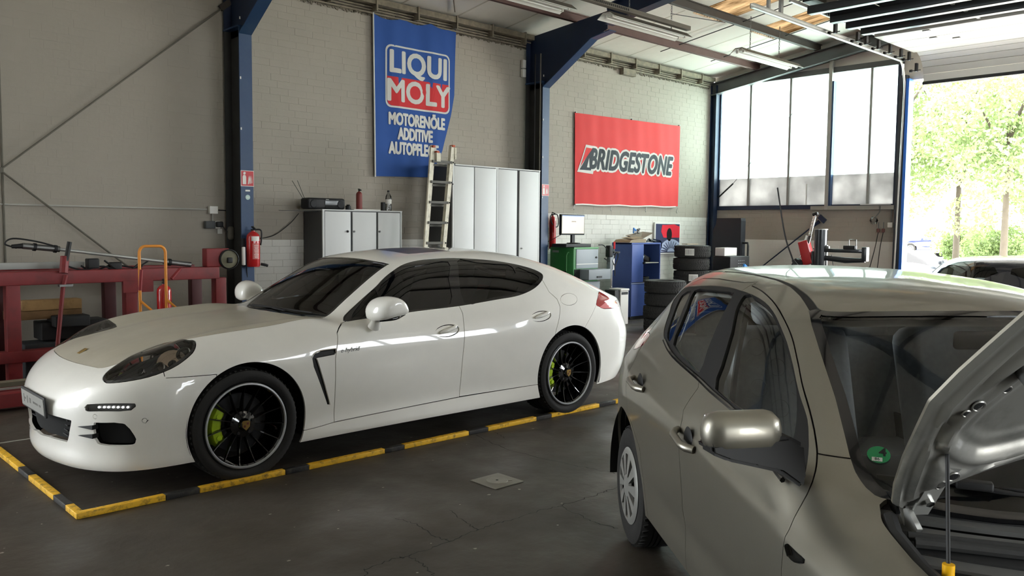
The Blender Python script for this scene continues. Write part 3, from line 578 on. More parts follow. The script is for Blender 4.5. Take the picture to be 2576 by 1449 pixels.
    offs={'side_glass':-.006,'door_glass':-.006,'window_frame':-.002,'windscreen':-.003,'windscreen_surround':-.001,'rear_window':-.003,'sunroof':-.002,'vent_trim':-.014,'handle_recess':-.010}
    joined=('windscreen','windscreen_surround','rear_window','sunroof','bonnet','front_bumper','rear_bumper','boot_lid','body_shell')
    labels={'door_glass':'dark tinted door glass','bonnet':'dust-covered bonnet','windscreen':'windscreen reflecting the grey wall','window_frame':'gloss black window frame'}
    made={}
    for n_ in ['side_glass','door_glass','window_frame','windscreen','windscreen_surround','rear_window','sunroof','headlight','headlight_rim','running_light','sensor_ring','tail_light','tail_light_pale','fuel_flap','vent_trim','handle_recess','bonnet','sill','front_bumper','front_door','rear_door','rear_bumper','boot_lid','front_fender','body_shell']:
        idx=[i for i,n in enumerate(names) if n==n_]
        for i in idx:
            for sd in ((0,) if n_ in joined else (1,-1)):
                o=panel(n_,P,N,T,ii(i),mats[n_],root,sd,offs.get(n_,0),0 if 'glass' in n_ or 'windscreen'==n_ or n_=='rear_window' else (.018 if n_=='front_bumper' else .014))
                if o is not None:
                    made[(n_,i,sd)]=o
                    if n_ in labels: o['label']=labels[n_]
    solid=~nm('arch','under','side_glass','door_glass','windscreen','rear_window','side_intake','centre_intake','headlight','running_light','tail_light')
    lin=solid&(lab!=-3)
    panel('inner_liner',P,N,T,lin,M_void,root,0,-.016,0)
    cab=lin&(P[T][:,:,2].mean(1)>.55)&(P[T][:,:,0].mean(1)>.6)&(P[T][:,:,0].mean(1)<3.5)
    panel('interior_trim',P,N,T,cab,M_trim_dark,root,0,-.034,0)
    # dark pockets behind the intakes, under the bonnet and the floor pan
    panel('intake_duct',P,N,T,nm('side_intake','centre_intake'),M_void,root,0,-.046,0)
    b=MB()
    for z in(.33,.36,.39,.42): b.box((-.86,0,z),(.02,.80,.006))
    b.build('intake_grille',M_blk,root)['kind']='stuff'
    b=MB(); b.box((1.45,0,.235),(3.6,1.5,.05)); b.box((-.50,0,.24),(.45,.95,.04)); b.box((3.40,0,.30),(.7,1.1,.05)); b.box((.45,0,.55),(.08,1.2,.55)); b.build('floor_pan',M_void,root)
    # intake mesh bars and the two fins at the side intake
    for s in(1,-1):
        b=MB()
        for z,c in((.418,0),(.366,0)):
            p0=Vector((-.862,-.565*s,z-.004)); p1=Vector((-.812,-.665*s,z+.013)); p2=Vector((-.812,-.665*s,z-.013)); q=Vector((.04,.02*s,0))
            b.add([p0,p1,p2,p0+q,p1+q,p2+q],[(0,1,2),(3,5,4),(0,3,4,1),(1,4,5,2),(2,5,3,0)])
        b.build('intake_fin',M_blk,root)
    # wheels
    def wheel(x,s,R,rr,wd,zc,capn,cal):
        w_=bpy.data.objects.new('wheel',None); COL.objects.link(w_); w_.parent=root; w_.location=(x,-s*(capn),zc); w_.rotation_euler=(0,0,0 if s<0 else math.pi)
        make_tyre('tyre',R,rr+.012,wd,M_rub,w_).location=(0,-wd*.5+.0,0)
        b=MB(); b.lathe([(rr-.022,-.22),(rr-.015,-.02),(rr-.004,-.008),(rr+.012,-.006),(rr+.018,-.014),(rr+.014,-.22)],axis='Y',n=72); b.build('rim_barrel',M_rimb,w_)
        b=MB(); b.lathe([(rr+.006,-.004),(rr+.003,.002),(rr-.005,.003),(rr-.010,-.004)],axis='Y',n=96); b.build('rim_edge',M_alu,w_)
        b=MB()
        for k in range(15):
            a=2*math.pi*k/15+.12; 
            M=Matrix.Rotation(a,4,'Y')
            n_=8; vs=[];fs=[]
            for i in range(n_+1):
                t=i/n_; r=.055+(rr-.068)*t; y=-.055+.045*t**1.2-.012*math.sin(t*3.1); hw=.0085-.0035*t; dp=.030*(1-t)+.012
                vs+=[(r,y-dp,-hw),(r,y,-hw*.45),(r,y,hw*.45),(r,y-dp,hw)]
            for i in range(n_):
                for j in range(3): fs.append((i*4+j,i*4+j+1,i*4+j+5,i*4+j+4))
            b.add(vs,fs,False,M)
        b.build('spokes',M_rimb,w_,fix=False)
        b=MB(); b.lathe([(.001,-.018),(.030,-.020),(.035,-.026),(.040,-.045),(.060,-.052),(.082,-.060),(.084,-.10)],axis='Y',n=40); b.build('hub',M_rimb,w_)
        for k in range(5):
            a=2*math.pi*k/5+.3; c=(math.cos(a)*.062,-.045,math.sin(a)*.062); MB().cyl(c,(c[0],-.060,c[2]),.010,n=10).build('wheel_bolt',M_blk,w_)
        b=MB(); sh=[(-.02,.028),(.02,.028),(.026,.02),(.024,-.01),(0,-.032),(-.024,-.01),(-.026,.02)]
        b.prism(sh,-.019,-.015,'XZ'); cr_=b.build('hub_crest',M_gold,w_)
        b=MB(); b.box((-.010,-.0145,.010),(.012,.002,.014)); b.box((.010,-.0145,-.006),(.012,.002,.014)); b.build('crest_field',M_red,cr_)
        b=MB(); b.lathe([(.09,-.13),(.185,-.13),(.185,-.155),(.09,-.155)],axis='Y',n=48); b.build('brake_disc',M_disc,w_)
        # caliper on the front edge of the disc
        ca=MB(); n_=10; vs=[];fs=[]
        for i in range(n_+1):
            t=(-.62+1.24*i/n_); a=math.pi+t
            for r,y in((.135,-.085),(.150,-.070),(.195,-.072),(.207,-.09),(.207,-.19),(.135,-.19)):
                vs.append((r*math.cos(a),y+(.006 if i%3==0 else 0),r*math.sin(a)))
        for i in range(n_):
            for j in range(6): fs.append((i*6+j,i*6+(j+1)%6,(i+1)*6+(j+1)%6,(i+1)*6+j))
        fs+= [tuple(range(6))[::-1],tuple(range(n_*6,n_*6+6))]
        M=Matrix.Identity(4) if cal*s>0 else Matrix.Rotation(math.pi,4,'Y')
        ca.add(vs,fs,False,M)
        for t in(-.42,.42): ca.cyl(M@Vector((-.165*math.cos(t),-.062,-.165*math.sin(t)*-1)),M@Vector((-.165*math.cos(t),-.08,.165*math.sin(t))),.017,n=12)
        c_=ca.build('brake_caliper',M_green_cal,w_); c_['label']='acid green brake caliper'
    for s in(1,-1):
        # s=+1 near side (local -y); wheel local +y must point outwards
        wheel(.0,s,.352,.262,.262,.355,.948,-1)
        wheel(2.925,s,.356,.266,.30,.358,.955,-1)
        for c,r in((CF,.395),(CR,.411)):
            b=MB(); n_=28; vs=[];fs=[]
            for i in range(n_+1):
                a=-.35+(math.pi+.7)*i/n_
                for y in(.50,.93): vs.append((c[0]+r*math.cos(a),-s*y,c[1]+r*math.sin(a)))
            for i in range(n_): fs.append((2*i,2*i+1,2*i+3,2*i+2))
            b.add(vs,fs,True); b.build('wheel_arch_liner',M_blk,root)
    # headlight internals: a dark bowl under the lens with two projectors
    hi=[i for i,n in enumerate(names) if n=='headlight'][0]; di=[i for i,n in enumerate(names) if n=='running_light'][0]
    bowl=mat('headlight_bowl',(20,20,20),.35,coat=.3); warm=mat('headlight_reflector',(176,156,136),.2,.8)
    for s in(1,-1):
        h=panel('headlight_bowl',P,N,T,ii(hi),bowl,made[('headlight',hi,s)],s,-.060,0)
        for k,(c,r) in enumerate(((T_['lamps'][0],.036),(T_['lamps'][1],.036),(T_['lamps'][2],.018))):
            c=np.array(c); n=body.G(c[None])[0]; n/=np.linalg.norm(n); c=c-n*.035; c[1]*=-s; n[1]*=-s; n[0]-=.5; n/=np.linalg.norm(n)
            c=Vector(c); n=Vector(n); b=MB(); q=n.to_track_quat('Z','Y').to_matrix().to_4x4(); b.M=Matrix.Translation(c)@q
            b.lathe([(r*1.25,-.03),(r*1.25,.004),(r*1.05,.006),(r*.98,.0)],n=28); b.build('lamp_ring',M_chr,made[('headlight',hi,s)])
            b=MB(); b.M=Matrix.Translation(c)@q; b.lathe([(r,-.002),(r*.8,.012),(r*.45,.02),(.0005,.024)],n=24); b.build('projector_lens',M_gl_lamp,made[('headlight',hi,s)])
        c=(np.array(T_['lamps'][0])+np.array(T_['lamps'][1]))/2; n=body.G(c[None])[0]; n/=np.linalg.norm(n); c=c-n*.048; c[1]*=-s; n[1]*=-s
        b=MB(); b.M=Matrix.Translation(c)@Vector(n).to_track_quat('Z','Y').to_matrix().to_4x4(); b.lathe([(.085,.0),(.06,-.006),(.0005,-.012)],n=20); b.build('reflector',warm,made[('headlight',hi,s)])
        panel('running_light_bowl',P,N,T,ii(di),M_steel,made[('running_light',di,s)],s,-.02,.0)
        for c in T_['leds']:
            c=np.array(c); n=body.G(c[None])[0]; n/=np.linalg.norm(n); c=c-n*.012; c[1]*=-s; n[1]*=-s
            b=MB(); b.M=Matrix.Translation(c)@Vector(n).to_track_quat('Z','Y').to_matrix().to_4x4(); b.lathe([(.007,-.004),(.0065,.002),(.0005,.004)],n=10); b.build('led',M_drl,made[('running_light',di,s)])

    # door handles
    for s in(1,-1):
        for k,(a,bq,c) in enumerate((((1.535,.806),(1.700,.845),'hf'),((2.505,.858),(2.665,.893),'hr'))):
            b=MB(); vs=[]
            pts=[]
            for t in np.linspace(0,1,9):
                x=a[0]+(bq[0]-a[0])*t; z=a[1]+(bq[1]-a[1])*t; n=float(body.W(np.array([x]),np.array([z]))[0])
                pts.append((x,-s*(n+.008+.014*math.sin(t*math.pi)),z+.004))
            b.tube(pts,[.005,.012,.015,.016,.016,.016,.016,.015,.009],n=12); b.build('door_handle',M_white,root)
            if k==0:
                b=MB(); n=float(body.W(np.array([1.69]),np.array([.842]))[0]); b.cyl((1.690,-s*(n+.018),.843),(1.690,-s*(n+.027),.843),.0085,n=14); b.build('lock_barrel',M_steel,root)
        # mirrors
        mp_=smoothpoly([(-.122,-.03),(-.122,.02),(-.100,.062),(-.06,.092),(-.01,.103),(.045,.088),(.088,.050),(.112,.004),(.108,-.026),(.060,-.040),(-.02,-.050),(-.10,-.060)],2); n_=len(mp_)
        b=MB(); vs=[];fs=[]; c=Vector((.985,-s*1.035,1.006))
        for i in range(13):
            t=-1+2*i/12; yy=.125*math.sin(t*R90); sc=max(.05,math.cos(t*R90))**.38
            for q in mp_: vs.append((c.x+q[0]*sc+.02*t,c.y-s*yy,c.z+.01+(q[1]-.02)*sc+.02+.012*t))
        for i in range(12):
            for j in range(n_): fs.append((i*n_+j,i*n_+(j+1)%n_,(i+1)*n_+(j+1)%n_,(i+1)*n_+j))
        fs+= [tuple(range(n_))[::-1],tuple(range(12*n_,13*n_))]
        b.add(vs,fs,True); mir=b.build('door_mirror',M_white,root)
        b=MB(); b.tube(bez([(c.x-.085,c.y-s*.03,c.z-.045),(c.x-.04,c.y-s*.05,c.z-.042),(c.x+.03,c.y-s*.06,c.z-.036),(c.x+.105,c.y-s*.05,c.z-.012)],6),.012,n=10); b.build('mirror_underside',M_blackp,mir)
        b=MB(); b.tube([(c.x-.035,c.y+s*.075,c.z-.02),(c.x-.03,c.y+s*.10,c.z-.07),(c.x-.025,c.y+s*.125,c.z-.108)],[.040,.034,.046],n=16); b.build('mirror_stalk',M_white,mir)
        b=MB(); b.box((c.x+.050,c.y,c.z+.006),(.02,.16,.08),bev=.005); b.build('mirror_glass',M_chr,mir)
        # chrome frame of the fender vent
        vp=[(x,z) for x,z in ((.645,.775),(.531,.773),(.478,.758),(.457,.732),(.463,.672),(.575,.404),(.590,.396))]
        pts=[(x,-s*(float(body.W(np.array([x]),np.array([z]))[0])+.001),z) for x,z in vp]
        b=MB(); b.tube(bez(pts[:4],4),.0045,n=8); b.build('vent_chrome',M_chr,root)
    # script on the front door
    x=.752; z=.758; n=float(body.W(np.array([x]),np.array([z]))[0])
    text('door_script','e-hybrid',.042,M_steel,root,Matrix.Translation((x,-n-.002,z))@Matrix.Rotation(R90,4,'X')@Matrix.Rotation(.02,4,'Z'),.001,sx=1.05,shear=.35)
    # number plate
    b=MB(); b.box((0,0,0),(.012,.53,.125),bev=.004); pl=b.build('number_plate',M_blk,root); pl.location=(-.962,-.05,.495); pl.rotation_euler=(0,-.06,0)
    b=MB(); b.box((-.008,0,0),(.004,.50,.098)); b.build('plate_face',mat('dirty_plate',(140,139,134),.6),pl)
    b=MB(); 
    for y,w_,h in((-.19,.012,.05),(-.165,.03,.012),(-.11,.012,.045),(.03,.02,.012),(.06,.02,.012),(.09,.02,.012),(.12,.02,.012),(.17,.03,.012),(-.05,.03,.03)): b.box((-.011,-y,.0),(.001,w_,h))
    b.build('plate_print',mat('worn_print',(110,108,104),.7),pl)
    b=MB(); b.box((0,0,0),(.004,.048,.058),bev=.002); cr_=b.build('bonnet_crest',M_gold,root); cr_.location=(-.665,.0,.777); cr_.rotation_euler=(0,1.05,0)
    # washer jets and wipers
    for y in(-.16,.16): MB().box((.30,y,.943),(.02,.02,.012),bev=.003).build('washer_jet',M_dusty,root)
    for y0,y1,x1 in((-.30,.28,.66),(.25,-.55,.70)):
        b=MB(); b.tube(bez([(.600,y0,.985),(.625,(y0+y1)/2,.992),(x1-.02,y1,.985)],5),.006,n=6); b.build('wiper',M_blk,root)
    # antenna-like roof rail lines are absent; interior
    for y in(.38,-.38):
        st_=soft('seat',(1.55,y,.52),(.52,.50,.20),M_seat_dark,root); soft('seat_back',(.28,0,.36),(.16,.48,.68),M_seat_dark,st_,(0,.30,0)); soft('head_rest',(.40,0,.76),(.09,.27,.19),M_seat_dark,st_,(0,.2,0),.04)
        st_=soft('seat',(2.42,y,.52),(.50,.50,.20),M_seat_dark,root); soft('seat_back',(.28,0,.34),(.16,.48,.60),M_seat_dark,st_,(0,.34,0)); soft('head_rest',(.42,0,.68),(.09,.27,.15),M_seat_dark,st_,(0,.2,0),.04)
    soft('dashboard',(.93,0,.80),(.46,1.42,.20),M_trim_dark,root,(0,-.05,0),.08); soft('centre_console',(1.5,0,.60),(1.5,.22,.16),M_trim_dark,root)
    b=MB(); b.tube([(0,.185*math.cos(a),.185*math.sin(a)) for a in np.linspace(0,2*math.pi,33)[:-1]],.014,n=8,closed=True)
    for a in(0,math.pi,-R90): b.box((0,.09*math.cos(a),.09*math.sin(a)),(.015,.18 if a!=-R90 else .03,.03 if a!=-R90 else .18))
    sw=b.build('steering_wheel',M_trim_dark,root); sw.location=(1.20,-.38,.86); sw.rotation_euler=(0,-.35,0)
    MB().box((1.10,.0,1.235),(.03,.22,.055),bev=.012).build('inner_mirror',M_blk,root)
    # exhaust pipes at the rear
    for s in(1,-1):
        b=MB(); b.lathe([(.04,0),(.045,.12),(.038,.12),(.035,.0)],axis='X',n=20); e=b.build('tail_pipe',M_chr,root); e.location=(3.86,s*.5,.235)
    return root
sedan=build_sedan()
# ================================================================ the silver hatchback with its bonnet open
def wheel_small(root,x,y,s,R=.30,rr=.19,wd=.18,zc=.30,cap=None,n=10):
    w_=bpy.data.objects.new('wheel',None); COL.objects.link(w_); w_.parent=root; w_.location=(x,y,zc); w_.rotation_euler=(0,0,0 if s>0 else math.pi)
    make_tyre('tyre',R,rr,wd,M_rub,w_,n=48).location=(0,-wd*.5,0)
    b=MB(); b.lathe([(rr+.006,-.16),(rr-.01,-.03),(rr+.004,-.012),(rr+.006,-.02)],axis='Y',n=40); b.lathe([(.001,-.12),(rr-.02,-.12)],axis='Y',n=30); b.build('rim',M_blk,w_)
    # hub cap: ring, domed centre and ten blades with open slots between
    b=MB(); b.lathe([(rr-.002,-.018),(rr+.002,-.004),(rr-.012,.004),(rr-.030,.006),(rr-.034,-.006)],axis='Y',n=48)
    b.lathe([(.001,.014),(.03,.013),(.055,.010),(.062,-.004)],axis='Y',n=32)
    for k in range(n):
        M=Matrix.Rotation(2*math.pi*k/n,4,'Y'); b.add([(.055,.011,-.015),(rr-.03,.006,-.040),(rr-.03,.006,.012),(.055,.011,.010),(.055,-.008,-.015),(rr-.03,-.010,-.040),(rr-.03,-.010,.012),(.055,-.008,.010)],[(0,1,2,3),(0,4,5,1),(3,2,6,7),(4,7,6,5)],False,M)
    b.build('hub_cap',cap or mat('hub_cap_silver',(150,150,146),.42,.4),w_)
    return w_
def build_hatch():
    body=Hatch(); T_=TR['i20']
    root=thing('car','silver beige hatchback with open bonnet, its bonnet held by a prop rod','car')
    root.location=I20_O; root.rotation_euler=(0,0,I20_TH)       # local +y is the near side here
    CR=(2.475,.30); CF=(0.0,.30)
    def arch(c,rx,rz):
        def g(P): return np.maximum((np.sqrt(((P[:,0]-c[0])/rx)**2+((P[:,2]-c[1])/rz)**2)-1)*rx,.4-np.abs(P[:,1]))
        return g
    under=lambda P:P[:,2]-np.interp(P[:,0],[-.8,-.4,.4,2.0,2.9,3.2],[.20,.22,.31,.31,.26,.30])
    S=lambda k:reg_xz(T_[k],body,smooth=2,bias=.06)
    ws=[(0,1.010),(.218,1.033),(.40,1.083),(.47,1.12),(.516,1.160),(.573,.952),(.613,.756),(.658,.575),(.665,.504),(.657,.452),(.638,.421),(.52,.345),(.3,.255),(0,.205)]
    hood=[(0,.205),(.3,.255),(.52,.345),(.638,.421),(.675,.377),(.695,.326),(.712,.22),(.725,.09),(.72,-.10),(.69,-.33),(.62,-.50),(.45,-.63),(.25,-.69),(0,-.71)]
    wi=reg_top(ws,body,smooth=2,zmin=.86,side=False)
    seam=[(1.90,1.377),(1.79,1.377),(1.566,1.362),(1.385,1.336),(1.26,1.309),(1.15,1.276),(1.053,1.235),(.95,1.180),(.86,1.128),(.77,1.078),(.69,1.030),(.62,.982),(.565,.930),(.530,.880),(.520,.83),(.522,.76),(.535,.69)]; seam=[tuple(q) for q in smoothpoly(seam,4,closed=False)]; gB=[(1.481,1.0),(1.50,.951),(1.512,.908),(1.469,.855),(1.45,.6),(1.44,.30)]
    door1=seam[::-1][:]; door1=[(.56,.30),(.548,.5)]+[p for p in seam[::-1] if p[0]<1.70]+[(1.70,1.385),(1.62,1.10)]+gB
    door2=gB[::-1]+[(1.62,1.10),(1.70,1.385)]+[(1.79,1.377),(2.095,1.374),(2.343,1.361),(2.43,1.33),(2.50,1.25),(2.46,1.12),(2.42,1.0),(2.40,.90),(2.36,.72),(2.1,.60),(2.0,.30)]
    def strip(P):
        x=P[:,0]; n=np.abs(P[:,1]); no=np.interp(x,[1.167,1.309,1.454,1.622,2.0,2.5],[.512,.480,.454,.440,.436,.425]); wd=np.interp(x,[1.167,1.25,1.4,1.6,2.5],[.030,.028,.020,.014,.012])
        return np.maximum(np.maximum(n-no,no-wd-n),np.maximum(np.maximum(1.12-x,x-2.55),1.2-P[:,2]))
    tgate=lambda P:np.maximum(np.maximum(2.62+.10*sm(1.2,.9,P[:,2])-P[:,0],.62-P[:,2]),np.abs(P[:,1])-.64)
    rglass=lambda P:np.maximum(np.maximum(polysdf(np.abs(P[:,1]),P[:,2],smoothpoly([(0,1.33),(.4,1.325),(.50,1.30),(.56,1.15),(.58,1.04),(.5,1.01),(0,1.0)],2)),2.6-P[:,0]),-9)
    regs=[('arch',arch(CR,.415,.405),0),('arch',arch(CF,.36,.36),0),('under',under,0),
      ('door_glass',S('g1'),0),('door_glass',S('g2'),0),('side_glass',S('g3'),0),('window_frame',reg_xz(T_['dlo'],body,smooth=2,bias=.06),0),
      ('windscreen',lambda P:wi(P)+.030,0),('windscreen_surround',wi,0),('engine_hole',reg_top(hood,body,side=False,smooth=2,zmin=.5),0),
      ('roof_strip',strip,0),('tail_light',reg_free(T_['tail'],2,.25),.004),('side_indicator',reg_free(T_['ind'],2,.1),.003),
      ('rear_window',rglass,0),('front_door',reg_xz(door1,body,smooth=0,bias=.2),.0026),('rear_door',reg_xz(door2,body,smooth=0,bias=.2),.0035),
      ('tailgate',tgate,.005),('rear_bumper',lambda P:np.maximum(2.86-P[:,0],P[:,2]-.66),.004),('front_bumper',lambda P:np.maximum(P[:,0]+.36,P[:,2]-.62),.004),
      ('front_fender',lambda P:np.maximum(P[:,0]-.68,P[:,2]-.982),.003),
      ('body_shell',lambda P:-np.ones(len(P)),0)]
    P,N,T,lab=shell(body,(-.86,3.24,.92,.16,1.47),regs,.022)
    names=[r[0] for r in regs]; si=M_silver
    mats={'door_glass':M_gl_clear,'side_glass':M_gl_clear,'window_frame':M_blk,'windscreen':M_gl_clear,'windscreen_surround':M_blackp,'roof_strip':M_blk,'tail_light':M_red_lens,'side_indicator':M_gl_lamp,
      'rear_window':M_gl_clear,'front_door':si,'rear_door':si,'tailgate':si,'rear_bumper':si,'front_bumper':si,'front_fender':si,'body_shell':si}
    joined=('windscreen','windscreen_surround','rear_window','tailgate','rear_bumper','front_bumper','body_shell')
    offs={'door_glass':-.010,'side_glass':-.008,'window_frame':-.003,'windscreen':-.003,'rear_window':-.004,'roof_strip':-.004,'side_indicator':.002}
    made={}
    for i,n_ in enumerate(names):
        if n_ not in mats: continue
        for sd in ((0,) if n_ in joined else (1,-1)):
            o=panel(n_,P,N,T,lab==i,mats[n_],root,sd,offs.get(n_,0),0 if n_ in('door_glass','windscreen','rear_window','side_glass') else .014)
            if o is not None: made[(n_,i,sd)]=o
    nm=lambda *k: np.isin(lab,[i for i,n in enumerate(names) if n in k])
    solid=~nm('arch','under','side_glass','door_glass','windscreen','rear_window','engine_hole')
    panel('inner_liner',P,N,T,solid,M_void,root,0,-.016,0)
    cx=P[T].mean(1); cab=solid&(cx[:,2]>.5)&(cx[:,0]>.45)
    panel('interior_trim',P,N,T,cab,M_trim_grey,root,0,-.040,0)
    b=MB(); b.box((1.6,0,.30),(2.6,1.4,.04)); b.box((.42,0,.62),(.05,1.25,.62)); b.box((-.2,0,.26),(1.0,1.25,.03)); b.build('floor_pan',M_void,root)
    # mouldings
    belt=[(p[0],p[2]) for p in [T_['dlo'][i] for i in range(len(T_['dlo'])-8,len(T_['dlo']))]+[T_['dlo'][0]]]
    for s in(1,-1):
        pts=[]
        for x,z in belt: pts.append((x,s*(float(body.W(np.array([x]),np.array([z]))[0])+.002),z))
        MB().tube(bez(pts,3),.008,n=6).build('belt_moulding',M_blackp,root)
        for x,zz in((2.525,.30),(0,.30)):
            wheel_small(root,x,s*.80,s)
            c=CR if x>1 else CF; rx,rz=(.42,.41) if x>1 else (.365,.365); bb=MB(); vs=[];fs=[]; n_=24
            for i in range(n_+1):
                a=-.1+(math.pi+.2)*i/n_
                for y in(.45,.815): vs.append((c[0]+rx*math.cos(a),s*y,c[1]+rz*math.sin(a)))
            for i in range(n_): fs.append((2*i,2*i+1,2*i+3,2*i+2))
            bb.add(vs,fs,True); bb.build('wheel_arch_liner',M_blk,root)
            MB().box((c[0],s*.45,.42),(.8,.01,.6)).build('wheel_arch_wall',M_void,root)
        for (x0,z0,x1,z1) in((1.474,.846,1.272,.818),(2.255,.902,2.03,.886)):
            b=MB(); pts=[]; 
            for t in np.linspace(0,1,9):
                x=x0+(x1-x0)*t; z=z0+(z1-z0)*t; n=float(body.W(np.array([x]),np.array([z]))[0]); pts.append((x,s*(n+.004+.034*min(1,math.sin(t*math.pi)*1.8)),z))
            b.tube(pts,[.012,.014,.014,.013,.013,.013,.014,.016,.014],n=10); h=b.build('door_handle',M_silver,root)
            x=(x0*.45+x1*.55); z=(z0+z1)/2; n=float(body.W(np.array([x]),np.array([z]))[0])
            b=MB(); b.M=Matrix.Translation((x,s*(n-.002),z-.004)); b.lathe([(.052,0),(.046,-.004*0+.003),(.001,.003)],axis='Y',n=24); b.build('handle_cup',M_blk,h)
        # mirror
        mz=1.058; mx=.56; my=s*.968
        b=MB(); b.box((0,0,0.004),(.100,.218,.112),bev=.046); m_=b.build('door_mirror',M_silver,root); m_.location=(mx,my,mz); m_.rotation_euler=(0,0,s*.12)
        b=MB(); b.prism([(s*y,z) for y,z in((.105,-.018),(.098,-.046),(.05,-.066),(-.03,-.086),(-.10,-.104),(-.165,-.150),(-.175,-.125),(-.165,-.03),(-.12,-.005),(-.05,-.010),(.04,-.010))],-.043,.047,'YZ'); mb_=b.build('mirror_base',M_blk,m_); bb_=bmesh.new(); bb_.from_mesh(mb_.data); bmesh.ops.bevel(bb_,geom=bb_.edges[:],offset=.010,segments=2,affect='EDGES'); bb_.to_mesh(mb_.data); bb_.free()
        MB().box((.044,0,.004),(.012,.17,.08),bev=.004).build('mirror_glass',M_chr,m_)
    # cowl and engine bay edge
    cow=lambda n:.205+.53*n*n
    def band(name,d0,z0,d1,z1,m,nmax=.66,tk=.012,par=None):
        b=MB(); 
        def f(u,v):
            n=(u*2-1)*nmax; d=d0+(d1-d0)*v; return (cow(n)-d,n,z0+(z1-z0)*v-.02*(n*n)*0)
        b.grid(f,28,1); b.grid(lambda u,v:(f(u,1)[0]-.0005,f(u,1)[1],f(u,1)[2]-tk*v),28,1); return b.build(name,m,par or root)
    M_g1=mat('cowl_grey',(92,92,90),.6,var=.08,vscale=20); M_g2=mat('dusty_black',(38,38,38),.7,var=.2,vscale=25); M_g3=mat('weather_strip',(46,46,45),.75,var=.15,vscale=30)
    band('cowl_panel',-.035,.915,.0,.888,M_g2); band('cowl_strip',.0,.890,.028,.884,M_g1); band('cowl_gutter',.030,.850,.055,.850,M_void); band('cowl_strip',.055,.874,.095,.870,M_g1,tk=.03)
    band('bulkhead_ledge',.10,.858,.19,.850,M_g2,tk=.02); band('bulkhead_ledge',.19,.846,.245,.842,M_g1,tk=.02); band('bulkhead_ledge',.245,.835,.36,.83,M_blk,tk=.25)
    for d,z,r in((.105,.872,.011),(.135,.868,.013)):
        MB().tube([(cow(n)-d-.04*(abs(n)/.66)**6,n,z) for n in np.linspace(-.655,.655,30)],r,n=8).build('weather_strip',M_g3,root)
    for k in range(5):
        n=.5-k*.23; b=MB(); b.box((cow(n)-.29,n,.842),(.055,.17,.012),rot=Matrix.Rotation(-1.06*n*.8,3,'Z'),bev=.004); b.build('bulkhead_cover',M_g2,root)
    for s in(1,-1): MB().tube([(.37,s*.655,.885),(.30,s*.680,.868),(.15,s*.70,.845),(-.1,s*.71,.82),(-.4,s*.66,.78)],.02,n=8).build('fender_rail',M_g2,root)
    b=MB(); b.box((-.15,0,.60),(.62,1.1,.30)); b.build('engine_block',M_void,root)
    MB().box((-.20,.05,.76),(.40,.55,.08),bev=.03).build('engine_cover',M_blk,root)
    MB().cyl((.115,.665,.80),(.115,.665,.875),.013,n=12).build('rod_clip',mat('yellow_clip',(240,180,20),.4),root)['label']='yellow rod clip'
    # wiper
    b=MB(); b.tube(bez([(.345,.10,.925),(.36,.30,.938),(.42,.45,.955),(.455,.52,.962)],6),.007,n=6); b.box((.405,.415,.955),(.035,.085,.022),rot=Matrix.Rotation(-.5,3,'Z'),bev=.006); b.box((.43,.42,.945),(.012,.42,.012),rot=Matrix.Rotation(-.45,3,'Z')); b.build('wiper',M_blk,root)
    b=MB(); b.tube(bez([(.26,-.45,.925),(.30,-.25,.938),(.33,.0,.95)],6),.007,n=6); b.build('wiper',M_blk,root)
    # bonnet: outer skin and stamped inner panel, hinged at the cowl, open 55 degrees
    hb=bpy.data.objects.new('bonnet',None); COL.objects.link(hb); hb.parent=root; hb.location=(.42,0,.93); hb.rotation_euler=(0,math.radians(55),0); hb['label']='raised bonnet seen from below'
    smax_=1.08
    def edge(s): return float(np.interp(s,[0,.03,.10,.2,.39,.48,.56,.65,.8,.95,1.08],[.60,.655,.675,.69,.70,.665,.625,.58,.50,.42,.30]))
    def back(n): return .215*(1-(min(abs(n),.66)/.66)**2)
    half=[(.285,.578),(.247,.52),(.250,.46),(.268,.38),(.295,.2),(.305,0)]; up_=[(.92,0),(.90,.15),(.80,.30),(.65,.40),(.52,.465),(.45,.512),(.38,.556),(.315,.582)]
    inner=smoothpoly(half+[(a,-b) for a,b in half[-2::-1]]+[(a,-b) for a,b in up_[::-1]]+up_[1:],3)
    holes=[(.403,.605,.011),(.378,.622,.007),(.425,.535,.008),(.170,.570,.011),(.128,.585,.007),(.62,.50,.010),(.50,.50,.006)]
    nu,nv=170,200
    def mk(u,v,side):
        n_=(v*2-1); s0=back(n_*.66)-.0; s=s0+(smax_-s0)*u; e=edge(s) if u<.999 else edge(smax_)
        return s,n_*e
    vs=[[mk(i/nu,j/nv,0) for j in range(nv+1)] for i in range(nu+1)]
    A=np.array(vs).reshape(-1,2); d=polysdf(A[:,0],A[:,1],inner)
    E=np.array([[min((j/nv),1-j/nv)*2*edge(vs[i][j][0]) for j in range(nv+1)] for i in range(nu+1)]).ravel(); U=np.repeat(np.arange(nu+1)/nu,nv+1); El=np.minimum(E,np.minimum(U,1-U)*.9)
    crown=.10*A[:,1]**2+.05*(A[:,0]-.4)**2
    # relief of the underside: hem, border channel, two stepped ridges around the recessed middle plate
    hgt=-.012*sm(0,.012,El)-.022*sm(.020,.045,El)-.010*sm(.05,.08,El)+.008*np.exp(-((El-.050)/.012)**2)
    hgt+=.014*sm(.090,.060,d)-.010*np.exp(-((d-.045)/.013)**2)+.014*sm(.030,.004,d)+.008*sm(-.008,-.034,d)
    # hood frame: x forward = -s, z down = underside
    bot=[(-A[k,0],A[k,1],-crown[k]+hgt[k]*1.0) for k in range(len(A))]; top=[(-A[k,0],A[k,1],-crown[k]+.008) for k in range(len(A))]
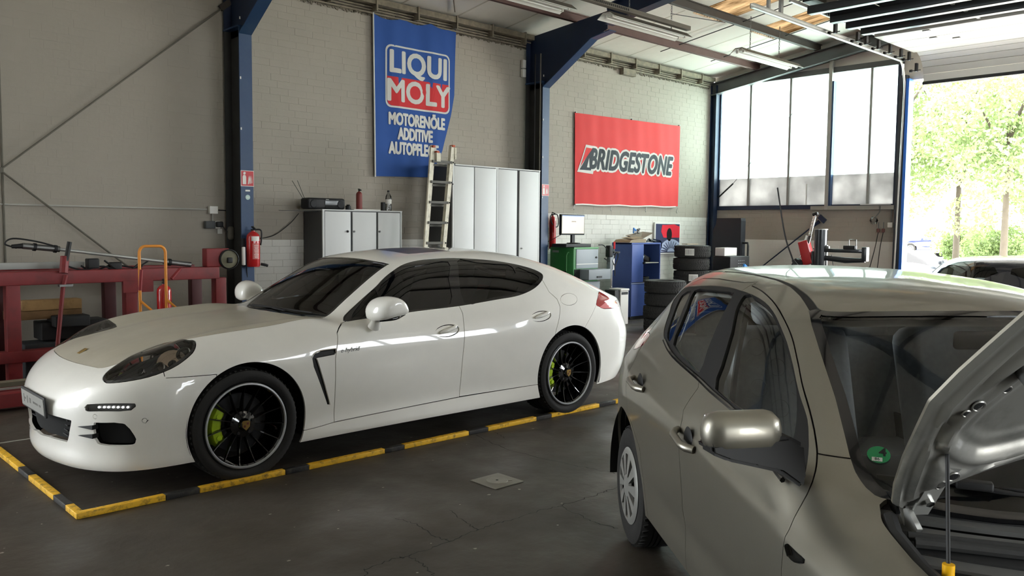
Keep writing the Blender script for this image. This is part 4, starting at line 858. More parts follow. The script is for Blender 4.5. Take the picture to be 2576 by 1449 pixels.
    fs=[(i*(nv+1)+j,(i+1)*(nv+1)+j,(i+1)*(nv+1)+j+1,i*(nv+1)+j+1) for i in range(nu) for j in range(nv)]
    b=MB(); b.add(bot,fs,True); o=b.build('inner_panel',mat('bonnet_underside',(138,137,132),.36,.5,coat=.35,var=.05,vscale=9,coatr=.1,dirt=((60,60,58),.5),dscale=6),hb,fix=False)
    b=MB(); b.add(top,[f[::-1] for f in fs],True)
    ring=[j for j in range(nv+1)]+[(i)*(nv+1)+nv for i in range(1,nu+1)]+[nu*(nv+1)+j for j in range(nv-1,-1,-1)]+[i*(nv+1) for i in range(nu-1,0,-1)]
    rv=[top[k] for k in ring]+[bot[k] for k in ring]; L=len(ring)
    b.add(rv,[(i,(i+1)%L,L+(i+1)%L,L+i) for i in range(L)]); b.build('outer_skin',M_silver,hb,fix=False)
    for hs,hn,hr in holes:
        k=int(np.argmin((A[:,0]-hs)**2+(A[:,1]-hn)**2)); zz=-crown[k]+hgt[k]
        MB().lathe([(.0005,-.0022),(hr,-.0020),(hr*1.25,-.0008)],c=(-hs,hn,zz),n=18).build('stamped_hole',M_void,hb); MB().tube([(-hs+hr*1.25*math.cos(q),hn+hr*1.25*math.sin(q),zz-.001) for q in np.linspace(0,2*math.pi,19)[:-1]],.0025,n=5,closed=True).build('hole_rim',MATS['bonnet_underside'],hb)
    for s in(1,-1):
        b=MB(); b.cyl((-.50,s*.545,-.060),(-.50,s*.545,-.110),.0165,.0145,n=16); b.build('rubber_stop',mat('stop_rubber',(70,70,68),.8),hb)
        b=MB(); b.add([(-.02,s*.635,-.05),(-.20,s*.60,-.075),(-.19,s*.555,-.075),(-.02,s*.585,-.05),(.02,s*.625,-.10),(.015,s*.612,-.10)],[(0,1,2,3),(0,3,5,4)]); b.box((-.10,s*.59,-.070),(.17,.045,.006)); b.box((.0,s*.618,-.09),(.06,.014,.07)); h=b.build('hinge',mat('hinge_silver',(165,165,160),.35,.5),hb)
        for k in(.07,.145): MB().cyl((-k,s*.588,-.07),(-k,s*.588,-.084),.011,n=6).build('hinge_bolt',M_chr,h)
    rt=Vector((-.262,.605,-.045)); Mh=Matrix.Translation(hb.location)@Matrix.Rotation(math.radians(55),4,'Y'); p=Mh@rt
    MB().tube([p,(.115,.665,.86)],.0045,n=8).build('prop_rod',M_blk,root)
    MB().box(p,(.02,.03,.02),bev=.004).build('rod_bracket',M_chr,root)
    # sticker on the windscreen
    c=np.array([[.545,.592,1.0]]); c=body.project(c,6)[0]; n=body.G(c[None])[0]; n/=np.linalg.norm(n)
    q=Vector(n).to_track_quat('Z','Y').to_matrix().to_4x4(); Ms=Matrix.Translation(c-n*.006)@q
    def stick(dz,r): return None
    b=MB(); b.M=Matrix.Translation(c+n*.0005)@q; b.lathe([(.029,0),(.029,.001),(.0005,.001)],n=32); st_=b.build('round_sticker',mat('sticker_green',(20,120,70),.5),root); st_['label']='round green badge sticker'
    xdir=(q.to_3x3()@Vector((0,1,0))); 
    up=Vector((0,0,1)); up=(up-Vector(n)*up.dot(Vector(n))).normalized(); rt_=up.cross(Vector(n)).normalized()
    Mt=Matrix((rt_,up,Vector(n))).transposed().to_4x4(); Mt.translation=Vector(c+n*.002)
    text('sticker_number','4',.038,mat('print_black',(15,15,15),.6),st_,Mt@Matrix.Translation((.010,.008,0)),.0003,bold=.001)
    b=MB(); b.M=Mt; b.box((-.004,-.017,.0),(.026,.013,.0006)); b.build('sticker_field',M_plate,st_)
    text('sticker_text','86',.013,MATS['print_black'],st_,Mt@Matrix.Translation((-.004,-.017,.0008)),.0002)
    # interior: seats, belts, wheel, dashboard
    for k,(x,y,w_) in enumerate(((1.32,.36,.50),(1.32,-.36,.50))):
        st_=soft('seat',(x,y,.52),(.50,w_,.20),M_seat_grey,root); bk=soft('seat_back',(.30,0,.36),(.16,w_*.98,.68),M_seat_grey,st_,(0,.30,0)); hr=soft('head_rest',(.42,0,.78),(.10,.26,.19),M_seat_grey,st_,(0,.22,0),.045)
        for j in(-.06,.06): MB().cyl((.39,j,.60),(.42,j,.74),.006,n=8).build('head_rest_post',M_chr,st_)
        if k==0:
            b=MB(); rr_=random.Random(4)
            for a in range(1,5):
                for c_ in range(7):
                    if (a+c_)%2: continue
                    b.tube([(-.087,-.16+a*.08+.034*math.cos(t),-.24+c_*.08+.034*math.sin(t)) for t in np.linspace(.4,2*math.pi-.6,16)],.0013,n=4)
            o=b.build('seat_stitching',mat('seat_thread',(135,138,135),.8),bk); o['kind']='stuff'
    soft('rear_bench',(2.05,0,.52),(.48,1.25,.18),M_seat_grey,root); soft('rear_backrest',(2.38,0,.80),(.16,1.25,.56),M_seat_grey,root,(0,.28,0))
    for y in(.36,-.36): soft('rear_head_rest',(2.46,y,1.12),(.10,.26,.14),M_seat_grey,root,(0,.2,0),.04)
    soft('dashboard',(.64,0,.82),(.46,1.36,.20),M_trim_dark,root,(0,-.04,0),.08)
    b=MB(); b.tube([(0,.18*math.cos(a),.18*math.sin(a)) for a in np.linspace(0,2*math.pi,33)[:-1]],.015,n=8,closed=True); b.box((0,0,0),(.04,.14,.10),bev=.02)
    for a in(0,math.pi,-R90): b.box((0,.10*math.cos(a),.10*math.sin(a)),(.015,.16 if a!=-R90 else .03,.03 if a!=-R90 else .16))
    sw=b.build('steering_wheel',M_trim_dark,root); sw.location=(.93,-.36,.90); sw.rotation_euler=(0,-.42,0)
    MB().box((.98,0,1.245),(.03,.22,.06),bev=.014).build('inner_mirror',M_blk,root)
    for s in(1,-1):
        MB().tube(bez([(1.62,s*.55,1.30),(1.60,s*.60,1.05),(1.50,s*.66,.70),(1.45,s*.66,.50)],5),.012,n=4).build('seat_belt',M_trim_dark,root)
        soft('door_trim',(1.10,s*.725,.66),(.80,.05,.48),M_trim_grey,root,bev=.02); soft('door_trim',(1.82,s*.735,.74),(.62,.05,.48),M_trim_grey,root,bev=.02)
    # roof aerial
    b=MB(); b.tube([(0,0,0),(.05,0,.03)],[.012,.007],n=8); b.tube(bez([(.05,0,.03),(.16,0,.16),(.27,0,.40)],5),.0042,n=6); a=b.build('roof_aerial',M_blk,root); a.location=(2.42,0,1.415)
    return root
hatch=build_hatch()
# ================================================================ the hall
YW,XG=10.0,15.39
M_wall_up=mat('wall_paint_grey',(153,146,135),.85,var=.05,vscale=1.3,dirt=((150,146,134),.35),dscale=1.1,bump=.15,bscale=25)
M_wall_lo=mat('wall_paint_white',(216,214,206),.8,var=.03,vscale=2,dirt=((180,176,165),.3),dscale=1.6,bump=.15,bscale=25)
M_joint=M_wall_up
M_blue=mat('steel_blue_paint',(28,56,90),.45,var=.08,vscale=4,dirt=((60,80,100),.4),dscale=3)
M_navy=mat('steel_navy_paint',(20,34,58),.5,var=.1,vscale=3)
M_beam=mat('beam_grey_paint',(74,74,74),.6,var=.1,vscale=3)
M_beamd=mat('beam_grime_and_shade',(44,44,42),.8,var=.2,vscale=5)  # column web and back: grime plus the recess's shade put into the colour
M_purl=mat('purlin_red_brown',(92,66,60),.7,var=.15,vscale=4)
M_purl2=mat('purlin_dark_brown',(62,56,50),.7,var=.15,vscale=4)
M_roof=mat('roof_sheet_white',(244,240,230),.8,var=.03,vscale=.8,dirt=((190,182,166),.3),dscale=.6)
M_galv=mat('galvanised',(170,170,165),.4,.6,var=.1,vscale=8)
M_cable=mat('cable_black',(18,18,18),.6)
M_trayd=mat('dusty_conduit',(120,112,96),.8,var=.3,vscale=12)
def bx(name,a,b,m,parent=None,bev=0): return MB().box2(a,b,bev).build(name,m,parent)
def floor_mat():
    m=mat('floor_concrete',(66,60,53),.62,var=.16,vscale=1.2,bump=.25,bscale=18,dirt=((66,62,56),.75),dscale=.9,spec=.35)
    n=m.node_tree; b=n.nodes['Principled BSDF']; t=n.nodes.new('ShaderNodeTexCoord'); z=n.nodes.new('ShaderNodeTexNoise'); z.inputs['Scale'].default_value=1.7; z.inputs['Detail'].default_value=7
    r=n.nodes.new('ShaderNodeMapRange'); r.inputs[1].default_value=.35; r.inputs[2].default_value=.7; r.inputs[3].default_value=.38; r.inputs[4].default_value=.75
    n.links.new(t.outputs['Object'],z.inputs[0]); n.links.new(z.outputs[0],r.inputs[0]); n.links.new(r.outputs[0],b.inputs['Roughness']); return m
M_floor=floor_mat()
fl=struct(bx('floor',(-8,-6.2,-.2),(XG+.25,YW+.3,0),M_floor))
M_crack=mat('crack',(34,32,29),.9)
CR=[[(2.13,3.21),(2.33,3.215),(2.38,3.2),(2.66,3.21),(2.91,3.24),(3.1,3.23),(3.35,3.23),(3.48,3.21),(3.83,3.2),(3.97,3.21),(4.6,3.18)],[(2.38,3.2),(2.37,3.06),(2.33,2.93)],[(2.65,3.68),(2.67,3.52),(2.64,3.3),(2.66,3.21)],[(2.95,3.57),(2.89,3.37),(2.86,3.24)],[(3.47,3.21),(3.42,2.95),(3.42,2.75)],[(4.19,4.78),(4.09,4.29),(4.14,3.76),(4.21,3.4)],[(4.38,4.78),(4.29,4.55)],[(2.13,3.21),(2.05,3.05),(1.9,2.98)]]
for li in CR:
    b=MB(); pts=[]
    P_=bez([(x,y,0) for x,y in li],10)
    for i,p in enumerate(P_): pts.append((p.x+random.uniform(-.012,.012),p.y+random.uniform(-.012,.012)))
    for i in range(len(pts)-1):
        a=Vector(pts[i]+(0,)); c=Vector(pts[i+1]+(0,)); d=(c-a); 
        if d.length<1e-4: continue
        d=Vector((-d.y,d.x,0)).normalized()*random.uniform(.0012,.0035); z=Vector((0,0,.0012)); b.add([a-d+z,c-d+z,c+d+z,a+d+z],[(0,1,2,3)])
    b.build('floor_crack',M_crack,fl)['kind']='stuff'
# light litter and paint spots lying on the slab
b=MB()
for _ in range(170):
    x,y=random.uniform(.6,7.5),random.uniform(1.2,7.2); r=random.uniform(.003,.011); k=random.randint(4,6)
    b.add([(x+r*math.cos(2*math.pi*i/k)*random.uniform(.6,1.6),y+r*math.sin(2*math.pi*i/k)*random.uniform(.6,1.2),.002) for i in range(k)],[tuple(range(k))])
o=b.build('paint_spots',mat('paint_spot',(150,145,135),.8),fl); o['kind']='stuff'
# floor hatch
h=thing('floor_hatch','small square steel floor hatch with a round lid, in the open floor','hatch',(3.515,3.795,0))
bx('frame_plate',(-.12,-.12,0),(.12,.12,.006),mat('hatch_steel',(120,116,106),.5,.3,var=.1,vscale=10),h,.002)
b=MB(); b.lathe([(.001,.0092),(.068,.0092),(.070,.006)],n=36); b.box((.06,-.045,.0075),(.04,.016,.003),rot=Matrix.Rotation(-.65,3,'Z')); b.build('lid',mat('hatch_lid',(128,124,114),.45,.3,var=.1,vscale=10),h)
MB().cyl((0,0,.0085),(0,0,.0098),.009,n=14).build('lid_hole',M_void,h)
# yellow and black kerb frame round the sunken bay
M_yel=mat('kerb_yellow',(226,176,42),.55,var=.1,vscale=9,dirt=((60,52,30),.9),dscale=26); M_kblk=mat('kerb_black',(30,29,28),.6,var=.2,vscale=20,dirt=((90,84,74),.5),dscale=22)
k=thing('kerb_frame','yellow and black striped steel kerb framing the bay under the white car','kerb',(0,0,0))
xs=[1.36,1.84,2.04,2.60,2.77,3.37,3.54,4.15,4.35,4.89,5.07,5.69,5.92,6.5,6.7,7.3,7.5,8.0]
for i in range(len(xs)-1):
    o=MB().box2((xs[i],4.80,0),(xs[i+1]-.002,4.845,.034),.004).build('kerb_segment',M_kblk if i%2 else M_yel,k)
ys=[4.846,5.0,5.23,5.75,5.99,6.63,6.9,7.4]
for i in range(len(ys)-1): MB().box2((1.36,ys[i],0),(1.405,ys[i+1]-.002,.034),.004).build('kerb_segment',M_kblk if i%2 else M_yel,k)
struct(bx('trim_1',(-1.2,6.86,0),(2.2,6.885,.003),mat('floor_line_grey',(150,148,140),.6)))
# ---------------------------------------------------------------- walls with every brick its own relief
def brickmesh(name,L,H,D,m):
    me=bpy.data.meshes.new(name); e=.0018
    v=[(0,0,0),(L,0,0),(L,0,H),(0,0,H),(e,-D,e),(L-e,-D,e),(L-e,-D,H-e),(e,-D,H-e)]
    me.from_pydata(v,[],[(4,5,6,7),(0,1,5,4),(1,2,6,5),(2,3,7,6),(3,0,4,7)]); me.materials.append(m); return me
cm=cam.matrix_world.inverted()
def px(P):
    q=cm@Vector(P); 
    if q.z>-.1: return None
    return (1288-2105.4*q.x/q.z,724.5+2105.4*q.y/q.z,-q.z)
def brickwall(name,x0,x1,z0,z1,place,paint,L=.262,H=.0885,J=.0035,maxparts=300,hole=None,backthick=.25,seed=1,nstep=12):
    r=random.Random(seed); items=[]
    nz=int((z1-z0)/H)+1
    for j in range(nz):
        zz=z0+j*H; hh=min(H,z1-zz)
        if hh<.02: continue
        off=(j%2)*L*.5+r.uniform(-.03,.03)*1+(.06 if j%4==2 else 0); x=x0-off
        while x<x1:
            a,b=max(x,x0),min(x+L,x1); x+=L
            if b-a<.03: continue
            if hole and hole((a+b)/2,zz+hh/2): continue
            rough=.15 if x0+a<2 and name=='wall_back' and a<4.7 else (.35 if name=='wall_back' and a<4.7 else 1); q=r.random(); jj=(.0014+.0030*q*q*q)*(.6+.4*rough)+.0004; items.append((a+jj/2,zz+jj/2,b-a-jj,hh-jj,(.0008+.0022*r.random()+(.0015 if q>.8 else 0))*(.35+.65*rough)))
    sc=[]
    for it in items:
        p=px(place(it[0]+it[2]/2,it[1]+it[3]/2,0)); 
        if p is None or not(0<p[0]<2576 and 0<p[1]<1449): sc.append(0); continue
        p2=px(place(it[0]+it[2],it[1],0)) ; sc.append(abs(p2[0]-p[0])*it[3]/p[2])
    order=sorted(range(len(items)),key=lambda i:-sc[i]); part=set(i for i in order[:maxparts] if sc[i]>0)
    root=MB(); cache={}
    zp=next(zz for zz in np.arange(z0,z1,H) if paint((x0+x1)/2+3,zz+.03)==0)
    root.box2(place(x0,zp,-.004),place(x1,z1,-backthick)); root.cur=1; root.box2(place(x0,z0,-.004),place(x1,zp,-backthick)); back=struct(root.build(name,[M_wall_up,M_wall_lo if maxparts and name=='wall_right' else M_wall_up]))
    M0=Matrix((Vector(place(1,0,0))-Vector(place(0,0,0)),Vector(place(0,0,-1))-Vector(place(0,0,0)),Vector((0,0,1)))).transposed().to_4x4(); org=Vector(place(0,0,0))
    vs=[];fs=[];mi=[]; mts=[M_wall_up,M_wall_lo]
    for i,(x,z,l,h,d) in enumerate(items):
        m=paint(x,z)
        if i in part:
            key=(round(l,3),round(h,3),m)
            if key not in cache: cache[key]=brickmesh('brick',l,h,.005,mts[m])
            o=link('brick',cache[key],back); M=M0.copy(); M.translation=org+M0.to_3x3()@Vector((x,-(d-.005)+.004,z)); 
            o.matrix_world=M; 
        else:
            e=.0018; b0=len(vs); y=.004
            for q in [(x,y,z),(x+l,y,z),(x+l,y,z+h),(x,y,z+h),(x+e,y-d,z+e),(x+l-e,y-d,z+e),(x+l-e,y-d,z+h-e),(x+e,y-d,z+h-e)]: vs.append(tuple(org+M0.to_3x3()@Vector(q)))
            for f in [(4,5,6,7),(0,1,5,4),(1,2,6,5),(2,3,7,6),(3,0,4,7)]: fs.append(tuple(k+b0 for k in f)); mi.append(m)
    me=bpy.data.meshes.new('brick_field'); me.from_pydata(vs,[],fs); me.materials.append(mts[0]); me.materials.append(mts[1]); me.polygons.foreach_set('material_index',mi)
    o=link('brick_field',me,back); o['kind']='stuff'; return back
# long wall: place(x,z,d): d>0 towards the room
def pl_back(x,z,d): return (x,YW-d,z)
def paint_back(x,z):
    if x<4.75: return 0
    if x<10.0: return 1 if z<1.36 else 0
    return 1 if z<1.82 else 0
brickwall('wall_back',-3.0,XG,0,4.76,pl_back,paint_back,seed=3)
def pl_right(y,z,d): return (XG-d,y,z)
# on the gable the brick runs along -y so that its face looks into the room
def pl_gable(u,z,d): return (XG-d,YW-u,z)
brickwall('wall_right',0,3.85,0,2.02,pl_gable,lambda u,z:1 if z<1.37 else 0,seed=5)
# gable parts above and around the windows, and the rest of the shell
M_plain=mat('plain_wall',(112,110,104),.9,var=.06,vscale=.6); M_gab=mat('gable_sheet',(222,218,210),.7,var=.08,vscale=1.5)
def roofz(y): return 4.93+.15*(8.94-y) if y>1 else 4.93+.15*(8.94-1)-.15*(1-y)
b=MB()
b.prism([(6.12,4.62),(10.0,4.62),(10.0,roofz(10)+.1),(1,roofz(1)+.1),(-6.1,roofz(-6.1)+.1),(-6.1,0),(1.9,0),(1.9,4.27),(6.12,4.27)],XG+.02,XG+.22,'YZ'); struct(b.build('wall_right',M_gab))
# near side wall with a long glazed strip, end wall with an open gate
b=MB(); b.box2((-8,-6.2,4.2),(XG,-6,6.6)); b.box2((4.2,-6.2,0),(XG,-6,2.4)); b.box2((-8,-6.2,0),(.4,-6,4.2)); b.box2((.4,-6.2,3.0),(4.2,-6,4.2))
for x0,x1 in((4.2,7),(13.1,XG)): b.box2((x0,-6.2,2.4),(x1,-6,4.2))
struct(b.build('wall_front',M_plain))
b=MB(); b.box2((-8.2,-6,0),(-8,YW,7)); struct(b.build('wall_left',M_plain))
dg=struct(bx('door_1',(.4,-6.14,2.96),(4.2,-6.04,3.0),M_blue))
for i in range(5): bx('glare_break_bar',(.4+i*.95-.03,-6.14,0),(.4+i*.95+.03,-6.06,3.0),M_beam,dg)  # unseen uprights, added to break up the gate's glare on the car paint
for z in(1.2,2.1): bx('glare_break_rail',(.4,-6.13,z),(4.2,-6.07,z+.09),M_beam,dg)  # unseen cross rails, added to split the same reflected glare
wf=struct(bx('window_2',(7,-6.16,2.36),(13.1,-6.04,2.42),M_blue))
for i in range(7): bx('mullion',(7+i*.99,-6.14,2.4),(7.06+i*.99,-6.05,4.2),M_blue,wf)
# roof
am=[(11.56,12.4),(13.3,14.12)]
b=MB()
def slab(x0,x1,y0,y1): 
    b.add([(x0,y0,roofz(y0)),(x1,y0,roofz(y0)),(x1,y1,roofz(y1)),(x0,y1,roofz(y1)),(x0,y0,roofz(y0)+.1),(x1,y0,roofz(y0)+.1),(x1,y1,roofz(y1)+.1),(x0,y1,roofz(y1)+.1)],[(0,3,2,1),(4,5,6,7),(0,1,5,4),(1,2,6,5),(2,3,7,6),(3,0,4,7)])
slab(-8,XG+.1,7.97,YW+.1); slab(-8,XG+.1,1,4); slab(-8,XG+.1,-6.2,1)
for x0,x1 in((-8,am[0][0]),(am[0][1],am[1][0]),(am[1][1],XG+.1)): slab(x0,x1,4,7.97)
ceil=struct(b.build('ceiling',M_roof))
for x in np.arange(-6,15.2,1.02):
    bx('sheet_joint',(x,7.95,0),(x+.03,9.98,.004),mat('sheet_lap',(205,198,184),.8),ceil); o=ceil.children[-1]; o.rotation_euler=(-math.atan(.15),0,0); o.location=(0,0.0,roofz(0)-.0115+0.0*x) if False else (0,.0,0)
    me=o.data
    for v in me.vertices: v.co.z=roofz(v.co.y)-(.002 if v.co.z<.002 else .0)
    o.rotation_euler=(0,0,0)
amb=bpy.data.materials.new('amber_sheet'); amb.use_nodes=True; n=amb.node_tree; n.nodes.clear(); o_=n.nodes.new('ShaderNodeOutputMaterial'); t1=n.nodes.new('ShaderNodeBsdfTranslucent'); nz=n.nodes.new('ShaderNodeTexNoise'); nz.inputs['Scale'].default_value=2.2; nz.inputs['Detail'].default_value=6
tcx=n.nodes.new('ShaderNodeTexCoord'); mp=n.nodes.new('ShaderNodeMapping'); mp.inputs['Scale'].default_value=(4,.7,1); rp=n.nodes.new('ShaderNodeValToRGB'); rp.color_ramp.elements[0].position=.35; rp.color_ramp.elements[0].color=(.012,.006,.002,1); rp.color_ramp.elements[1].position=.66; rp.color_ramp.elements[1].color=(.085,.056,.028,1)
n.links.new(tcx.outputs['Object'],mp.inputs[0]); n.links.new(mp.outputs[0],nz.inputs['Vector']); n.links.new(nz.outputs[0],rp.inputs[0]); n.links.new(rp.outputs[0],t1.inputs[0]); n.links.new(t1.outputs[0],o_.inputs[0])
for i,(x0,x1) in enumerate(am):
    b=MB(); b.grid(lambda u,v:(x0+(x1-x0)*u,4+3.97*v,roofz(4+3.97*v)+.03+.018*math.sin(u*(x1-x0)/.076*2*math.pi)),88,2)
    b.build('skylight_sheet',amb,ceil)['label']='amber corrugated rooflight sheet'
# portal frames
def ibeam(name,a,b_,w,h,tf,tw,m,parent,up):
    """I section from a to b; flange width w, depth h along up"""
    a=Vector(a); b_=Vector(b_); d=(b_-a).normalized(); u=Vector(up); u=(u-d*u.dot(d)).normalized(); s=d.cross(u); q=MB()
    for c,(ww,hh) in ((u*(h/2-tf/2),(w,tf)),(-u*(h/2-tf/2),(w,tf)),(Vector((0,0,0)),(tw,h-2*tf))):
        vs=[]
        for p in(a,b_):
            for i,j in((-1,-1),(1,-1),(1,1),(-1,1)): vs.append(p+c+s*(i*ww/2)+u*(j*hh/2))
        q.add(vs,[(3,2,1,0),(4,5,6,7),(0,1,5,4),(1,2,6,5),(2,3,7,6),(3,0,4,7)])
    return q.build(name,m,parent)
def portal(X,label):
    t=thing('steel_frame',label,'steel frame',(X,0,0))
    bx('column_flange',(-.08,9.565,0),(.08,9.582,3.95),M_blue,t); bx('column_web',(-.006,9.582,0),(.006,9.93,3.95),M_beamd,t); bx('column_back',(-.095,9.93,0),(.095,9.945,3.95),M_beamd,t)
    q=MB(); q.prism([(9.94,3.86),(9.94,4.72),(8.3,4.86),(8.3,4.60),(8.56,4.50),(9.56,3.88)],-.006,.006,'YZ'); q.build('haunch_web',M_navy,t)
    q=MB()
    for (y0,z0),(y1,z1) in (((9.57,3.88),(8.56,4.50)),((8.56,4.50),(8.2,4.56))):
        q.add([(-.08,y0,z0),(.08,y0,z0),(.08,y1,z1),(-.08,y1,z1),(-.08,y0,z0-.014),(.08,y0,z0-.014),(.08,y1,z1-.014),(-.08,y1,z1-.014)],[(0,1,2,3),(7,6,5,4),(0,4,5,1),(1,5,6,2),(2,6,7,3),(3,7,4,0)])
    q.build('haunch_flange',M_blue,t)
    bx('cap_plate',(-.10,9.56,3.945),(.10,9.95,3.965),M_blue,t); bx('outer_flange',(-.095,9.93,3.95),(.095,9.945,4.74),M_navy,t)
    ibeam('rafter',(0,8.3,roofz(8.3)-.24),(0,1,roofz(1)-.24),.19,.28,.016,.012,M_navy,t,(0,0,1)); ibeam('rafter',(0,1,roofz(1)-.24),(0,-6,roofz(-6)-.24),.19,.28,.016,.012,M_navy,t,(0,0,1))
    q=MB()
    for z in(2.1,2.75,3.35,4.05): q.box((-.068,9.562,z),(.014,.006,.03))
    q.build('clip',mat('white_clip',(220,220,215),.5),t)['kind']='stuff'
    return t
portal(4.705,'blue steel portal frame left of the blue banner'); portal(9.87,'blue steel portal frame between the tall cabinets and the red banner')
g=thing('gable_frame','grey steel rafter and corner post along the window wall','steel frame',(XG,0,0))
ibeam('rafter',(-.12,9.98,roofz(9.98)-.26),(-.12,1,roofz(1)-.26),.16,.24,.014,.010,M_beam,g,(0,0,1)); ibeam('corner_post',(-.10,9.90,0),(-.10,9.90,4.6),.14,.14,.012,.01,M_navy,g,(0,1,0))
bx('wind_girt',(-.06,6.1,4.56),(.0,9.95,4.66),M_beam,g)
# purlins
for i in range(7):
    y=8.94-1.27*i; z=roofz(y)-.002
    MB().box2((-8,y-.035,z-.13),(XG-.02,y+.035,z-.118)).box2((-8,y-.006,z-.13),(XG-.02,y+.006,z)).box2((-8,y-.035,z-.012),(XG-.02,y+.035,z)).build('purlin',M_purl if i==0 else M_purl2,ceil)
# sag rods
for i,(a,c) in enumerate((((12.6,9.34),(12.6,6.5)),((14.05,9.22),(14.0,6.5)))):
    tag(MB().tube([(a[0],a[1],roofz(a[1])-.05),(c[0],c[1],roofz(c[1])-.05)],.008,n=6).build('tie_rod',M_cable),'thin dark tie rod across the roof '+('above the lamp by the blue frame' if i==0 else 'above the lamp by the gable'),'rod')
# eaves: dusty conduits, tray and brackets
t=thing('eaves_tray','dusty brown cable tray with conduits along the top of the long wall','cable tray',(0,0,0))
bx('tray',(-3,9.84,4.66),(XG-.2,9.985,4.74),M_trayd,t)
for z,y,r in((4.60,9.95,.014),(4.63,9.93,.012),(4.565,9.965,.016)): MB().tube([(-3,y,z),(XG-.25,y,z)],r,n=6).build('conduit',M_trayd,t)
for x in np.arange(-2.6,15,.72): bx('bracket',(x,9.82,4.57),(x+.025,9.99,4.755),M_trayd,t)
o=t
b=MB(); rr=random.Random(9)
for x in np.arange(-3,15.2,.022): b.box((x,9.99,4.56+rr.uniform(-.03,.02)*rr.random()),(rr.uniform(.01,.05),.012,rr.uniform(.02,.08)),rot=Matrix.Rotation(rr.uniform(-.5,.5),3,'Y'))
b.build('mortar_crumbs',mat('old_mortar',(112,105,92),.95),t)['kind']='stuff'
tag(bx('roof_vent_block',(12.25,9.90,4.44),(12.62,9.99,4.56),M_trayd),'dark block under the eaves above the red banner','block')
# ---------------------------------------------------------------- gable window: mullions, panes, sill
fr=bpy.data.materials.new('frosted_pane'); fr.use_nodes=True; n=fr.node_tree; n.nodes.clear(); o_=n.nodes.new('ShaderNodeOutputMaterial'); a=n.nodes.new('ShaderNodeBsdfTranslucent'); a.inputs[0].default_value=(.70,.80,.79,1); t_=n.nodes.new('ShaderNodeBsdfTransparent'); t_.inputs[0].default_value=(.30,.34,.33,1); d_=n.nodes.new('ShaderNodeAddShader'); gl=n.nodes.new('ShaderNodeBsdfGlossy'); gl.inputs['Roughness'].default_value=.15; mx=n.nodes.new('ShaderNodeMixShader'); mx.inputs[0].default_value=.05
n.links.new(a.outputs[0],d_.inputs[0]); n.links.new(t_.outputs[0],d_.inputs[1]); n.links.new(d_.outputs[0],mx.inputs[1]); n.links.new(gl.outputs[0],mx.inputs[2]); n.links.new(mx.outputs[0],o_.inputs[0])
def low_pane():
    m=bpy.data.materials.new('grey_lower_pane'); m.use_nodes=True; n=m.node_tree; n.nodes.clear(); o_=n.nodes.new('ShaderNodeOutputMaterial'); a=n.nodes.new('ShaderNodeBsdfTranslucent'); d=n.nodes.new('ShaderNodeBsdfDiffuse'); mx=n.nodes.new('ShaderNodeMixShader'); mx.inputs[0].default_value=.35
    t=n.nodes.new('ShaderNodeTexCoord'); z=n.nodes.new('ShaderNodeTexNoise'); z.inputs['Scale'].default_value=2.5; z.inputs['Detail'].default_value=4; r=n.nodes.new('ShaderNodeValToRGB'); r.color_ramp.elements[0].position=.35; r.color_ramp.elements[0].color=(.26,.26,.255,1); r.color_ramp.elements[1].position=.7; r.color_ramp.elements[1].color=(.42,.42,.41,1)
    n.links.new(t.outputs['Object'],z.inputs['Vector']); n.links.new(z.outputs[0],r.inputs[0]); n.links.new(r.outputs[0],a.inputs[0]); d.inputs[0].default_value=(.35,.35,.33,1); n.links.new(a.outputs[0],mx.inputs[1]); n.links.new(d.outputs[0],mx.inputs[2]); n.links.new(mx.outputs[0],o_.inputs[0]); return m
M_low=low_pane()
wn=struct(bx('window_1',(XG-.05,6.15,2.02),(XG+.03,9.86,2.10),M_navy))
ms=[9.83,9.11,8.24,7.39,6.66,6.17]
for i,y in enumerate(ms):
    if i in(0,5): bx('window_frame',(XG-.03,y-.03,2.1),(XG+.04,y+.03,4.6),M_navy,wn)
    elif i==3: bx('window_post',(XG-.11,y-.015,2.0),(XG-.01,y+.05,5.0),mat('post_pale',(150,148,142),.5),wn); bx('post_edge',(XG-.095,y-.05,2.0),(XG+.02,y-.018,4.4),M_blue,wn)
    else: bx('mullion',(XG-.035,y-.022,2.1),(XG+.03,y+.022,4.6),mat('mullion_grey',(130,130,126),.5),wn)
for i in range(5):
    bx('pane',(XG+.005,ms[i+1]+.02,2.66),(XG+.012,ms[i]-.02,4.6),fr,wn); bx('lower_pane',(XG-.002,ms[i+1]+.02,2.1),(XG+.012,ms[i]-.02,2.66),M_low,wn)
MB().tube([(XG+.0-.02,7.85,2.1),(XG-.02,7.85,2.5)],.014,n=8).build('upright_rod',mat('pale_rod',(205,205,200),.4),wn)
bx('window_sill',(XG-.10,6.15,2.00),(XG-.0,7.72,2.075),mat('sill_grey',(140,138,130),.7),wn)
bx('head_rail',(XG-.05,6.12,4.585),(XG+.03,9.9,4.63),M_beam,wn)
tag(bx('white_rod',(XG-.12,6.2,2.085),(XG-.09,6.75,2.10),mat('pale_rod',(205,205,200),.4)),'thin white rod lying on the sill right of the post','rod')
tag(MB().tube([(XG-.06,9.79,2.28),(XG-.06,9.45,2.56)],.016,n=8).tube([(XG-.06,9.45,2.56),(XG-.06,8.14,3.92)],.005,n=6).build('brace_cable',M_cable),'thin bracing cable with turnbuckle crossing the frosted window','cable')
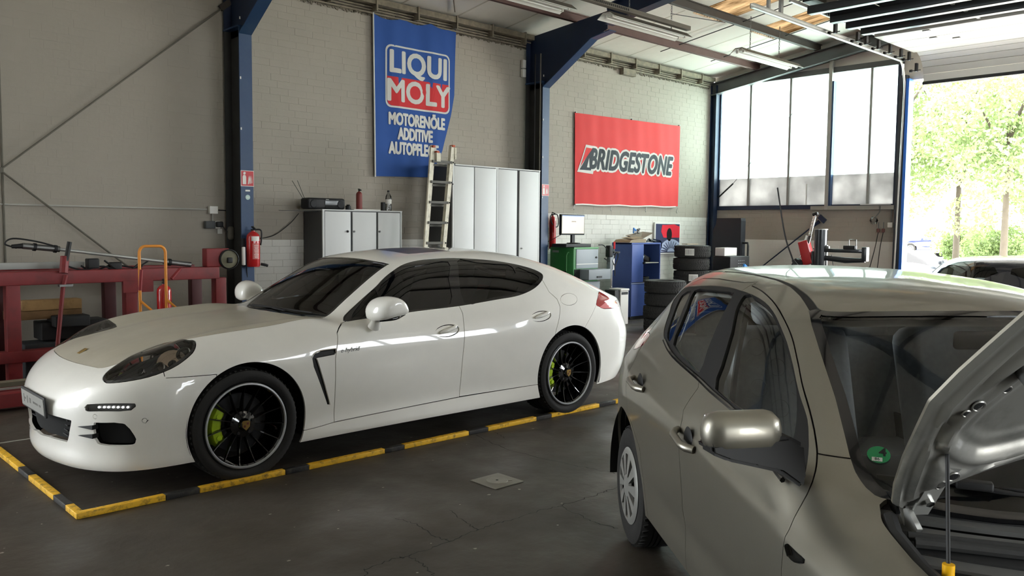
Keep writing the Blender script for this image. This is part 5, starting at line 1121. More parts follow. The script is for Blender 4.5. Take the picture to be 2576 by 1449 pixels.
tag(MB().tube([(XG-.05,8.85,.78),(XG-.05,7.75,1.64)],.013,n=6).tube([(XG-.05,7.72,1.66),(XG-.05,7.56,1.78)],[.02,.038],n=8).box((XG-.05,7.50,1.83),(.03,.16,.09),rot=Matrix.Rotation(.7,3,'X')).build('brace_rod',M_navy),'dark diagonal bracing rod on the brick below the window','rod')
# ---------------------------------------------------------------- sectional gate: post, tracks, glazed sections, slatted curve
g=thing('sectional_gate','raised sectional gate with grey tracks over the open gateway','gate',(0,0,0))
bx('jamb_post',(XG-.10,6.02,0),(XG+.05,6.14,4.35),mat('jamb_dark',(52,56,62),.5),g); bx('jamb_edge',(XG-.12,5.965,0),(XG+.1,6.015,4.28),mat('jamb_bright_blue',(30,98,190),.4),g)
MB().tube([(XG-.13,6.10,.0),(XG-.13,6.04,4.05)]+[(XG-.13-.56*(1-math.cos(a)),6.04-.13*(1-math.cos(a)),4.05+.455*math.sin(a)) for a in np.linspace(0,R90,10)],.016,n=6).build('guide_rail',mat('pale_rail',(205,203,196),.4,.4),g)
b=MB(); b.box2((9.88,5.90,4.475),(14.70,5.915,4.535)); b.box2((9.88,5.86,4.475),(14.70,5.915,4.481)); b.box2((9.88,5.86,4.53),(14.70,5.915,4.536)); b.build('track',M_galv,g)
bx('track_angle',(10.6,5.72,4.66),(14.6,5.76,4.70),M_galv,g)
b=MB()
for x in(12.0,12.75,13.05,13.5,13.95,14.38,14.72,15.05): 
    z=4.50 if x<14.8 else 4.36
    rb=MB(); rb.cyl((x,5.84,z),(x,5.88,z),.024,n=12); rb.cyl((x,5.70,z),(x,5.86,z),.007,n=6); rb.box((x,5.77,z+.05),(.07,.035,.14)); rb.build('roller',M_blk,g)
bx('hanger',(10.3,5.88,4.53),(10.34,5.92,5.3),M_galv,g); bx('hanger',(10.62,5.88,4.53),(10.68,5.92,5.3),M_galv,g); bx('gearbox',(11.05,5.6,4.75),(11.35,5.8,4.98),M_blk,g)
dk=mat('gate_profile_dark',(50,52,54),.35,.3)
for i,x in enumerate((10.95,11.62,12.12,12.62)):
    MB().box2((x,1.95,4.55),(x+.13,5.68,4.66),.012).build('section_rail',dk,g)
for i,(x0,x1) in enumerate(((11.05,11.62),(11.72,12.12),(12.22,12.62),(12.72,13.15))):
    for k in range(5):
        y0=1.97+k*.745; bx('glazing_pane',(x0,y0+.012,4.635),(x1,y0+.733,4.643),M_gl_lamp,g)
        if k in(2,3): bx('glazing_bar',(x0,y0-.02,4.625),(x1,y0+.02,4.655),mat('bar_pale',(175,175,172),.4,.3),g)
whp=mat('gate_panel_white',(205,204,198),.45,var=.03,vscale=3)
for i,(x0,x1) in enumerate(((13.16,13.72),(13.725,14.28),(14.285,14.72))): MB().box2((x0,1.95,4.60),(x1-.004,5.70,4.655),.006).build('gate_panel',whp,g)
for i in range(6):
    a0=i/6*R90; a1=(i+1)/6*R90; f=lambda a,r:(14.74+r*math.sin(a),4.18+r*math.cos(a))
    vs=[]; 
    for y in(1.95,5.70):
        for a,r in((a0+.01,.46),(a1-.01,.46),(a1-.01,.50),(a0+.01,.50)):
            q=f(a,r); vs.append((q[0],y,q[1]))
    MB().add(vs,[(0,1,2,3),(7,6,5,4),(0,4,5,1),(1,5,6,2),(2,6,7,3),(3,7,4,0)]).build('gate_slat',whp,g)
bx('bottom_seal',(15.20,1.95,4.13),(15.26,5.72,4.18),M_blk,g)
for y,x in((4.9,13.2),(5.0,13.75),(4.75,14.0)): bx('panel_clip',(x,y,4.585),(x+.05,y+.10,4.60),M_steel,g)
# ---------------------------------------------------------------- fluorescent lamps
tubew=mat('tube_white',(238,238,232),.3); refl=mat('reflector_white',(222,220,212),.35,var=.03)
def lamp(name,x0,x1,y,z,label,chains):
    t=thing(name,label,'lamp',(x0,y,z),0,None); L=x1-x0
    b=MB(); b.prism([(-.16,-.02),(-.06,.05),(.06,.05),(.16,-.02),(.155,-.025),(.055,.042),(-.055,.042),(-.155,-.025)],0,L,'YZ'); b.build('reflector',refl,t)
    b=MB(); b.prism([(-.165,-.018),(-.062,.056),(.062,.056),(.165,-.018),(.062,.062),(-.062,.062)],0,L,'YZ'); b.build('reflector_back',mat('lamp_back_brown',(84,78,68),.7,var=.15),t)
    bx('ballast_box',(.05,-.03,.012),(L-.05,.03,.043),refl,t,.004)
    for s in(-1,1): MB().tube([(.08,s*.055,-.002),(L-.08,s*.055,-.002)],.013,n=10).build('tube',tubew,t); 
    for s in(-1,1):
        for x in(.06,L-.06): bx('tube_holder',(x-.012,s*.055-.018,-.018),(x+.012,s*.055+.018,.03),refl,t)
    for x in chains:
        top=roofz(y)-z
        b=MB(); n_=int((top-.06)/.035)
        for i in range(n_):
            c=Vector((x,0,.06+i*.035+.017)); ax=(i%2); b.tube([(c.x+(.010*math.cos(a) if ax else 0),(0 if ax else .010*math.cos(a)),c.z+.021*math.sin(a)) for a in np.linspace(0,2*math.pi,9)[:-1]],.0042,n=4,closed=True)
        b.build('chain',M_steel,t)['kind']='stuff'
    return t
lamp('strip_lamp',8.98,10.80,7.58,4.50,'unlit white strip lamp passing in front of the blue haunch',[.5,1.5])
lamp('strip_lamp',6.50,8.40,7.75,4.50,'unlit white strip lamp cut off by the top edge of the photo',[.4,1.5])
lamp('strip_lamp',12.22,14.10,7.50,4.50,'unlit white strip lamp hung on chains before the window gable',[.35,1.3])
t=thing('lamp_rail','brown perforated rail running above the strip lamps','rail',(0,0,0)); b=MB(); b.box2((5.0,7.42,4.58),(10.75,7.50,4.64)); b.build('channel',mat('lamp_back_brown',(84,78,68),.7),t)
b=MB(); 
for x in np.arange(8.3,9.3,.04): b.box((x,7.418,4.61),(.016,.004,.03))
b.build('slot',M_void,t)['kind']='stuff'
tag(MB().tube([(10.9,7.9,roofz(7.9)-.15),(12.2,7.75,5.0)],.006,n=5).build('roof_cable',M_cable),'thin dark cable below the roof beside the blue rafter','cable')
tag(MB().tube([(7.6,9.2,4.86),(8.1,9.75,4.78)],.01,n=5).build('roof_brace',M_trayd),'thin diagonal roof brace over the blue banner','rod')
# ================================================================ things along the long wall
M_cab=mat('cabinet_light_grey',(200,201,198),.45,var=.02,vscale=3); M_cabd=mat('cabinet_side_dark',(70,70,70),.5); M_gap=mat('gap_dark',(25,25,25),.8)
M_exred=mat('extinguisher_red',(176,28,30),.25,coat=.6); M_label=mat('label_white',(222,220,212),.5)
def cabinet(name,x0,x1,z0,z1,y0,y1,doors,label,knobs,side):
    t=thing(name,label,'cabinet',(x0,y0,z0)); W=x1-x0; H=z1-z0; D=y1-y0
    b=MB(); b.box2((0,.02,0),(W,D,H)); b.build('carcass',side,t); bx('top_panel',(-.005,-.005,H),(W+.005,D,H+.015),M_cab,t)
    bx('front_edge',(0,-.002,0),(.025,.02,H),M_cab,t); bx('front_edge',(W-.02,-.002,0),(W,.02,H),M_cab,t)
    for i,(a,c) in enumerate(doors):
        d=bx('door',(a-x0+.006,-.004,.02),(c-x0-.006,.018,H-.012),M_cab,t,.003)
        if i in knobs:
            kx,kz=knobs[i]; b=MB(); b.cyl((kx-x0,-.004,kz-z0),(kx-x0,-.014,kz-z0),.016,n=16); b.cyl((kx-x0,-.014,kz-z0),(kx-x0,-.03,kz-z0),.007,n=10); b.build('lock_knob',M_blk if i==0 else M_steel,d)
    return t
# low cabinet standing on a bench height base (lower half hidden behind the car)
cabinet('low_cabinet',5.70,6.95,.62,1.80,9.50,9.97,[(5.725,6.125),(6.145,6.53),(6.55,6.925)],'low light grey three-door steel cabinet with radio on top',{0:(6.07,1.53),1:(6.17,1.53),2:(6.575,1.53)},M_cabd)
tag(bx('plinth_cabinet',(5.70,9.50,0),(6.95,9.97,.615),M_cab),'lower grey cabinet hidden behind the white car','cabinet')
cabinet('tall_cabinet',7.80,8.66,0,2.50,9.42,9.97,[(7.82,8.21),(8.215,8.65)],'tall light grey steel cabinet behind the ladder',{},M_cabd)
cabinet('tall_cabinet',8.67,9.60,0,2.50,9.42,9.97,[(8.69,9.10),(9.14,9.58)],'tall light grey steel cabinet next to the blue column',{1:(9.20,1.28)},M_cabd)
tag(bx('long_rod',(5.14,9.60,1.785),(5.70,9.606,1.791),M_blk),'thin black rod sticking out left of the low cabinet','rod')
# radio
t=thing('radio','black portable radio cassette player with raised aerials','radio',(5.84,9.72,1.815))
MB().box((0,0,.075),(.56,.20,.145),bev=.03).build('body',M_blk,t); bx('display',(-.03,-.105,.06),(.17,-.098,.115),mat('radio_silver',(120,122,124),.3,.3),t,.003); bx('tape_slot',(-.03,-.106,.015),(.17,-.099,.05),M_void,t)
for s in(-1,1): MB().lathe([(.001,-.112),(.045,-.110),(.052,-.100),(.055,-.09)],c=(s*.20,0,.07),axis='Y',n=20).build('speaker_grille',mat('speaker_grey',(38,38,40),.8),t)
for a,c in(((-.27,.05,.14),(-.42,.05,.36)),((-.245,.05,.14),(-.345,.05,.365))): MB().tube([a,c],.0035,n=5).build('aerial',M_blk,t)
text('brand_print','AIWA',.018,M_label,t,Matrix.Translation((-.0,-.106,.128))@Matrix.Rotation(R90,4,'X'),.0005)
def extinguisher(name,loc,R,H,label,co2=False,hose=True,rz=0,dull=False,plain=False):
    t=thing(name,label,'fire extinguisher',loc,rz); m=mat('extinguisher_dull',(120,50,44),.5) if dull else M_exred
    b=MB(); b.lathe([(.001,0),(R*.92,0),(R,.015),(R,H*.74),(R*.93,H*.81),(R*.62,H*.87),(R*.30,H*.90),(R*.28,H*.93),(.001,H*.93)],n=28); b.build('cylinder',m,t)
    b=MB(); b.cyl((0,0,H*.92),(0,0,H*.96),R*.30,n=12); b.box((0,-R*.35,H*.985),(.022,R*1.3,.014),rot=Matrix.Rotation(.35,3,'X')); b.box((0,-R*.30,H*.955),(.018,R*1.1,.010)); b.build('valve_handle',M_blk,t)
    if hose:
        b=MB(); b.tube(bez([(R*.2,0,H*.95),(R*1.15,-R*.3,H*.93),(R*1.2,-R*.3,H*.70),(R*1.05,-R*.35,H*.55)] if not co2 else [(0,0,H*.95),(R*1.6,-R*.4,H*.93),(R*1.9,-R*.5,H*.68),(R*.6,-R*.9,H*.60),(-R*.9,-R*.6,H*.7),(-R*1.2,-R*.2,H*.86),(-R*.3,0,H*.97)],6),.010 if not co2 else .009,n=8); b.build('hose',M_cable,t)
    if not co2 and not dull and not plain:
        def patch(nm,z0,z1,a0,a1,m):
            b=MB(); b.grid(lambda u,v:((R+.0015)*math.sin(a0+(a1-a0)*u),-(R+.0015)*math.cos(a0+(a1-a0)*u),z0+(z1-z0)*v),10,1); b.build(nm,m,t)
        patch('label_plate',H*.66,H*.78,-.7,.6,M_label); patch('label_text_panel',H*.20,H*.60,-.55,.5,mat('label_pinkish',(196,110,104),.5))
        b=MB()
        for i in range(9): b.box((-.0,-(R+.002),H*(.24+.038*i)),(R*(.5+.3*((i*7)%3)/3),.001,.006))
        b.build('label_lines',M_label,t)['kind']='stuff'
    return t
extinguisher('fire_extinguisher',(4.72,9.46,1.10),.080,.47,'red fire extinguisher hung on the left blue column')
bx_=thing('extinguisher_bracket','dark bracket and hose holder behind the left column extinguisher','bracket',(4.63,9.47,1.1)); bx('back_plate',(-.03,.05,.0),(.02,.08,.34),M_blk,bx_); bx('horn_tube',(-.055,-.04,.02),(-.02,.0,.24),M_label,bx_,.01); MB().tube(bez([(.17,-.05,.03),(.22,-.06,.02),(.25,-.06,.01)],4),.017,n=8).build('hose_end',M_blk,bx_)
extinguisher('fire_extinguisher',(10.44,9.925,1.25),.058,.62,'slim red fire extinguisher with looped hose right of the central column',co2=True)
extinguisher('fire_extinguisher',(6.36,9.66,1.816),.042,.28,'small dusty red extinguisher standing on the low cabinet',dull=True,hose=False)
t=thing('horn','black discharge horn beside the slim extinguisher','nozzle',(10.31,9.95,1.28)); MB().lathe([(.035,0),(.042,.02),(.040,.32),(.014,.42),(.001,.42)],n=16).build('horn_body',M_blk,t)
# other items on the low cabinet
t=thing('plastic_bottle','clear plastic bottle on the right end of the low cabinet','bottle',(6.84,9.66,1.816)); MB().lathe([(.001,0),(.042,.002),(.044,.03),(.041,.09),(.044,.16),(.040,.20),(.016,.25),(.015,.265)],n=24).build('bottle_body',M_gl_lamp,t); MB().cyl((0,0,.262),(0,0,.285),.017,n=14).build('cap',M_blk,t); MB().lathe([(.0425,.10),(.0445,.16)],n=24).build('bottle_label',M_label,t)
t=tag(MB().box((6.735,9.64,1.875),(.05,.05,.12),bev=.008).build('dark_carton',M_blk),'small upright black carton beside the clear bottle','box')
tag(MB().box((6.40,9.60,1.822),(.42,.16,.012),bev=.003).build('flat_tray',M_label),'flat white tray under the small extinguisher','tray')
t=thing('tape_roll','black round tin with a chrome rim left of the small extinguisher','tin',(6.16,9.62,1.816)); MB().lathe([(.001,0),(.035,0),(.038,.05),(.035,.055),(.001,.055)],n=20).build('tin_body',M_blk,t); MB().lathe([(.02,.056),(.028,.07),(.02,.075),(.001,.075)],n=16).build('tin_rim',M_chr,t)
# ladder
t=thing('ladder','folded white two-part aluminium ladder leaning before the tall cabinets','ladder',(7.22,9.12,0)); M_lad=mat('ladder_cream',(206,200,178),.5,var=.08,vscale=8,dirt=((90,80,60),.6),dscale=9)
def rail(nm,xb,xt,y0,y1,z0,z1,m,w=.028,d=.065):
    a=Vector((xb,y0,z0)); c=Vector((xt,y1,z1)); o=MB().box((0,0,(c-a).length/2),(w,d,(c-a).length)).build(nm,m,t); o.location=a; o.rotation_euler=((c-a).to_track_quat('Z','Y')).to_euler(); return o
def RX(z,l): return (-.28+.14*z/2.7*0+.075*(z-1.3)/1.4) if l else (.11+.17*(z-1.3)/1.4)
L0=-.16; 
rail('side_rail',-.26,-.02,0,.02,0,2.70,M_lad); rail('side_rail',.02,.33,0,.02,0,2.73,M_lad,w=.055)
rail('side_rail',-.20,.05,.09,.10,0,2.62,M_lad); rail('side_rail',.10,.38,.09,.10,0,2.62,M_lad)
for z in np.arange(.26,2.6,.28):
    xl=-.26+.24*z/2.7; xr=.02+.31*z/2.7
    MB().box(((xl+xr)/2,.0,z),(xr-xl,.035,.035),rot=Matrix.Rotation(-.0,3,'Y')).build('rung',mat('rung_dark',(72,70,64),.5,.4),t)
    o=MB().box((xr+.0,-.036,z),(.018,.004,.022)).box((xr+.03,-.036,z-.02),(.014,.004,.022)).build('rung_hole',M_void,t); o['kind']='stuff'
    MB().box(((xl+xr)/2+.06,.095,z-.04),(xr-xl,.03,.03)).build('rung',mat('rung_dark',(72,70,64),.5,.4),t)
for x,z in((-.02,2.70),(.33,2.73),(.05,2.63)): MB().box((x,.01,z+.0),(.05,.075,.03),bev=.006).build('end_cap',mat('cap_orange',(170,76,44),.6),t)
MB().box((.37,.01,2.63),(.03,.05,.16)).build('hook',M_lad,t); MB().box((.06,.0,2.56),(.07,.05,.12)).build('hinge_plate',M_lad,t)
# ---------------------------------------------------------------- banners
def clothfn(amp,ph):
    def f(x,z): return amp*(.5*math.sin(x*9+ph+.6*z)+.3*math.sin(x*19+1.7*z+ph)+.25*math.sin(x*5-2.1*z))
    return f
def banner(name,corners,m,label,fold,y=9.95,nx=80,nz=70,sag=0,redge=None):
    t=thing(name,label,'banner',(0,y,0)); tl,tr,br,bl=[Vector((c[0],0,c[1])) for c in corners]
    def S(u,v):
        p=(tl*(1-u)+tr*u)*(1-v)+(bl*(1-u)+br*u)*v
        if redge: p.x=tl.x+(bl.x-tl.x)*v+(np.interp(p.z,*redge)-(tl.x+(bl.x-tl.x)*v))*u
        if sag: p.z-=sag*abs(math.sin(u*math.pi*3))*(1-v)**6
        return (p.x,fold(p.x,p.z),p.z)
    b=MB(); b.grid(S,nx,nz); b.grid(lambda u,v:(S(u,v)[0],S(u,v)[1]+.002,S(u,v)[2]),nx,nz); b.build('cloth',m,t,fix=False); return t
def on_cloth(o,fold,lift=.004):
    me=o.data
    bm=bmesh.new(); bm.from_mesh(me); bmesh.ops.triangulate(bm,faces=bm.faces); 
    for _ in range(3):
        L=[e for e in bm.edges if e.calc_length()>.05]
        if L: bmesh.ops.subdivide_edges(bm,edges=L,cuts=1); bmesh.ops.triangulate(bm,faces=bm.faces)
    for v in bm.verts: v.co.y=fold(v.co.x,v.co.z)-lift+(v.co.y)*.2
    bm.to_mesh(me); bm.free(); return o
def tx(name,s,size,m,par,x,z,ang=0,sx=1,bold=0,shear=0,lift=.004,fold=None,space=1.0):
    M=Matrix.Translation((x,0,z))@Matrix.Rotation(ang,4,'Y')@Matrix.Rotation(R90,4,'X'); o=text(name,s,size,m,par,M,0,sx=sx,bold=0,shear=shear,space=space)
    if bold:   # thicken the strokes by laying shifted copies of the word into the same mesh
        bm=bmesh.new(); bm.from_mesh(o.data); bm2=bmesh.new(); nd=12 if bold>.03 else 8
        for k in range(nd+1):
            c=bm.copy(); r=bold if k<nd else 0; a=2*math.pi*k/nd
            for v in c.verts: v.co.x+=r*math.cos(a); v.co.z+=r*math.sin(a); v.co.y=-.00012*k*5
            tmp=bpy.data.meshes.new('t'); c.to_mesh(tmp); bm2.from_mesh(tmp); bpy.data.meshes.remove(tmp); c.free()
        bm2.to_mesh(o.data); bm.free(); bm2.free()
    return on_cloth(o,fold,lift)
f1=clothfn(.016,.3); M_bblue=mat('banner_blue',(36,74,140),.85,var=.04,vscale=3); M_bwhite=mat('banner_white_print',(205,203,196),.85); M_bred=mat('banner_red_print',(190,44,48),.85)
bn=banner('hanging_banner',[(6.80,4.56),(8.30,4.60),(7.96,2.34),(6.83,2.31)],M_bblue,'tall blue motor oil banner hanging above the low cabinet',f1,sag=.05,redge=([2.3,2.75,3.0,3.3,3.6,4.6],[7.78,8.03,8.11,8.20,8.27,8.30]))
MB().tube([(6.79,0,4.6),(6.82,0,2.30)],.012,n=6).build('side_hem',M_label,bn)
for x in(6.80,7.17,7.55,7.92,8.28): MB().tube([(x,0,4.57),(x-.02,.0,4.62),(x,.01,4.66)],.006,n=5).build('hook',M_chr,bn)
def rrect(x0,x1,z0,z1,r,n=5):
    o=[]
    for cx,cz,a in((x1-r,z1-r,0),(x0+r,z1-r,R90),(x0+r,z0+r,math.pi),(x1-r,z0+r,3*R90)):
        for i in range(n+1): o.append((cx+r*math.cos(a+R90*i/n),cz+r*math.sin(a+R90*i/n)))
    return o
def flat(nm,poly,m,par,fold,lift): 
    b=MB(); b.prism(poly,-.0002,.0002,'XZ'); return on_cloth(b.build(nm,m,par),fold,lift)
def shear_poly(p,k,x0): return [(x,z+k*(x-x0)) for x,z in p]
K=.0
flat('logo_border',shear_poly(rrect(7.0,8.17,3.30,4.18,.09),K,7),M_bwhite,bn,f1,.0035); flat('logo_blue_field',shear_poly(rrect(7.025,8.145,3.325,4.155,.075),K,7),M_bblue,bn,f1,.005)
flat('logo_red_field',shear_poly([(7.025,3.40)]+[(7.05,3.345),(7.10,3.325),(8.07,3.325),(8.12,3.345),(8.145,3.40),(8.145,3.735),(7.025,3.735)],K,7),M_bred,bn,f1,.0065)
tx('logo_word','LIQUI',.43,M_bwhite,bn,7.585,3.935,0,1.00,.014,lift=.009,fold=f1); tx('logo_word','MOLY',.43,M_bwhite,bn,7.585,3.53,0,1.0,.013,lift=.009,fold=f1)
tx('slogan_word','MOTORENÖLE',.235,M_bwhite,bn,7.56,3.135,0,.65,.010,lift=.007,fold=f1); tx('slogan_word','ADDITIVE',.235,M_bwhite,bn,7.52,2.93,0,.62,.010,lift=.007,fold=f1); tx('slogan_word','AUTOPFLEGE',.235,M_bwhite,bn,7.50,2.72,0,.63,.010,lift=.007,fold=f1)
f2=clothfn(.008,1.1); M_rbn=mat('banner_red',(184,42,42),.8,var=.03,vscale=2); M_bdark=mat('banner_black_print',(40,44,50),.8)
b2=banner('wall_banner',[(11.01,3.62),(14.14,3.67),(14.13,2.07),(11.04,2.03)],M_rbn,'wide red tyre maker banner on the right bay of the wall',f2,y=9.96)
MB().tube([(11.04+.2*i,-.004,2.022+.002*i+.008*math.sin(i*1.3)) for i in range(16)],.014,n=6).build('bottom_hem',M_label,b2)
for x in(11.04,12.05,13.1,14.12): MB().tube([(x,0,2.03),(x-.05,-.01,1.96),(x-.02,0,1.93)],.006,n=5).build('tie_cord',M_steel,b2)
for x,z in((11.03,3.63),(14.12,3.68),(12.6,3.66)): MB().cyl((x,-.01,z),(x,.03,z),.012,n=8).build('grommet',M_steel,b2)
tx('logo_outline','BRIDGESTONE',.50,M_bwhite,b2,12.62,2.835,.0,.745,.055,.28,.005,f2,space=1.02); tx('logo_word','BRIDGESTONE',.50,M_bdark,b2,12.62,2.835,.0,.745,.018,.28,.009,f2,space=1.02)
flat('logo_flag_outline',[(11.08,2.60),(11.10,2.63),(11.30,3.09),(11.62,3.07),(11.50,2.58)],M_bwhite,b2,f2,.0055); flat('logo_flag_red',[(11.16,2.70),(11.31,3.04),(11.47,3.03)],M_rbn,b2,f2,.0095)
flat('logo_flag_black',[(11.14,2.64),(11.44,3.02),(11.52,3.0),(11.44,2.64)],M_bdark,b2,f2,.0092); flat('logo_flag_slit',[(11.33,2.69),(11.40,2.69),(11.385,2.86)],M_bwhite,b2,f2,.0112)
# framed picture leaning on the wall
p=thing('framed_picture','white framed picture of a red car and a wheel, beside the blue cabinet','picture',(13.40,9.96,1.14))
bx('frame',(-.03,-.01,-.03),(.82,.02,.60),M_label,p,.004); bx('print',(.0,-.014,.0),(.79,-.010,.57),mat('print_dark_blue',(52,58,84),.3),p)
b=MB(); b.prism([(.20,.55),(.17,.42),(.25,.30),(.42,.30),(.79,.30),(.79,.52),(.60,.565),(.35,.55)],-.0165,-.0145,'XZ'); b.build('print_red_car',mat('print_red',(206,44,58),.3),p)
b=MB(); b.prism([(.44+.085*math.cos(a),.36+.13*math.sin(a)) for a in np.linspace(0,2*math.pi,24)[:-1]],-.0185,-.0165,'XZ'); b.build('print_wheel',mat('print_black2',(24,24,28),.3),p)
b=MB(); cpoly=[(.50+.38*math.cos(a),.02+.25*math.sin(a)) for a in np.linspace(0,math.pi,28)]; cpoly=[(min(x,.79),max(z,0)) for x,z in cpoly]; b.prism(cpoly,-.0185,-.0165,'XZ'); b.build('print_disc',mat('print_disc_grey',(170,180,205),.3),p)
b=MB()
for k in range(11):
    a=math.pi*(k+.5)/11; b.add([(.50+.12*math.cos(a)-.012*math.sin(a),-.020,.02+.07*math.sin(a)+.012*math.cos(a)),(.50+.33*math.cos(a)-.01*math.sin(a),-.020,.02+.21*math.sin(a)+.01*math.cos(a)),(.50+.33*math.cos(a)+.01*math.sin(a),-.020,.02+.21*math.sin(a)-.01*math.cos(a)),(.50+.12*math.cos(a)+.012*math.sin(a),-.020,.02+.07*math.sin(a)-.012*math.cos(a))],[(0,1,2,3)])
b.build('print_spokes',MATS['print_dark_blue'],p)['kind']='stuff'
# safety signs on the columns
for x,y,z,l in((4.705,9.560,2.16,'red fire extinguisher sign on the left blue column'),(9.87,9.560,2.22,'red fire extinguisher sign on the central blue column')):
    s=thing('fire_sign',l,'sign',(x,y,z)); bx('sign_plate',(-.085,-.004,-.095),(.085,0,.095),M_label,s); bx('sign_field',(-.078,-.006,-.088),(.078,-.004,.088),mat('sign_red',(178,34,40),.4),s)
    b=MB(); b.prism([(-.062,-.07),(-.018,-.07),(-.018,.02),(-.028,.04),(-.052,.04),(-.062,.02)],-.0075,-.006,'XZ'); b.prism([(-.05,.045),(-.03,.045),(-.02,.07),(-.04,.08),(-.055,.065)],-.0075,-.006,'XZ'); b.build('pictogram_bottle',M_label,s)
    b=MB()
    for k in range(3): b.prism([(.004+k*.022,-.07+k*.006),(.016+k*.022,-.065+k*.006),(.030+k*.014,-.01+k*.012),(.022+k*.016,.04),(.014+k*.020,.01)],-.0075,-.006,'XZ')
    b.build('pictogram_flames',M_label,s)
tag(MB().box((4.71,9.562,2.015),(.06,.002,.02)).build('sticker',M_label),'small white sticker below the left fire sign','sticker')
s=thing('round_sticker','round pale green sticker on the left blue column','sticker',(4.71,9.563,1.935)); MB().lathe([(.001,-.002),(.03,-.002),(.03,0)],axis='Y',n=24).build('disc',mat('sticker_pale',(180,205,196),.5),s); MB().box((0,-.003,0),(.035,.001,.008)).build('print',M_label,s)
# electrical bits on the left wall
t=thing('wall_conduit','pale thin conduit running along the left bay of the wall','conduit',(0,0,0)); MB().tube([(-1.0,9.975,1.80),(2.2,9.975,1.79),(4.38,9.975,1.785)],.010,n=6).build('pipe',mat('conduit_pale',(170,168,160),.6),t)
bx('junction_box',(4.40,9.93,1.735),(4.50,9.99,1.825),M_label,tag(bpy.data.objects.new('socket_group',None),'white junction box above the wall sockets','box')) ; so_=bpy.data.objects['socket_group']; so_.name='junction_box_set'; COL.objects.link(so_)
MB().tube([(4.45,9.97,1.735),(4.45,9.97,1.64)],.007,n=5).build('short_conduit',mat('conduit_pale',(170,168,160),.6),so_)
t=thing('wall_socket','dark double socket with a black plug on the left wall','socket',(4.40,9.97,1.60)); bx('socket_body',(-.055,-.045,-.045),(.065,.02,.045),mat('socket_grey',(70,72,72),.6),t,.006); bx('plug',(.07,-.09,-.03),(.15,.01,.04),M_blk,t,.015); bx('socket_body',(.068,-.04,-.045),(.13,.02,.045),M_label,t,.006)
t=thing('switch_box','grey oval switch box by the left column','switch',(4.66,9.97,1.50)); MB().box((0,-.03,0),(.085,.08,.17),bev=.035).build('box_body',mat('switch_grey',(96,92,80),.6),t); MB().tube(bez([(0,-.02,.08),(-.01,-.01,.18),(.03,-.01,.26),(.10,0,.28)],5),.008,n=6).build('lead',M_cable,t)
tag(MB().tube(bez([(4.55,9.93,1.60),(4.60,9.93,1.53),(4.68,9.92,1.49),(4.76,9.90,1.50)],6),.006,n=6).build('plug_lead',M_cable),'black plug lead hanging from the left wall socket','cable')
tag(MB().tube(bez([(4.52,9.96,1.78),(4.62,9.96,1.775),(4.72,9.96,1.76)],6),.007,n=6).build('column_lead',M_cable),'dark lead from junction box to the left column','cable')
tag(MB().tube(bez([(4.86,9.95,1.46),(5.00,9.96,1.43),(5.25,9.96,1.47),(5.48,9.96,1.62),(5.60,9.93,1.76)],8),.0055,n=6).build('hanging_lead',M_cable),'thin black lead sagging from extinguisher to the low cabinet','cable')
tag(bx('paper_label',(4.52,9.992,1.49),(4.58,9.996,1.55),M_label),'small white paper stuck on the left wall by the switch','label')
# wall bracing rods, downpipe
M_rod=mat('rod_grey_brown',(96,92,82),.7,var=.15,vscale=9)
t=thing('wall_bracing','cross of thin grey bracing rods on the left bay','bracing',(0,9.93,0))
for a,c in(((2.18,2.14),(4.62,4.24)),((2.18,2.14),(3.6,.97)),((2.18,2.14),(.2,.45)),((2.18,2.14),(.2,3.85))): MB().tube([(a[0],0,a[1]),(c[0],0,c[1])],.011,n=6).build('rod',M_rod,t)
MB().cyl((2.18,-.02,2.14),(2.18,.02,2.14),.03,n=12).build('centre_boss',M_rod,t); MB().box((4.63,0,4.26),(.16,.03,.07),rot=Matrix.Rotation(-.7,3,'Y')).build('end_cleat',M_purl2,t)
tag(MB().tube([(2.21,9.97,0),(2.21,9.975,4.6)],.012,n=6).build('downpipe',M_rod),'thin vertical pipe at the left edge of the wall','pipe')
for x,l in((9.745,'left'),(9.77,'right')): tag(MB().tube([(x,9.60,0) if l=='right' else (x,9.7,0),(x,9.60,4.4) if l=='right' else (x,9.7,4.4)],.012,n=6).build('cable_conduit',M_cable if l=='left' else M_rod),('dark' if l=='left' else 'brown')+' vertical conduit hugging the left side of the central column, '+('in front' if l=='right' else 'behind'),'conduit')
t=thing('sounder_box','pair of white boxes near the top of the central column','box',(9.72,9.95,4.18)); bx('box_body',(-.03,-.03,.03),(.04,.03,.16),M_label,t,.008); bx('box_body',(-.03,-.03,-.12),(.04,.03,.01),M_label,t,.008)
tag(MB().tube(bez([(4.68,9.55,1.1),(4.70,9.6,.8),(4.62,9.7,.5),(4.70,9.8,.2)],6),.006,n=5).build('loose_cable',M_cable),'dark loose cable dangling below the left extinguisher','cable')
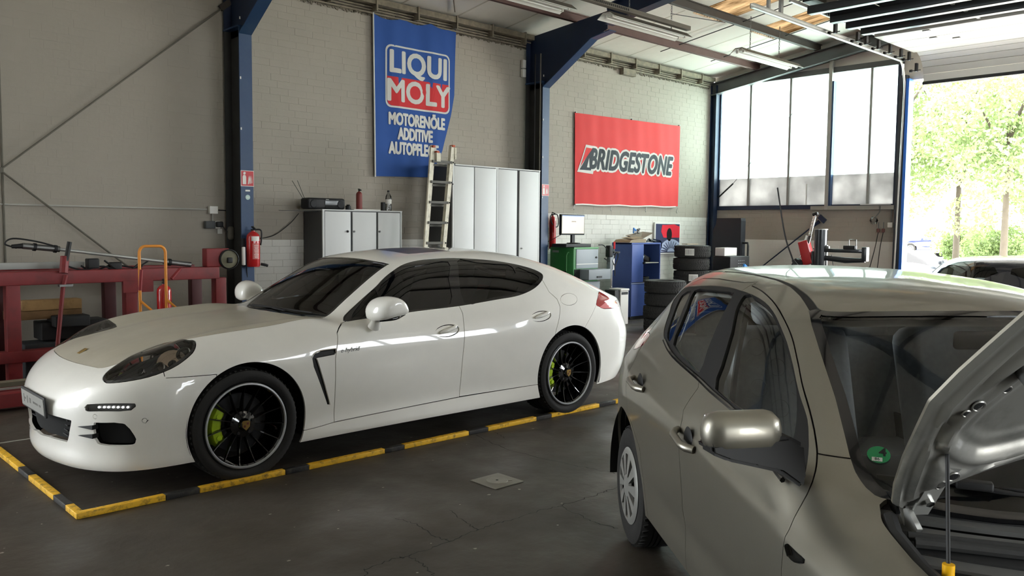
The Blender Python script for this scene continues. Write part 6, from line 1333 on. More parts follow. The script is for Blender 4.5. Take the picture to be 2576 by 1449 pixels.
# ---------------------------------------------------------------- red straightening bench with things on it
M_br=mat('bench_red',(120,34,36),.55,var=.12,vscale=5,dirt=((60,30,30),.6),dscale=5)
t=thing('red_bench','long dark red steel bench frame along the left wall','bench',(0,0,0))
bx('top_beam',(-.4,8.85,1.01),(4.02,9.0,1.14),M_br,t,.008); bx('rear_beam',(-.4,9.5,1.01),(4.02,9.62,1.14),M_br,t,.008); bx('bottom_beam',(-.4,8.85,.28),(4.02,8.98,.39),M_br,t,.008)
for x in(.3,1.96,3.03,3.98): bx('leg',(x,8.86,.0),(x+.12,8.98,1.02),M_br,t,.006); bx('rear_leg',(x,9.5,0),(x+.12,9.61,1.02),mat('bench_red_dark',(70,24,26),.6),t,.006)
bx('foot_rail',(-.4,8.55,.0),(4.0,8.70,.12),M_br,t,.006); bx('gusset',(3.0,8.84,.9),(3.3,8.85,1.02),M_br,t)
t=thing('wheel_clamp','red clamp head with a round yellowish pulley on the bench end','clamp',(4.08,8.92,1.14)); bx('clamp_body',(-.20,-.06,0),(.06,.06,.20),M_br,t,.01); MB().lathe([(.10,-.09),(.112,-.08),(.112,-.05),(.10,-.04)],c=(.05,0,.08),axis='Y',n=28).build('pulley_rim',M_blk,t); MB().lathe([(.001,-.085),(.097,-.075),(.097,-.055),(.001,-.05)],c=(.05,0,.08),axis='Y',n=28).build('pulley_disc',mat('pulley_ochre',(96,92,70),.6),t)
MB().box((.05,-.08,.07),(.06,.05,.06),bev=.01).build('pulley_hub',M_blk,t)
t=thing('measuring_pole','long silver telescopic pole lying across the red bench','pole',(0,8.95,0)); MB().tube([(2.13,0,1.38),(2.45,0,1.345)],.030,n=12).build('pole_head',M_steel,t); MB().tube([(2.45,0,1.345),(3.45,0,1.205)],.018,n=12).build('pole_tube',mat('pole_silver',(160,160,155),.35,.5),t); MB().tube([(3.45,0,1.205),(3.74,0,1.165)],.028,n=12).build('pole_end',M_steel,t)
for x,z in((2.22,1.37),(2.40,1.35),(3.50,1.198)): MB().tube([(x,0,z),(x+.025,0,z-.004)],.038,n=14).build('collar',M_blk,t)
MB().tube(bez([(2.08,0,1.36),(1.98,-.02,1.40),(2.05,-.02,1.45),(2.25,-.02,1.42),(2.42,-.02,1.37)],6),.008,n=6).build('pole_cable',M_cable,t); MB().tube([(2.04,0,1.375),(2.14,0,1.38)],[.018,.026],n=10).build('pole_tip',M_blk,t)
tag(MB().box2((-.4,9.10,1.15),(2.72,9.18,1.215),.004).build('grey_bar',mat('bar_light_grey',(150,150,145),.5)),'pale grey flat bar lying on the red bench','bar')
t=thing('red_stand','thin red stand leaning in front of the bench','stand',(2.44,8.80,0)); MB().tube([(-.10,-.05,.30),(-.01,0,.98),(.02,0,1.10)],.020,n=8).build('stand_pole',M_br,t); MB().tube([(.0,0,1.12),(.02,.02,1.28)],.040,n=8).build('stand_sleeve',M_br,t); MB().tube([(.02,.0,1.22),(.06,0,1.42)],.022,n=8).build('stand_grip',M_blk,t); MB().box((.01,-.01,1.0),(.12,.06,.02)).build('stand_cleat',M_steel,t)
t=thing('clamp_head','dark clamp block with cables on the middle of the bench','clamp',(2.74,8.95,1.15)); bx('block',(-.05,-.05,0),(.06,.05,.10),M_blk,t,.012)
for q in([(-.1,0,.03),(.0,0,-.03),(.2,0,.03),(.42,0,.0),(.55,0,.06)],[(-.28,0,.05),(-.1,-.03,-.01),(.1,-.03,.02),(.3,-.05,-.05),(.45,-.05,.05)],[(.1,-.06,.08),(.2,-.07,.0),(.35,-.07,-.1),(.48,-.06,.03)]): MB().tube(bez(q,6),.009,n=6).build('lead',M_cable,t)
bx('block',(.16,-.04,-.02),(.28,.03,.06),M_blk,t,.015)
# timber and dark blocks below the bench
M_wood=mat('raw_timber',(160,128,84),.8,var=.12,vscale=14,dirt=((90,68,42),.6),dscale=6)
tag(MB().box((2.42,9.2,.79),(.54,.16,.10),bev=.006).build('timber_block',M_wood),'pale timber beam on top of the pile under the bench','timber')
tag(MB().box((2.36,9.22,.695),(.66,.20,.085),bev=.006).build('timber_block',mat('darker_timber',(120,92,60),.85,var=.15,vscale=12)),'longer darker timber beam below the pale one','timber')
M_bk2=mat('block_black',(34,35,36),.7,var=.1); 
for (c,d,l) in (((2.56,9.12,.63),(.32,.3,.11),'black block with rounded edges beside the timber'),((2.62,9.25,.53),(.62,.3,.18),'wide black block in the middle of the pile'),((2.50,9.2,.215),(.72,.34,.42),'large dark grey block at the bottom of the pile')): tag(MB().box(c,d,bev=.012).build('dark_block',M_bk2 if d[2]<.3 else mat('block_slate',(46,50,54),.7,var=.1)),l,'block')
t=thing('floor_beams','low dark red base rails with a light steel strip on the floor','rail',(0,0,0)); bx('base_rail',(-.6,8.0,.03),(2.3,8.14,.15),M_br,t,.006); bx('steel_strip',(-.6,8.16,.16),(2.2,8.19,.175),M_galv,t); bx('timber_strip',(-.6,8.3,.16),(2.5,8.42,.20),mat('grey_timber',(104,96,80),.8,var=.12,vscale=10),t); bx('base_rail',(-.6,8.3,.0),(2.5,8.45,.16),M_br,t,.006)
# orange hand truck and the extinguisher behind it
M_or=mat('handtruck_orange',(214,136,44),.45,var=.05)
t=thing('hand_truck','orange tubular hand truck standing before the red bench','hand truck',(3.095,8.30,0)); b=MB(); b.tube([(-.125,0,.15),(-.125,0,1.32)]+[(-.125+.06*(1-math.cos(a)),0,1.32+.065*math.sin(a)) for a in np.linspace(.2,R90,5)]+[(.125-.06*(1-math.cos(a)),0,1.32+.065*math.sin(a)) for a in np.linspace(R90,.2,5)]+[(.125,0,1.32),(.125,0,.15)],.014,n=10); b.build('frame_tube',M_or,t)
for s in(-1,1): MB().tube([(s*.125,0,.86),(s*.125+.10,-.10,.74),(s*.125+.16,-.18,.60)],.012,n=8).build('brace_tube',M_or,t)
for z in(.35,.62): MB().tube([(-.125,0,z),(.125,0,z)],.011,n=8).build('cross_bar',M_or,t)
bx('toe_plate',(-.16,-.22,.02),(.16,.0,.035),M_or,t)
for s in(-1,1): make_tyre('wheel',.12,.07,.05,M_rub2,t,tread=False,n=24).location=(s*.19,.06,.12); t.children[-1].rotation_euler=(0,0,R90)
for p0,p1 in(((-.125,0,.96),(-.115,-.02,1.16)),((.18,0,1.06),(.28,.02,1.16))): MB().tube([p0,p1],.017,n=8).build('grip',mat('grip_red',(130,30,34),.5),t)
extinguisher('fire_extinguisher',(3.30,8.56,.60),.070,.43,'red extinguisher standing behind the orange hand truck',hose=False,plain=True)
tag(MB().cyl((3.30,8.60,.13),(3.30,8.60,.60),.10,n=20).cyl((3.30,8.60,.121),(3.30,8.60,.13),.105,n=20).build('drum',M_bk2),'dark drum under the extinguisher behind the hand truck','drum')
# ================================================================ right bay: carts, cabinet, tyres, tyre changer
M_grn=mat('cart_green',(44,116,54),.5,var=.08,vscale=4,dirt=((24,60,34),.5),dscale=4); M_gry=mat('cart_grey',(138,146,150),.45,var=.03,vscale=3)
t=thing('diagnostic_cart','green and grey test cart carrying a monitor, left of the blue cabinet','cart',(10.18,9.2,0))
MB().box2((0,.0,.15),(.62,.53,1.29),.010).build('green_body',M_grn,t); bx('front_panel',(.06,-.012,.94),(.61,.01,1.26),M_gry,t,.008); bx('panel_ridge',(.06,-.017,1.01),(.61,-.008,1.02),M_label,t); bx('top_edge',(.0,-.012,1.27),(.62,.0,1.292),mat('rail_green',(90,150,96),.5),t)
M_dr=mat('drawer_grey',(118,124,128),.5); d=bx('drawer',(.16,-.20,.76),(.72,.45,.93),M_dr,t,.006); bx('drawer_handle',(.36,-.212,.79),(.48,-.198,.82),M_blk,d); d=bx('drawer',(.16,-.05,.42),(.62,.45,.72),M_dr,t,.006); bx('drawer_void',(.02,-.004,.74),(.6,.0,.93),M_void,t)
bx('name_plate',(-.004,.33,1.20),(0.0,.47,1.235),mat('plate_worn',(130,140,128),.6),t); MB().tube([(-.012,.14,.90),(-.014,.14,1.16),(-.014,.12,1.20),(-.012,.09,1.21)],.009,n=6).build('grab_rail',mat('rail_green',(90,150,96),.5),t); bx('cable_slot',(-.006,.16,.84),(.0,.30,.90),M_void,t,.002)
MB().cyl((.55,-.012,1.12),(.55,-.03,1.12),.016,n=10).build('turn_knob',M_blk,t)
for x in(.08,.54):
    for y in(.08,.45): make_tyre('castor',.07,.04,.04,M_rub,t,tread=False,n=20).location=(x,y,.07)
m=thing('monitor','flat screen monitor showing a beige page on the green cart','monitor',(10.36,9.42,1.293))
bx('base_box',(-.34,-.2,0),(.28,.12,.055),M_blk,m,.008); MB().lathe([(.001,.055),(.12,.058),(.11,.07),(.001,.075)],c=(.06,0,0),n=24).build('stand_foot',M_blk,m); bx('stand_neck',(-.0,-.02,.06),(.07,.02,.22),M_blk,m); bx('bezel',(-.28,-.03,.20),(.30,.02,.54),M_blk,m,.008)
bx('screen',(-.262,-.033,.225),(.282,-.030,.522),mat('screen_beige',(214,196,164),.3,emit=.4),m); bx('title_bar',(-.262,-.035,.505),(.282,-.033,.522),mat('screen_blue',(90,120,170),.3,emit=.2),m); bx('screen_box',(-.06,-.035,.34),(.08,-.034,.39),mat('screen_pale',(226,214,190),.3,emit=.4),m); bx('screen_text',(-.03,-.035,.415),(.08,-.034,.43),mat('screen_text_brown',(150,130,110),.5),m)
tag(MB().tube(bez([(10.12,9.42,1.50),(10.05,9.6,1.40),(10.1,9.85,1.33),(10.12,9.95,1.25)],6),.005,n=5).build('monitor_lead',M_cable),'thin black lead from the monitor to the wall','cable')
t=thing('hand_pump','black and chrome hand tools with a red grip beside the green cart','tool',(11.10,9.15,0))
MB().tube([(.0,0,.2),(.0,0,1.10)],.018,n=8).build('post',M_chr,t); MB().box((-.07,0,1.22),(.10,.10,.20),bev=.02).build('black_head',M_blk,t); MB().tube([(.06,0,.9),(.06,0,1.30)],.012,n=8).build('chrome_rod',M_chr,t); MB().tube([(.06,0,1.26),(.06,0,1.38)],.017,n=8).build('red_grip',mat('grip_bright_red',(210,30,40),.4),t); MB().box((.12,0,1.20),(.16,.03,.03)).build('cross_arm',M_blk,t)
for q in([(-.35,0,1.33),(-.22,0,1.32),(-.1,0,1.2),(-.12,0,1.0)],[(-.2,0,1.1),(-.05,-.03,1.05),(.1,-.03,1.2),(.16,0,1.1),(.08,0,.95)],[(-.1,.0,1.15),(.0,-.05,1.0),(.03,-.05,.8)]): MB().tube(bez(q,7),.009,n=6).build('hose',M_cable,t)
MB().box((-.04,.0,1.03),(.10,.08,.24),bev=.01).build('grey_unit',mat('drawer_grey',(118,124,128),.5),t)
t=thing('waste_bin','small white and black box standing right of the green cart','box',(10.93,8.95,0)); bx('bin_body',(.03,-.12,0),(.24,.12,.56),M_label,t,.006); bx('bin_back',(-.10,-.10,0),(.028,.12,.58),M_blk,t,.006); bx('bin_lid',(.02,-.13,.565),(.25,.13,.60),M_label,t,.006); bx('bin_print',(.05,-.124,.50),(.22,-.121,.545),M_blk,t)
# blue cabinet, open on the right, angled left face
M_bc=mat('cabinet_blue',(64,86,148),.5,var=.05,vscale=3,dirt=((40,56,100),.4),dscale=3); M_in=mat('cabinet_inside',(60,58,58),.8)
t=thing('blue_cabinet','blue steel cabinet with an open right shelf compartment','cabinet',(11.67,9.18,0))
W=.85; D=.44
bx('left_side',(0,0,.05),(.02,D,1.35),M_bc,t); bx('right_side',(W-.02,0,.05),(W,D,1.35),M_bc,t); bx('top',(0,-.005,1.335),(W,D,1.36),M_bc,t); bx('back',(.02,D-.02,.05),(W-.02,D,1.335),M_in,t)
bx('narrow_door',(.004,-.012,.66),(.335,.006,1.33),M_bc,t,.003); bx('partition',(.33,0,.66),(.345,D-.02,1.335),M_in,t); bx('shelf',(.345,.02,.99),(W-.02,D-.02,1.005),M_label,t); bx('shelf',(.02,0,.64),(W-.02,D-.02,.66),M_in,t); bx('lower_door',(.004,-.012,.06),(W-.004,.006,.625),M_bc,t,.003); bx('door_edge',(.0,-.016,.632),(W,.0,.645),mat('edge_pale',(150,165,205),.4),t); MB().cyl((.33,-.012,1.0),(.33,-.05,1.0),.02,n=12).build('lever',M_blk,t); bx('foot',(.02,.02,0),(W-.02,D-.02,.05),M_blk,t)
for k in range(3):
    tag(MB().tube([(12.24+.15*math.cos(a)*(1-.05*k),9.38+.12*math.sin(a),.672+.028*k) for a in np.linspace(0,2*math.pi,29)[:-1]],.012,n=6,closed=True).build('cable_ring',M_cable),['lowest','middle','topmost'][k]+' black cable ring in the lower blue cabinet compartment','cable')
tag(MB().box((12.12,9.36,1.085),(.13,.12,.13),rot=Matrix.Rotation(.4,3,'Y'),bev=.01).build('carton',M_label),'white crumpled carton on the upper shelf of the blue cabinet','box'); tag(MB().box((12.33,9.42,1.07),(.22,.16,.10),rot=Matrix.Rotation(.35,3,'Y'),bev=.02).build('tool_case',M_blk),'dark tool case on the upper shelf of the blue cabinet','case')
M_card=mat('cardboard',(150,136,112),.85,var=.05,vscale=6)
t=thing('cardboard_box','flattened cardboard box on top of the blue cabinet','box',(11.88,9.38,1.362)); b=MB(); b.prism([(-.25,0),(.22,0),(.24,.06),(.05,.07),(-.18,.05)],-.18,.18,'XZ'); b.build('box_body',M_card,t); b=MB(); b.add([(-.15,-.2,.06),(.10,-.2,.09),(.30,.2,.11),(.0,.2,.08),(-.15,-.2,.065),(.10,-.2,.095),(.30,.2,.115),(.0,.2,.085)],[(0,1,2,3),(4,5,6,7),(0,1,5,4),(1,2,6,5),(2,3,7,6),(3,0,4,7)]); b.build('flap',M_card,t)
b=MB(); b.add([(.08,-.16,.04),(.55,-.1,.17),(.62,.2,.19),(.12,.2,.12),(.08,-.16,.046),(.55,-.1,.176),(.62,.2,.196),(.12,.2,.126)],[(0,1,2,3),(4,5,6,7),(0,1,5,4),(1,2,6,5),(2,3,7,6),(3,0,4,7)]); b.build('flap',mat('cardboard_grey',(128,120,104),.85),t)
for i,(x,l) in enumerate(((12.22,'blue'),(12.33,'grey'))):
    t=thing('spray_bottle','spray bottle with a '+l+' trigger on top of the blue cabinet','bottle',(x,9.54,1.362)); MB().lathe([(.001,0),(.04,.002),(.042,.10),(.036,.15),(.014,.19),(.012,.21)],n=18).build('bottle_body',M_gl_lamp,t); mm=mat('trigger_'+l,(50,120,190) if i==0 else (70,72,72),.5); MB().box((-.01,0,.235),(.09,.025,.03),rot=Matrix.Rotation(.5 if i==0 else -.2,3,'Y'),bev=.008).tube([(.0,0,.20),(.0,0,.235)],.012,n=8).box((-.045,0,.20),(.012,.02,.07)).build('trigger',mm,t)
t=thing('gadgets','dark tangle of small tools on top of the blue cabinet','tool',(12.32,9.30,1.362)); 
for k in range(5): MB().tube(bez([(random.uniform(-.15,.0),random.uniform(-.1,.1),.02),(random.uniform(-.05,.05),0,random.uniform(.03,.07)),(random.uniform(.05,.2),random.uniform(-.1,.1),.02)],5),.014,n=6).build('tool_piece',M_blk,t)
t=thing('rubber_glove','dark blue rag hanging over the right edge of the blue cabinet','rag',(12.525,9.25,1.2)); b=MB(); b.grid(lambda u,v:(.02+.03*math.sin(v*6+u*4),-.06+.16*u,.19-.30*v+.04*u),8,10); b.build('cloth',mat('rag_blue',(36,56,84),.8),t)
# tyre stacks
def tyre_thing(x,y,z,R,w_,label,group=None,lab=None,rz=0):
    t=thing('tyre',label,'tyre',(x,y,z),rz,group); o=make_tyre('tyre_body',R,R*.60,w_,M_rub2,t,n=48); o.rotation_euler=(-R90,0,0); o.location=(0,0,w_/2)
    b=MB(); n_=44
    for k in range(n_):
        for s in(-1,1):
            a=2*math.pi*(k+.25*(s>0))/n_; M=Matrix.Rotation(a,4,'Z')@Matrix.Translation((R-.002,0,w_/2+s*w_*.16))@Matrix.Rotation(s*.6,4,'X'); b.add([(-.004,-.012,-w_*.12),(.005,-.012,-w_*.12),(.005,.012,-w_*.12),(-.004,.012,-w_*.12),(-.004,-.012,w_*.12),(.005,-.012,w_*.12),(.005,.012,w_*.12),(-.004,.012,w_*.12)],[(4,5,6,7),(0,3,2,1),(1,2,6,5),(0,1,5,4),(3,7,6,2)],False,M)
    b.build('tread_blocks',M_rub2,t,fix=False)['kind']='stuff'
    if lab:
        a0=lab; bb=MB(); bb.grid(lambda u,v:((R+.006)*math.cos(a0+.50*u),(R+.006)*math.sin(a0+.50*u),w_*.2+w_*.55*v),6,1); l_=bb.build('paper_label',M_label,t)
        bb=MB(); 
        for q in(.05,.14,.19,.26,.33,.42): bb.grid(lambda u,v:((R+.0068)*math.cos(a0+q+.02*u),(R+.0068)*math.sin(a0+q+.02*u),w_*.28+w_*.38*v),1,1)
        bb.build('label_print',mat('print_grey',(110,110,110),.6),l_)
    return t
ord5=['bottom','second','third','fourth','fifth','top']
for k in range(6): tyre_thing(12.55+.012*((k*7)%3-1),8.52+.012*((k*5)%3-1),k*.222,.315,.215,ord5[k]+' tyre of the tall stack by the framed picture'+(', with a white label' if k in(3,5) else ''),'tall tyre stack',lab=(-2.95 if k==5 else -2.7) if k in(3,5) else None)
for k in range(4): tyre_thing(10.86+.012*((k*7)%3-1),7.86+.012*((k*5)%3-1),k*.202,.325,.197,['bottom','second','third','top'][k]+' tyre of the low stack before the blue cabinet','low tyre stack')
tag(MB().box((12.60,8.6,1.345),(.34,.12,.012),bev=.002).build('paper_slip',M_card),'beige paper slip on top of the tall tyre stack','paper')
# black printer-like box and grey box behind the tyres
t=thing('wheel_balancer','black wheel balancer cabinet with control panel behind the tall tyre stack','machine',(13.35,8.30,0)); bx('body',(0,.0,.3),(.62,.5,.84),M_blk,t,.02); bx('control_panel',(.0,-.06,.86),(.66,.30,1.12),M_blk,t,.01); 
b=MB()
for i in range(4):
    for j in range(3): b.box((.28+.06*i,-.064,.94+.05*j),(.035,.002,.012))
b.build('panel_keys',mat('key_grey',(110,112,114),.5),t)['kind']='stuff'; bx('tray',(.05,-.2,.80),(.72,.1,.84),mat('tray_dark',(44,46,50),.5),t,.01); bx('foot',(.05,.05,0),(.55,.45,.3),M_blk,t)
tag(MB().box((13.62,8.50,1.20),(.42,.2,.15),bev=.008).build('white_carton',M_label),'white carton standing on the black balancer cabinet','box')
tag(MB().box((13.85,8.25,.90),(.16,.10,.10),rot=Matrix.Rotation(.5,3,'Y'),bev=.01).build('blue_rag',mat('rag_bright_blue',(60,130,200),.7)),'bright blue rag on the balancer tray','rag')
t=thing('balancer_hood','tall black moulded wheel guard beside the gable brick wall','machine',(14.25,8.84,0)); b=MB(); b.prism([(-.30,.3),(-.33,1.2),(-.315,1.60),(-.25,1.72),(-.24,1.83),(.29,1.83),(.30,1.78),(.305,.3)],-.07,.09,'YZ'); o=b.build('guard',mat('guard_black',(20,24,30),.5),t); o.scale=(1,-1,1); MB().tube([(0,-.31,1.36),(0,-.41,1.36),(0,-.42,1.30),(0,-.42,.0)],.020,n=8).build('guard_post',M_blk,t); bx('foot',(-.2,-.3,0),(.2,.3,.3),M_blk,t)
# tyre changer
t=thing('tyre_changer','black and red tyre changer with a round column and mounting arms','machine',(13.80,6.76,0)); M_tb=mat('changer_black',(28,32,38),.3,coat=.3)
MB().cyl((0,0,.5),(0,0,1.62),.105,n=28).build('column',M_tb,t); MB().cyl((0,0,1.62),(0,0,1.635),.115,n=28).build('column_cap',M_galv,t); bx('side_plate',(-.06,.09,.5),(.06,.13,1.25),M_tb,t)
a=bx('upper_arm',(-.05,-.80,1.24),(.05,-.1,1.30),M_tb,t,.01); bx('arm_head',(-.06,-.82,1.10),(.06,-.74,1.34),M_tb,t,.01); MB().tube([(0,-.1,1.14),(0,-.45,1.11),(0,-.78,1.12)],[.045,.05,.035],n=10).build('lower_arm',M_tb,t); bx('arm_block',(-.05,-.62,1.30),(.05,-.42,1.36),M_blk,t,.008); MB().tube([(0,-.50,1.36),(0,-.50,1.46),(0,-.62,1.46),(0,-.62,1.30)],.008,n=6).build('handle_wire',M_steel,t)
MB().tube([(0,-.115,.9),(0,-.115,1.36)],.018,n=10).build('chrome_shaft',M_chr,t); MB().box((0,-.12,1.32),(.06,.08,.05),bev=.01).build('shaft_clamp',M_steel,t); MB().tube(bez([(0,-.2,1.2),(0,-.24,1.0),(0,-.2,.95),(0,-.12,.9)],6),.007,n=6).build('air_hose',M_cable,t)
Rr=Matrix.Rotation(-.28,3,'X'); b=MB(); b.box((0,.25,1.22),(.14,.17,.42),rot=Rr,bev=.01); b.build('red_carriage',mat('changer_red',(176,30,34),.4,coat=.3),t); MB().box((0,.25,.92),(.12,.16,.14),bev=.01).build('carriage_foot',M_tb,t)
MB().tube([(0,.32,1.14),(0,.22,1.52)],.055,n=16).build('air_cylinder',M_chr,t)
b=MB(); b.tube([(0,.20,1.50),(0,.12,1.88)],.012,n=8)
for k in range(20): 
    c=Vector((0,.20-.08*k/20,1.52+.34*k/20)); b.tube([(c.x+.028*math.cos(q),c.y+.028*math.sin(q),c.z) for q in np.linspace(0,2*math.pi,11)[:-1]],.005,n=4,closed=True)
b.build('threaded_rod',M_chr,t); MB().box((0,.11,1.89),(.07,.09,.05),rot=Rr,bev=.01).build('rod_nut',M_blk,t); MB().box((-.05,.40,.98),(.14,.16,.26),rot=Matrix.Rotation(.5,3,'X'),bev=.03).build('bead_breaker',M_blk,t)
bx('base',(-.35,-.4,0),(.35,.5,.5),M_tb,t,.03); MB().lathe([(.001,.62),(.26,.62),(.28,.58),(.10,.5)],c=(0,.05,0),n=32).build('turntable',M_steel,t)
MB().tube([(0,.12,1.30),(0,-.08,1.30)],.02,n=8).build('link_arm',M_tb,t)
# gable wall fittings
t=thing('glass_bulb','clear round glass globe hanging on the gable brick wall','globe',(15.28,6.49,1.80)); MB().lathe([(.001,-.075),(.045,-.06),(.075,0),(.045,.06),(.02,.075)],n=24).build('globe',M_gl_lamp,t); MB().tube(bez([(0,-.03,.07),(.02,-.09,.16),(.0,-.10,.26)],5),.010,n=6).build('bracket_arm',M_steel,t)
t=thing('light_switch','white square switch with conduit on the gable wall','switch',(15.35,6.22,1.72)); bx('plate',(-.02,-.045,-.045),(.03,.045,.045),M_label,t,.006); MB().tube([(0,-.01,.05),(0,-.01,.30)],.009,n=6).build('conduit',M_steel,t)
for i,(y,l) in enumerate(((6.42,'left'),(6.33,'right'))):
    t=thing('wall_valve',l+' red-brown valve with a hanging hose on the gable wall','valve',(15.32,y,1.62)); MB().box((0,0,0),(.05,.05,.07),bev=.012).build('valve_body',mat('valve_rust',(96,62,56),.7),t); MB().tube([(0,0,.03),(0,0,.15)],.008,n=6).build('feed_pipe',M_steel,t); MB().tube(bez([(0,0,-.03),(-.01,.04,-.30),(-.02,.12 if i==0 else .07,-.68)],6),.007,n=6).build('hose',M_cable,t)
# ================================================================ outside the gate
M_asph=mat('forecourt_asphalt',(214,212,206),.9,var=.08,vscale=.5); M_grass=mat('lawn_green',(112,140,62),.95,var=.12,vscale=.6)
struct(bx('ground_outside',(XG+.25,-40,-.32),(42,40,-.04),M_asph)); struct(bx('ground_front',(-30,-40,-.32),(XG+.25,-6.2,-.05),M_asph)); gr=struct(bx('lawn',(42,-30,-.3),(95,80,-.05),M_grass)); gr.name='lawn_ground'
b=MB(); b.box2((XG+.24,1.9,-.25),(XG+.6,6.0,-.002)); struct(b.build('threshold',M_asph))
def car_out(label,loc,th,paint,W_=None):
    body=Hatch(); root=thing('parked_car',label,'car',loc,th); T_=TR['i20']
    ws=[(0,1.01),(.40,1.083),(.516,1.160),(.613,.756),(.665,.504),(.638,.421),(.3,.255),(0,.205)]
    regs=[('arch',lambda P:np.maximum(np.hypot(P[:,0]-2.525,P[:,2]-.30)-.35,.4-np.abs(P[:,1])),0),('arch',lambda P:np.maximum(np.hypot(P[:,0],P[:,2]-.30)-.35,.4-np.abs(P[:,1])),0),('under',lambda P:P[:,2]-.22,0),
      ('side_window',reg_xz(T_['dlo'],body,smooth=0),0),('windscreen',reg_top(ws,body,smooth=0,zmin=.86),0),('tail_light',reg_free(T_['tail'],1,.25),0),
      ('rear_window',lambda P:np.maximum(np.maximum(np.abs(P[:,1])-.55,np.maximum(1.0-P[:,2],P[:,2]-1.32)),2.6-P[:,0]),0),('body',lambda P:-np.ones(len(P)),0)]
    P,N,T,lab=shell(body,(-.86,3.24,.92,.16,1.47),regs,.05)
    for i,(n,_,_) in enumerate(regs):
        if n in('arch','under'): continue
        panel(n,P,N,T,lab==i,{'side_window':M_gl_mid,'windscreen':M_gl_mid,'rear_window':M_gl_mid,'tail_light':M_red_lens,'body':paint}[n],root,0,0,0)
    bx('cabin_floor',(.4,-.7,.3),(2.9,.7,.5),M_void,root); bx('underbody',(-.5,-.6,.2),(2.9,.6,.45),M_void,root)
    for x in(1.3,2.2):
        for y in(-.36,.36): soft('seat',(x,y,.85),(.18,.48,.6),M_seat_dark,root)
    for s in(1,-1):
        MB().box((.58,s*.95,1.02),(.12,.20,.13),bev=.05).build('door_mirror',paint,root)
        for x in(0,2.525): wheel_small(root,x,s*.80,s)
    return root
car_out('pale silver parked car with a door mirror, seen through the gate beside the blue jamb',(19.57,6.68,-.04),math.radians(136),mat('pale_silver_paint',(58,64,70),.3,.2,coat=.8))
car_out('dark car standing beyond the silver roof at the right edge, just inside the gate',(12.3,1.5,-.10),math.radians(136),mat('dark_car_paint',(26,28,34),.2,coat=1))
car_out('blue parked car farther away on the road, seen left of the trees',(53.2,20.3,.32),math.radians(136+180-25),mat('blue_car_paint',(16,26,84),.25,coat=1))
car_out('white parked car on the road at the far right',(46.8,13.6,.35),math.radians(136),mat('white_out_paint',(170,172,175),.3,coat=.6))
struct(bx('road',(44,-20,-.1),(60,60,.32),M_asph))
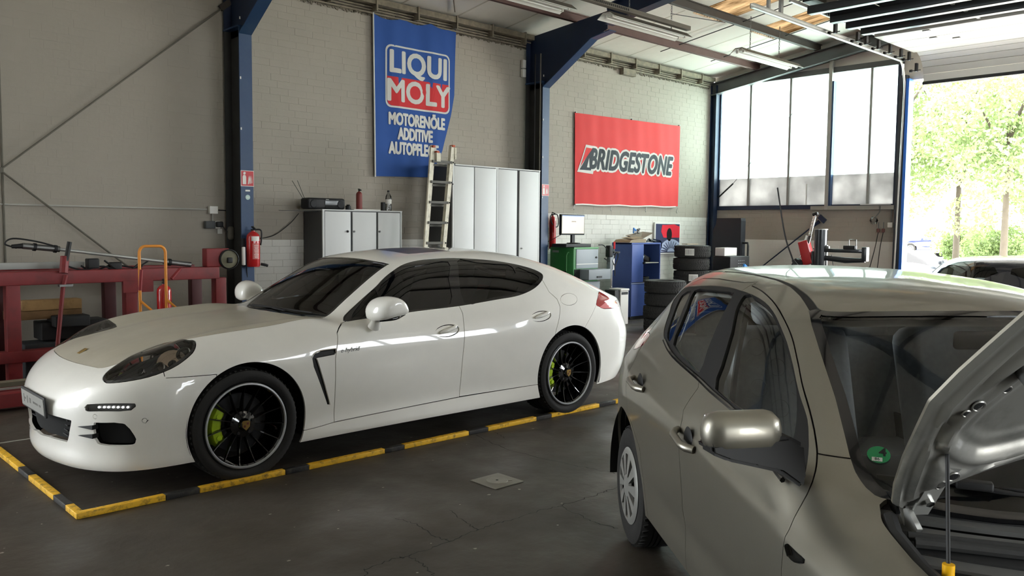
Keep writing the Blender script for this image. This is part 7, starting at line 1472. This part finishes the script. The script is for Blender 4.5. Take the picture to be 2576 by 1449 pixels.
# trees and bushes
M_leaf=bpy.data.materials.new('leaves'); M_leaf.use_nodes=True; n=M_leaf.node_tree; bs=n.nodes['Principled BSDF']; bs.inputs['Base Color'].default_value=(.12,.17,.065,1); bs.inputs['Roughness'].default_value=.6
tr_=n.nodes.new('ShaderNodeBsdfTranslucent'); tr_.inputs[0].default_value=(.20,.28,.09,1); mx=n.nodes.new('ShaderNodeMixShader'); mx.inputs[0].default_value=.4; n.links.new(bs.outputs[0],mx.inputs[1]); n.links.new(tr_.outputs[0],mx.inputs[2]); n.links.new(mx.outputs[0],n.nodes['Material Output'].inputs[0])
M_bark=mat('bark',(62,56,46),.9,var=.15,vscale=5)
def tree(x,y,z0,h,r,n_,label,seed,name='tree',trunk=True,lz=.15):
    t=thing(name,label,'tree' if trunk else 'bush',(x,y,z0)); R=np.random.default_rng(seed)
    k=26; cen=R.normal(0,.42,(k,3))*np.array([r,r,h*.30])+np.array([0,0,h*.52 if trunk else h*.5]); rad=R.uniform(.22,.42,k)*r
    c=R.integers(0,k,n_); d=R.normal(size=(n_,3)); d/=np.linalg.norm(d,axis=1)[:,None]; p=cen[c]+d*(rad[c]*R.uniform(.55,1,n_)**.5)[:,None]
    p[:,2]=np.maximum(p[:,2],.15)
    u=R.normal(size=(n_,3)); u/=np.linalg.norm(u,axis=1)[:,None]; v=np.cross(u,R.normal(size=(n_,3))); v/=np.linalg.norm(v,axis=1)[:,None]
    s=R.uniform(.6,1.3,n_)[:,None]*lz*.5; V=np.stack([p-u*s,p+v*s*.6,p+u*s,p-v*s*.6],1).reshape(-1,3); F=np.arange(4*n_).reshape(-1,4)
    me=bpy.data.meshes.new('foliage'); me.from_pydata(V.tolist(),[],F.tolist()); me.materials.append(M_leaf); o=link('foliage',me,t); o['kind']='stuff'
    if trunk:
        MB().tube([(0,0,0),(.05,.02,h*.3),(.0,.05,h*.65)],[.13,.09,.04],n=10).build('trunk',M_bark,t)
        for q in range(5):
            a=q*1.3; MB().tube([(0,.03,h*(.32+.06*q)),(r*.5*math.cos(a),r*.5*math.sin(a),h*(.52+.07*q))],[.06,.02],n=6).build('branch',M_bark,t)
    return t
tree(31,12.6,-.1,9.5,2.6,11000,'leafy tree left in the gateway next to the jamb',1)
tree(34,11.3,-.1,10.5,3.4,15000,'tall leafy tree filling the middle of the gateway',2)
tree(29.5,8.4,-.1,9,2.7,11000,'leafy tree at the right edge of the gateway',3)
tree(40,9.5,-.1,11,4.2,15000,'large leafy tree behind at the right of the gateway',4)
tree(33,7.0,-.1,10,3.2,12000,'broad leafy tree cut off by the right edge of the photo',8)
tree(42,16.8,-.1,11,3.4,10000,'pale leafy tree behind at the left of the gateway',5)
tree(37.5,10.9,-.1,2.2,1.5,5200,'low round bush under the middle tree',6,name='bush',trunk=False)
tree(41.5,13.3,-.1,2.4,1.5,5200,'low bush beside the blue parked car',7,name='bush',trunk=False)
# distant white building
t=thing('white_building','bright white building behind the trees outside the gate','building',(70,26,0)); bx('wall',(-3,-6,0),(3,6,8),mat('render_white',(235,232,225),.8),t); bx('roof',(-3.3,-6.3,8),(3.3,6.3,8.4),M_beam,t)
for i in range(4): bx('window',(-3.05,-5+i*2.8,4.5),(-2.98,-3.6+i*2.8,6.2),M_gl_mid,t)
t=thing('wooden_shed','small brown wooden shed by the blue jamb outside','shed',(60,26.2,.3)); bx('shed_wall',(-1,-2,0),(1,2,2.2),mat('shed_wood',(150,110,70),.8),t); b=MB(); b.prism([(-2.2,2.2),(2.2,2.2),(0,3.0)],-1.2,1.2,'YZ'); b.build('shed_roof',mat('shed_roof',(170,120,80),.8),t)
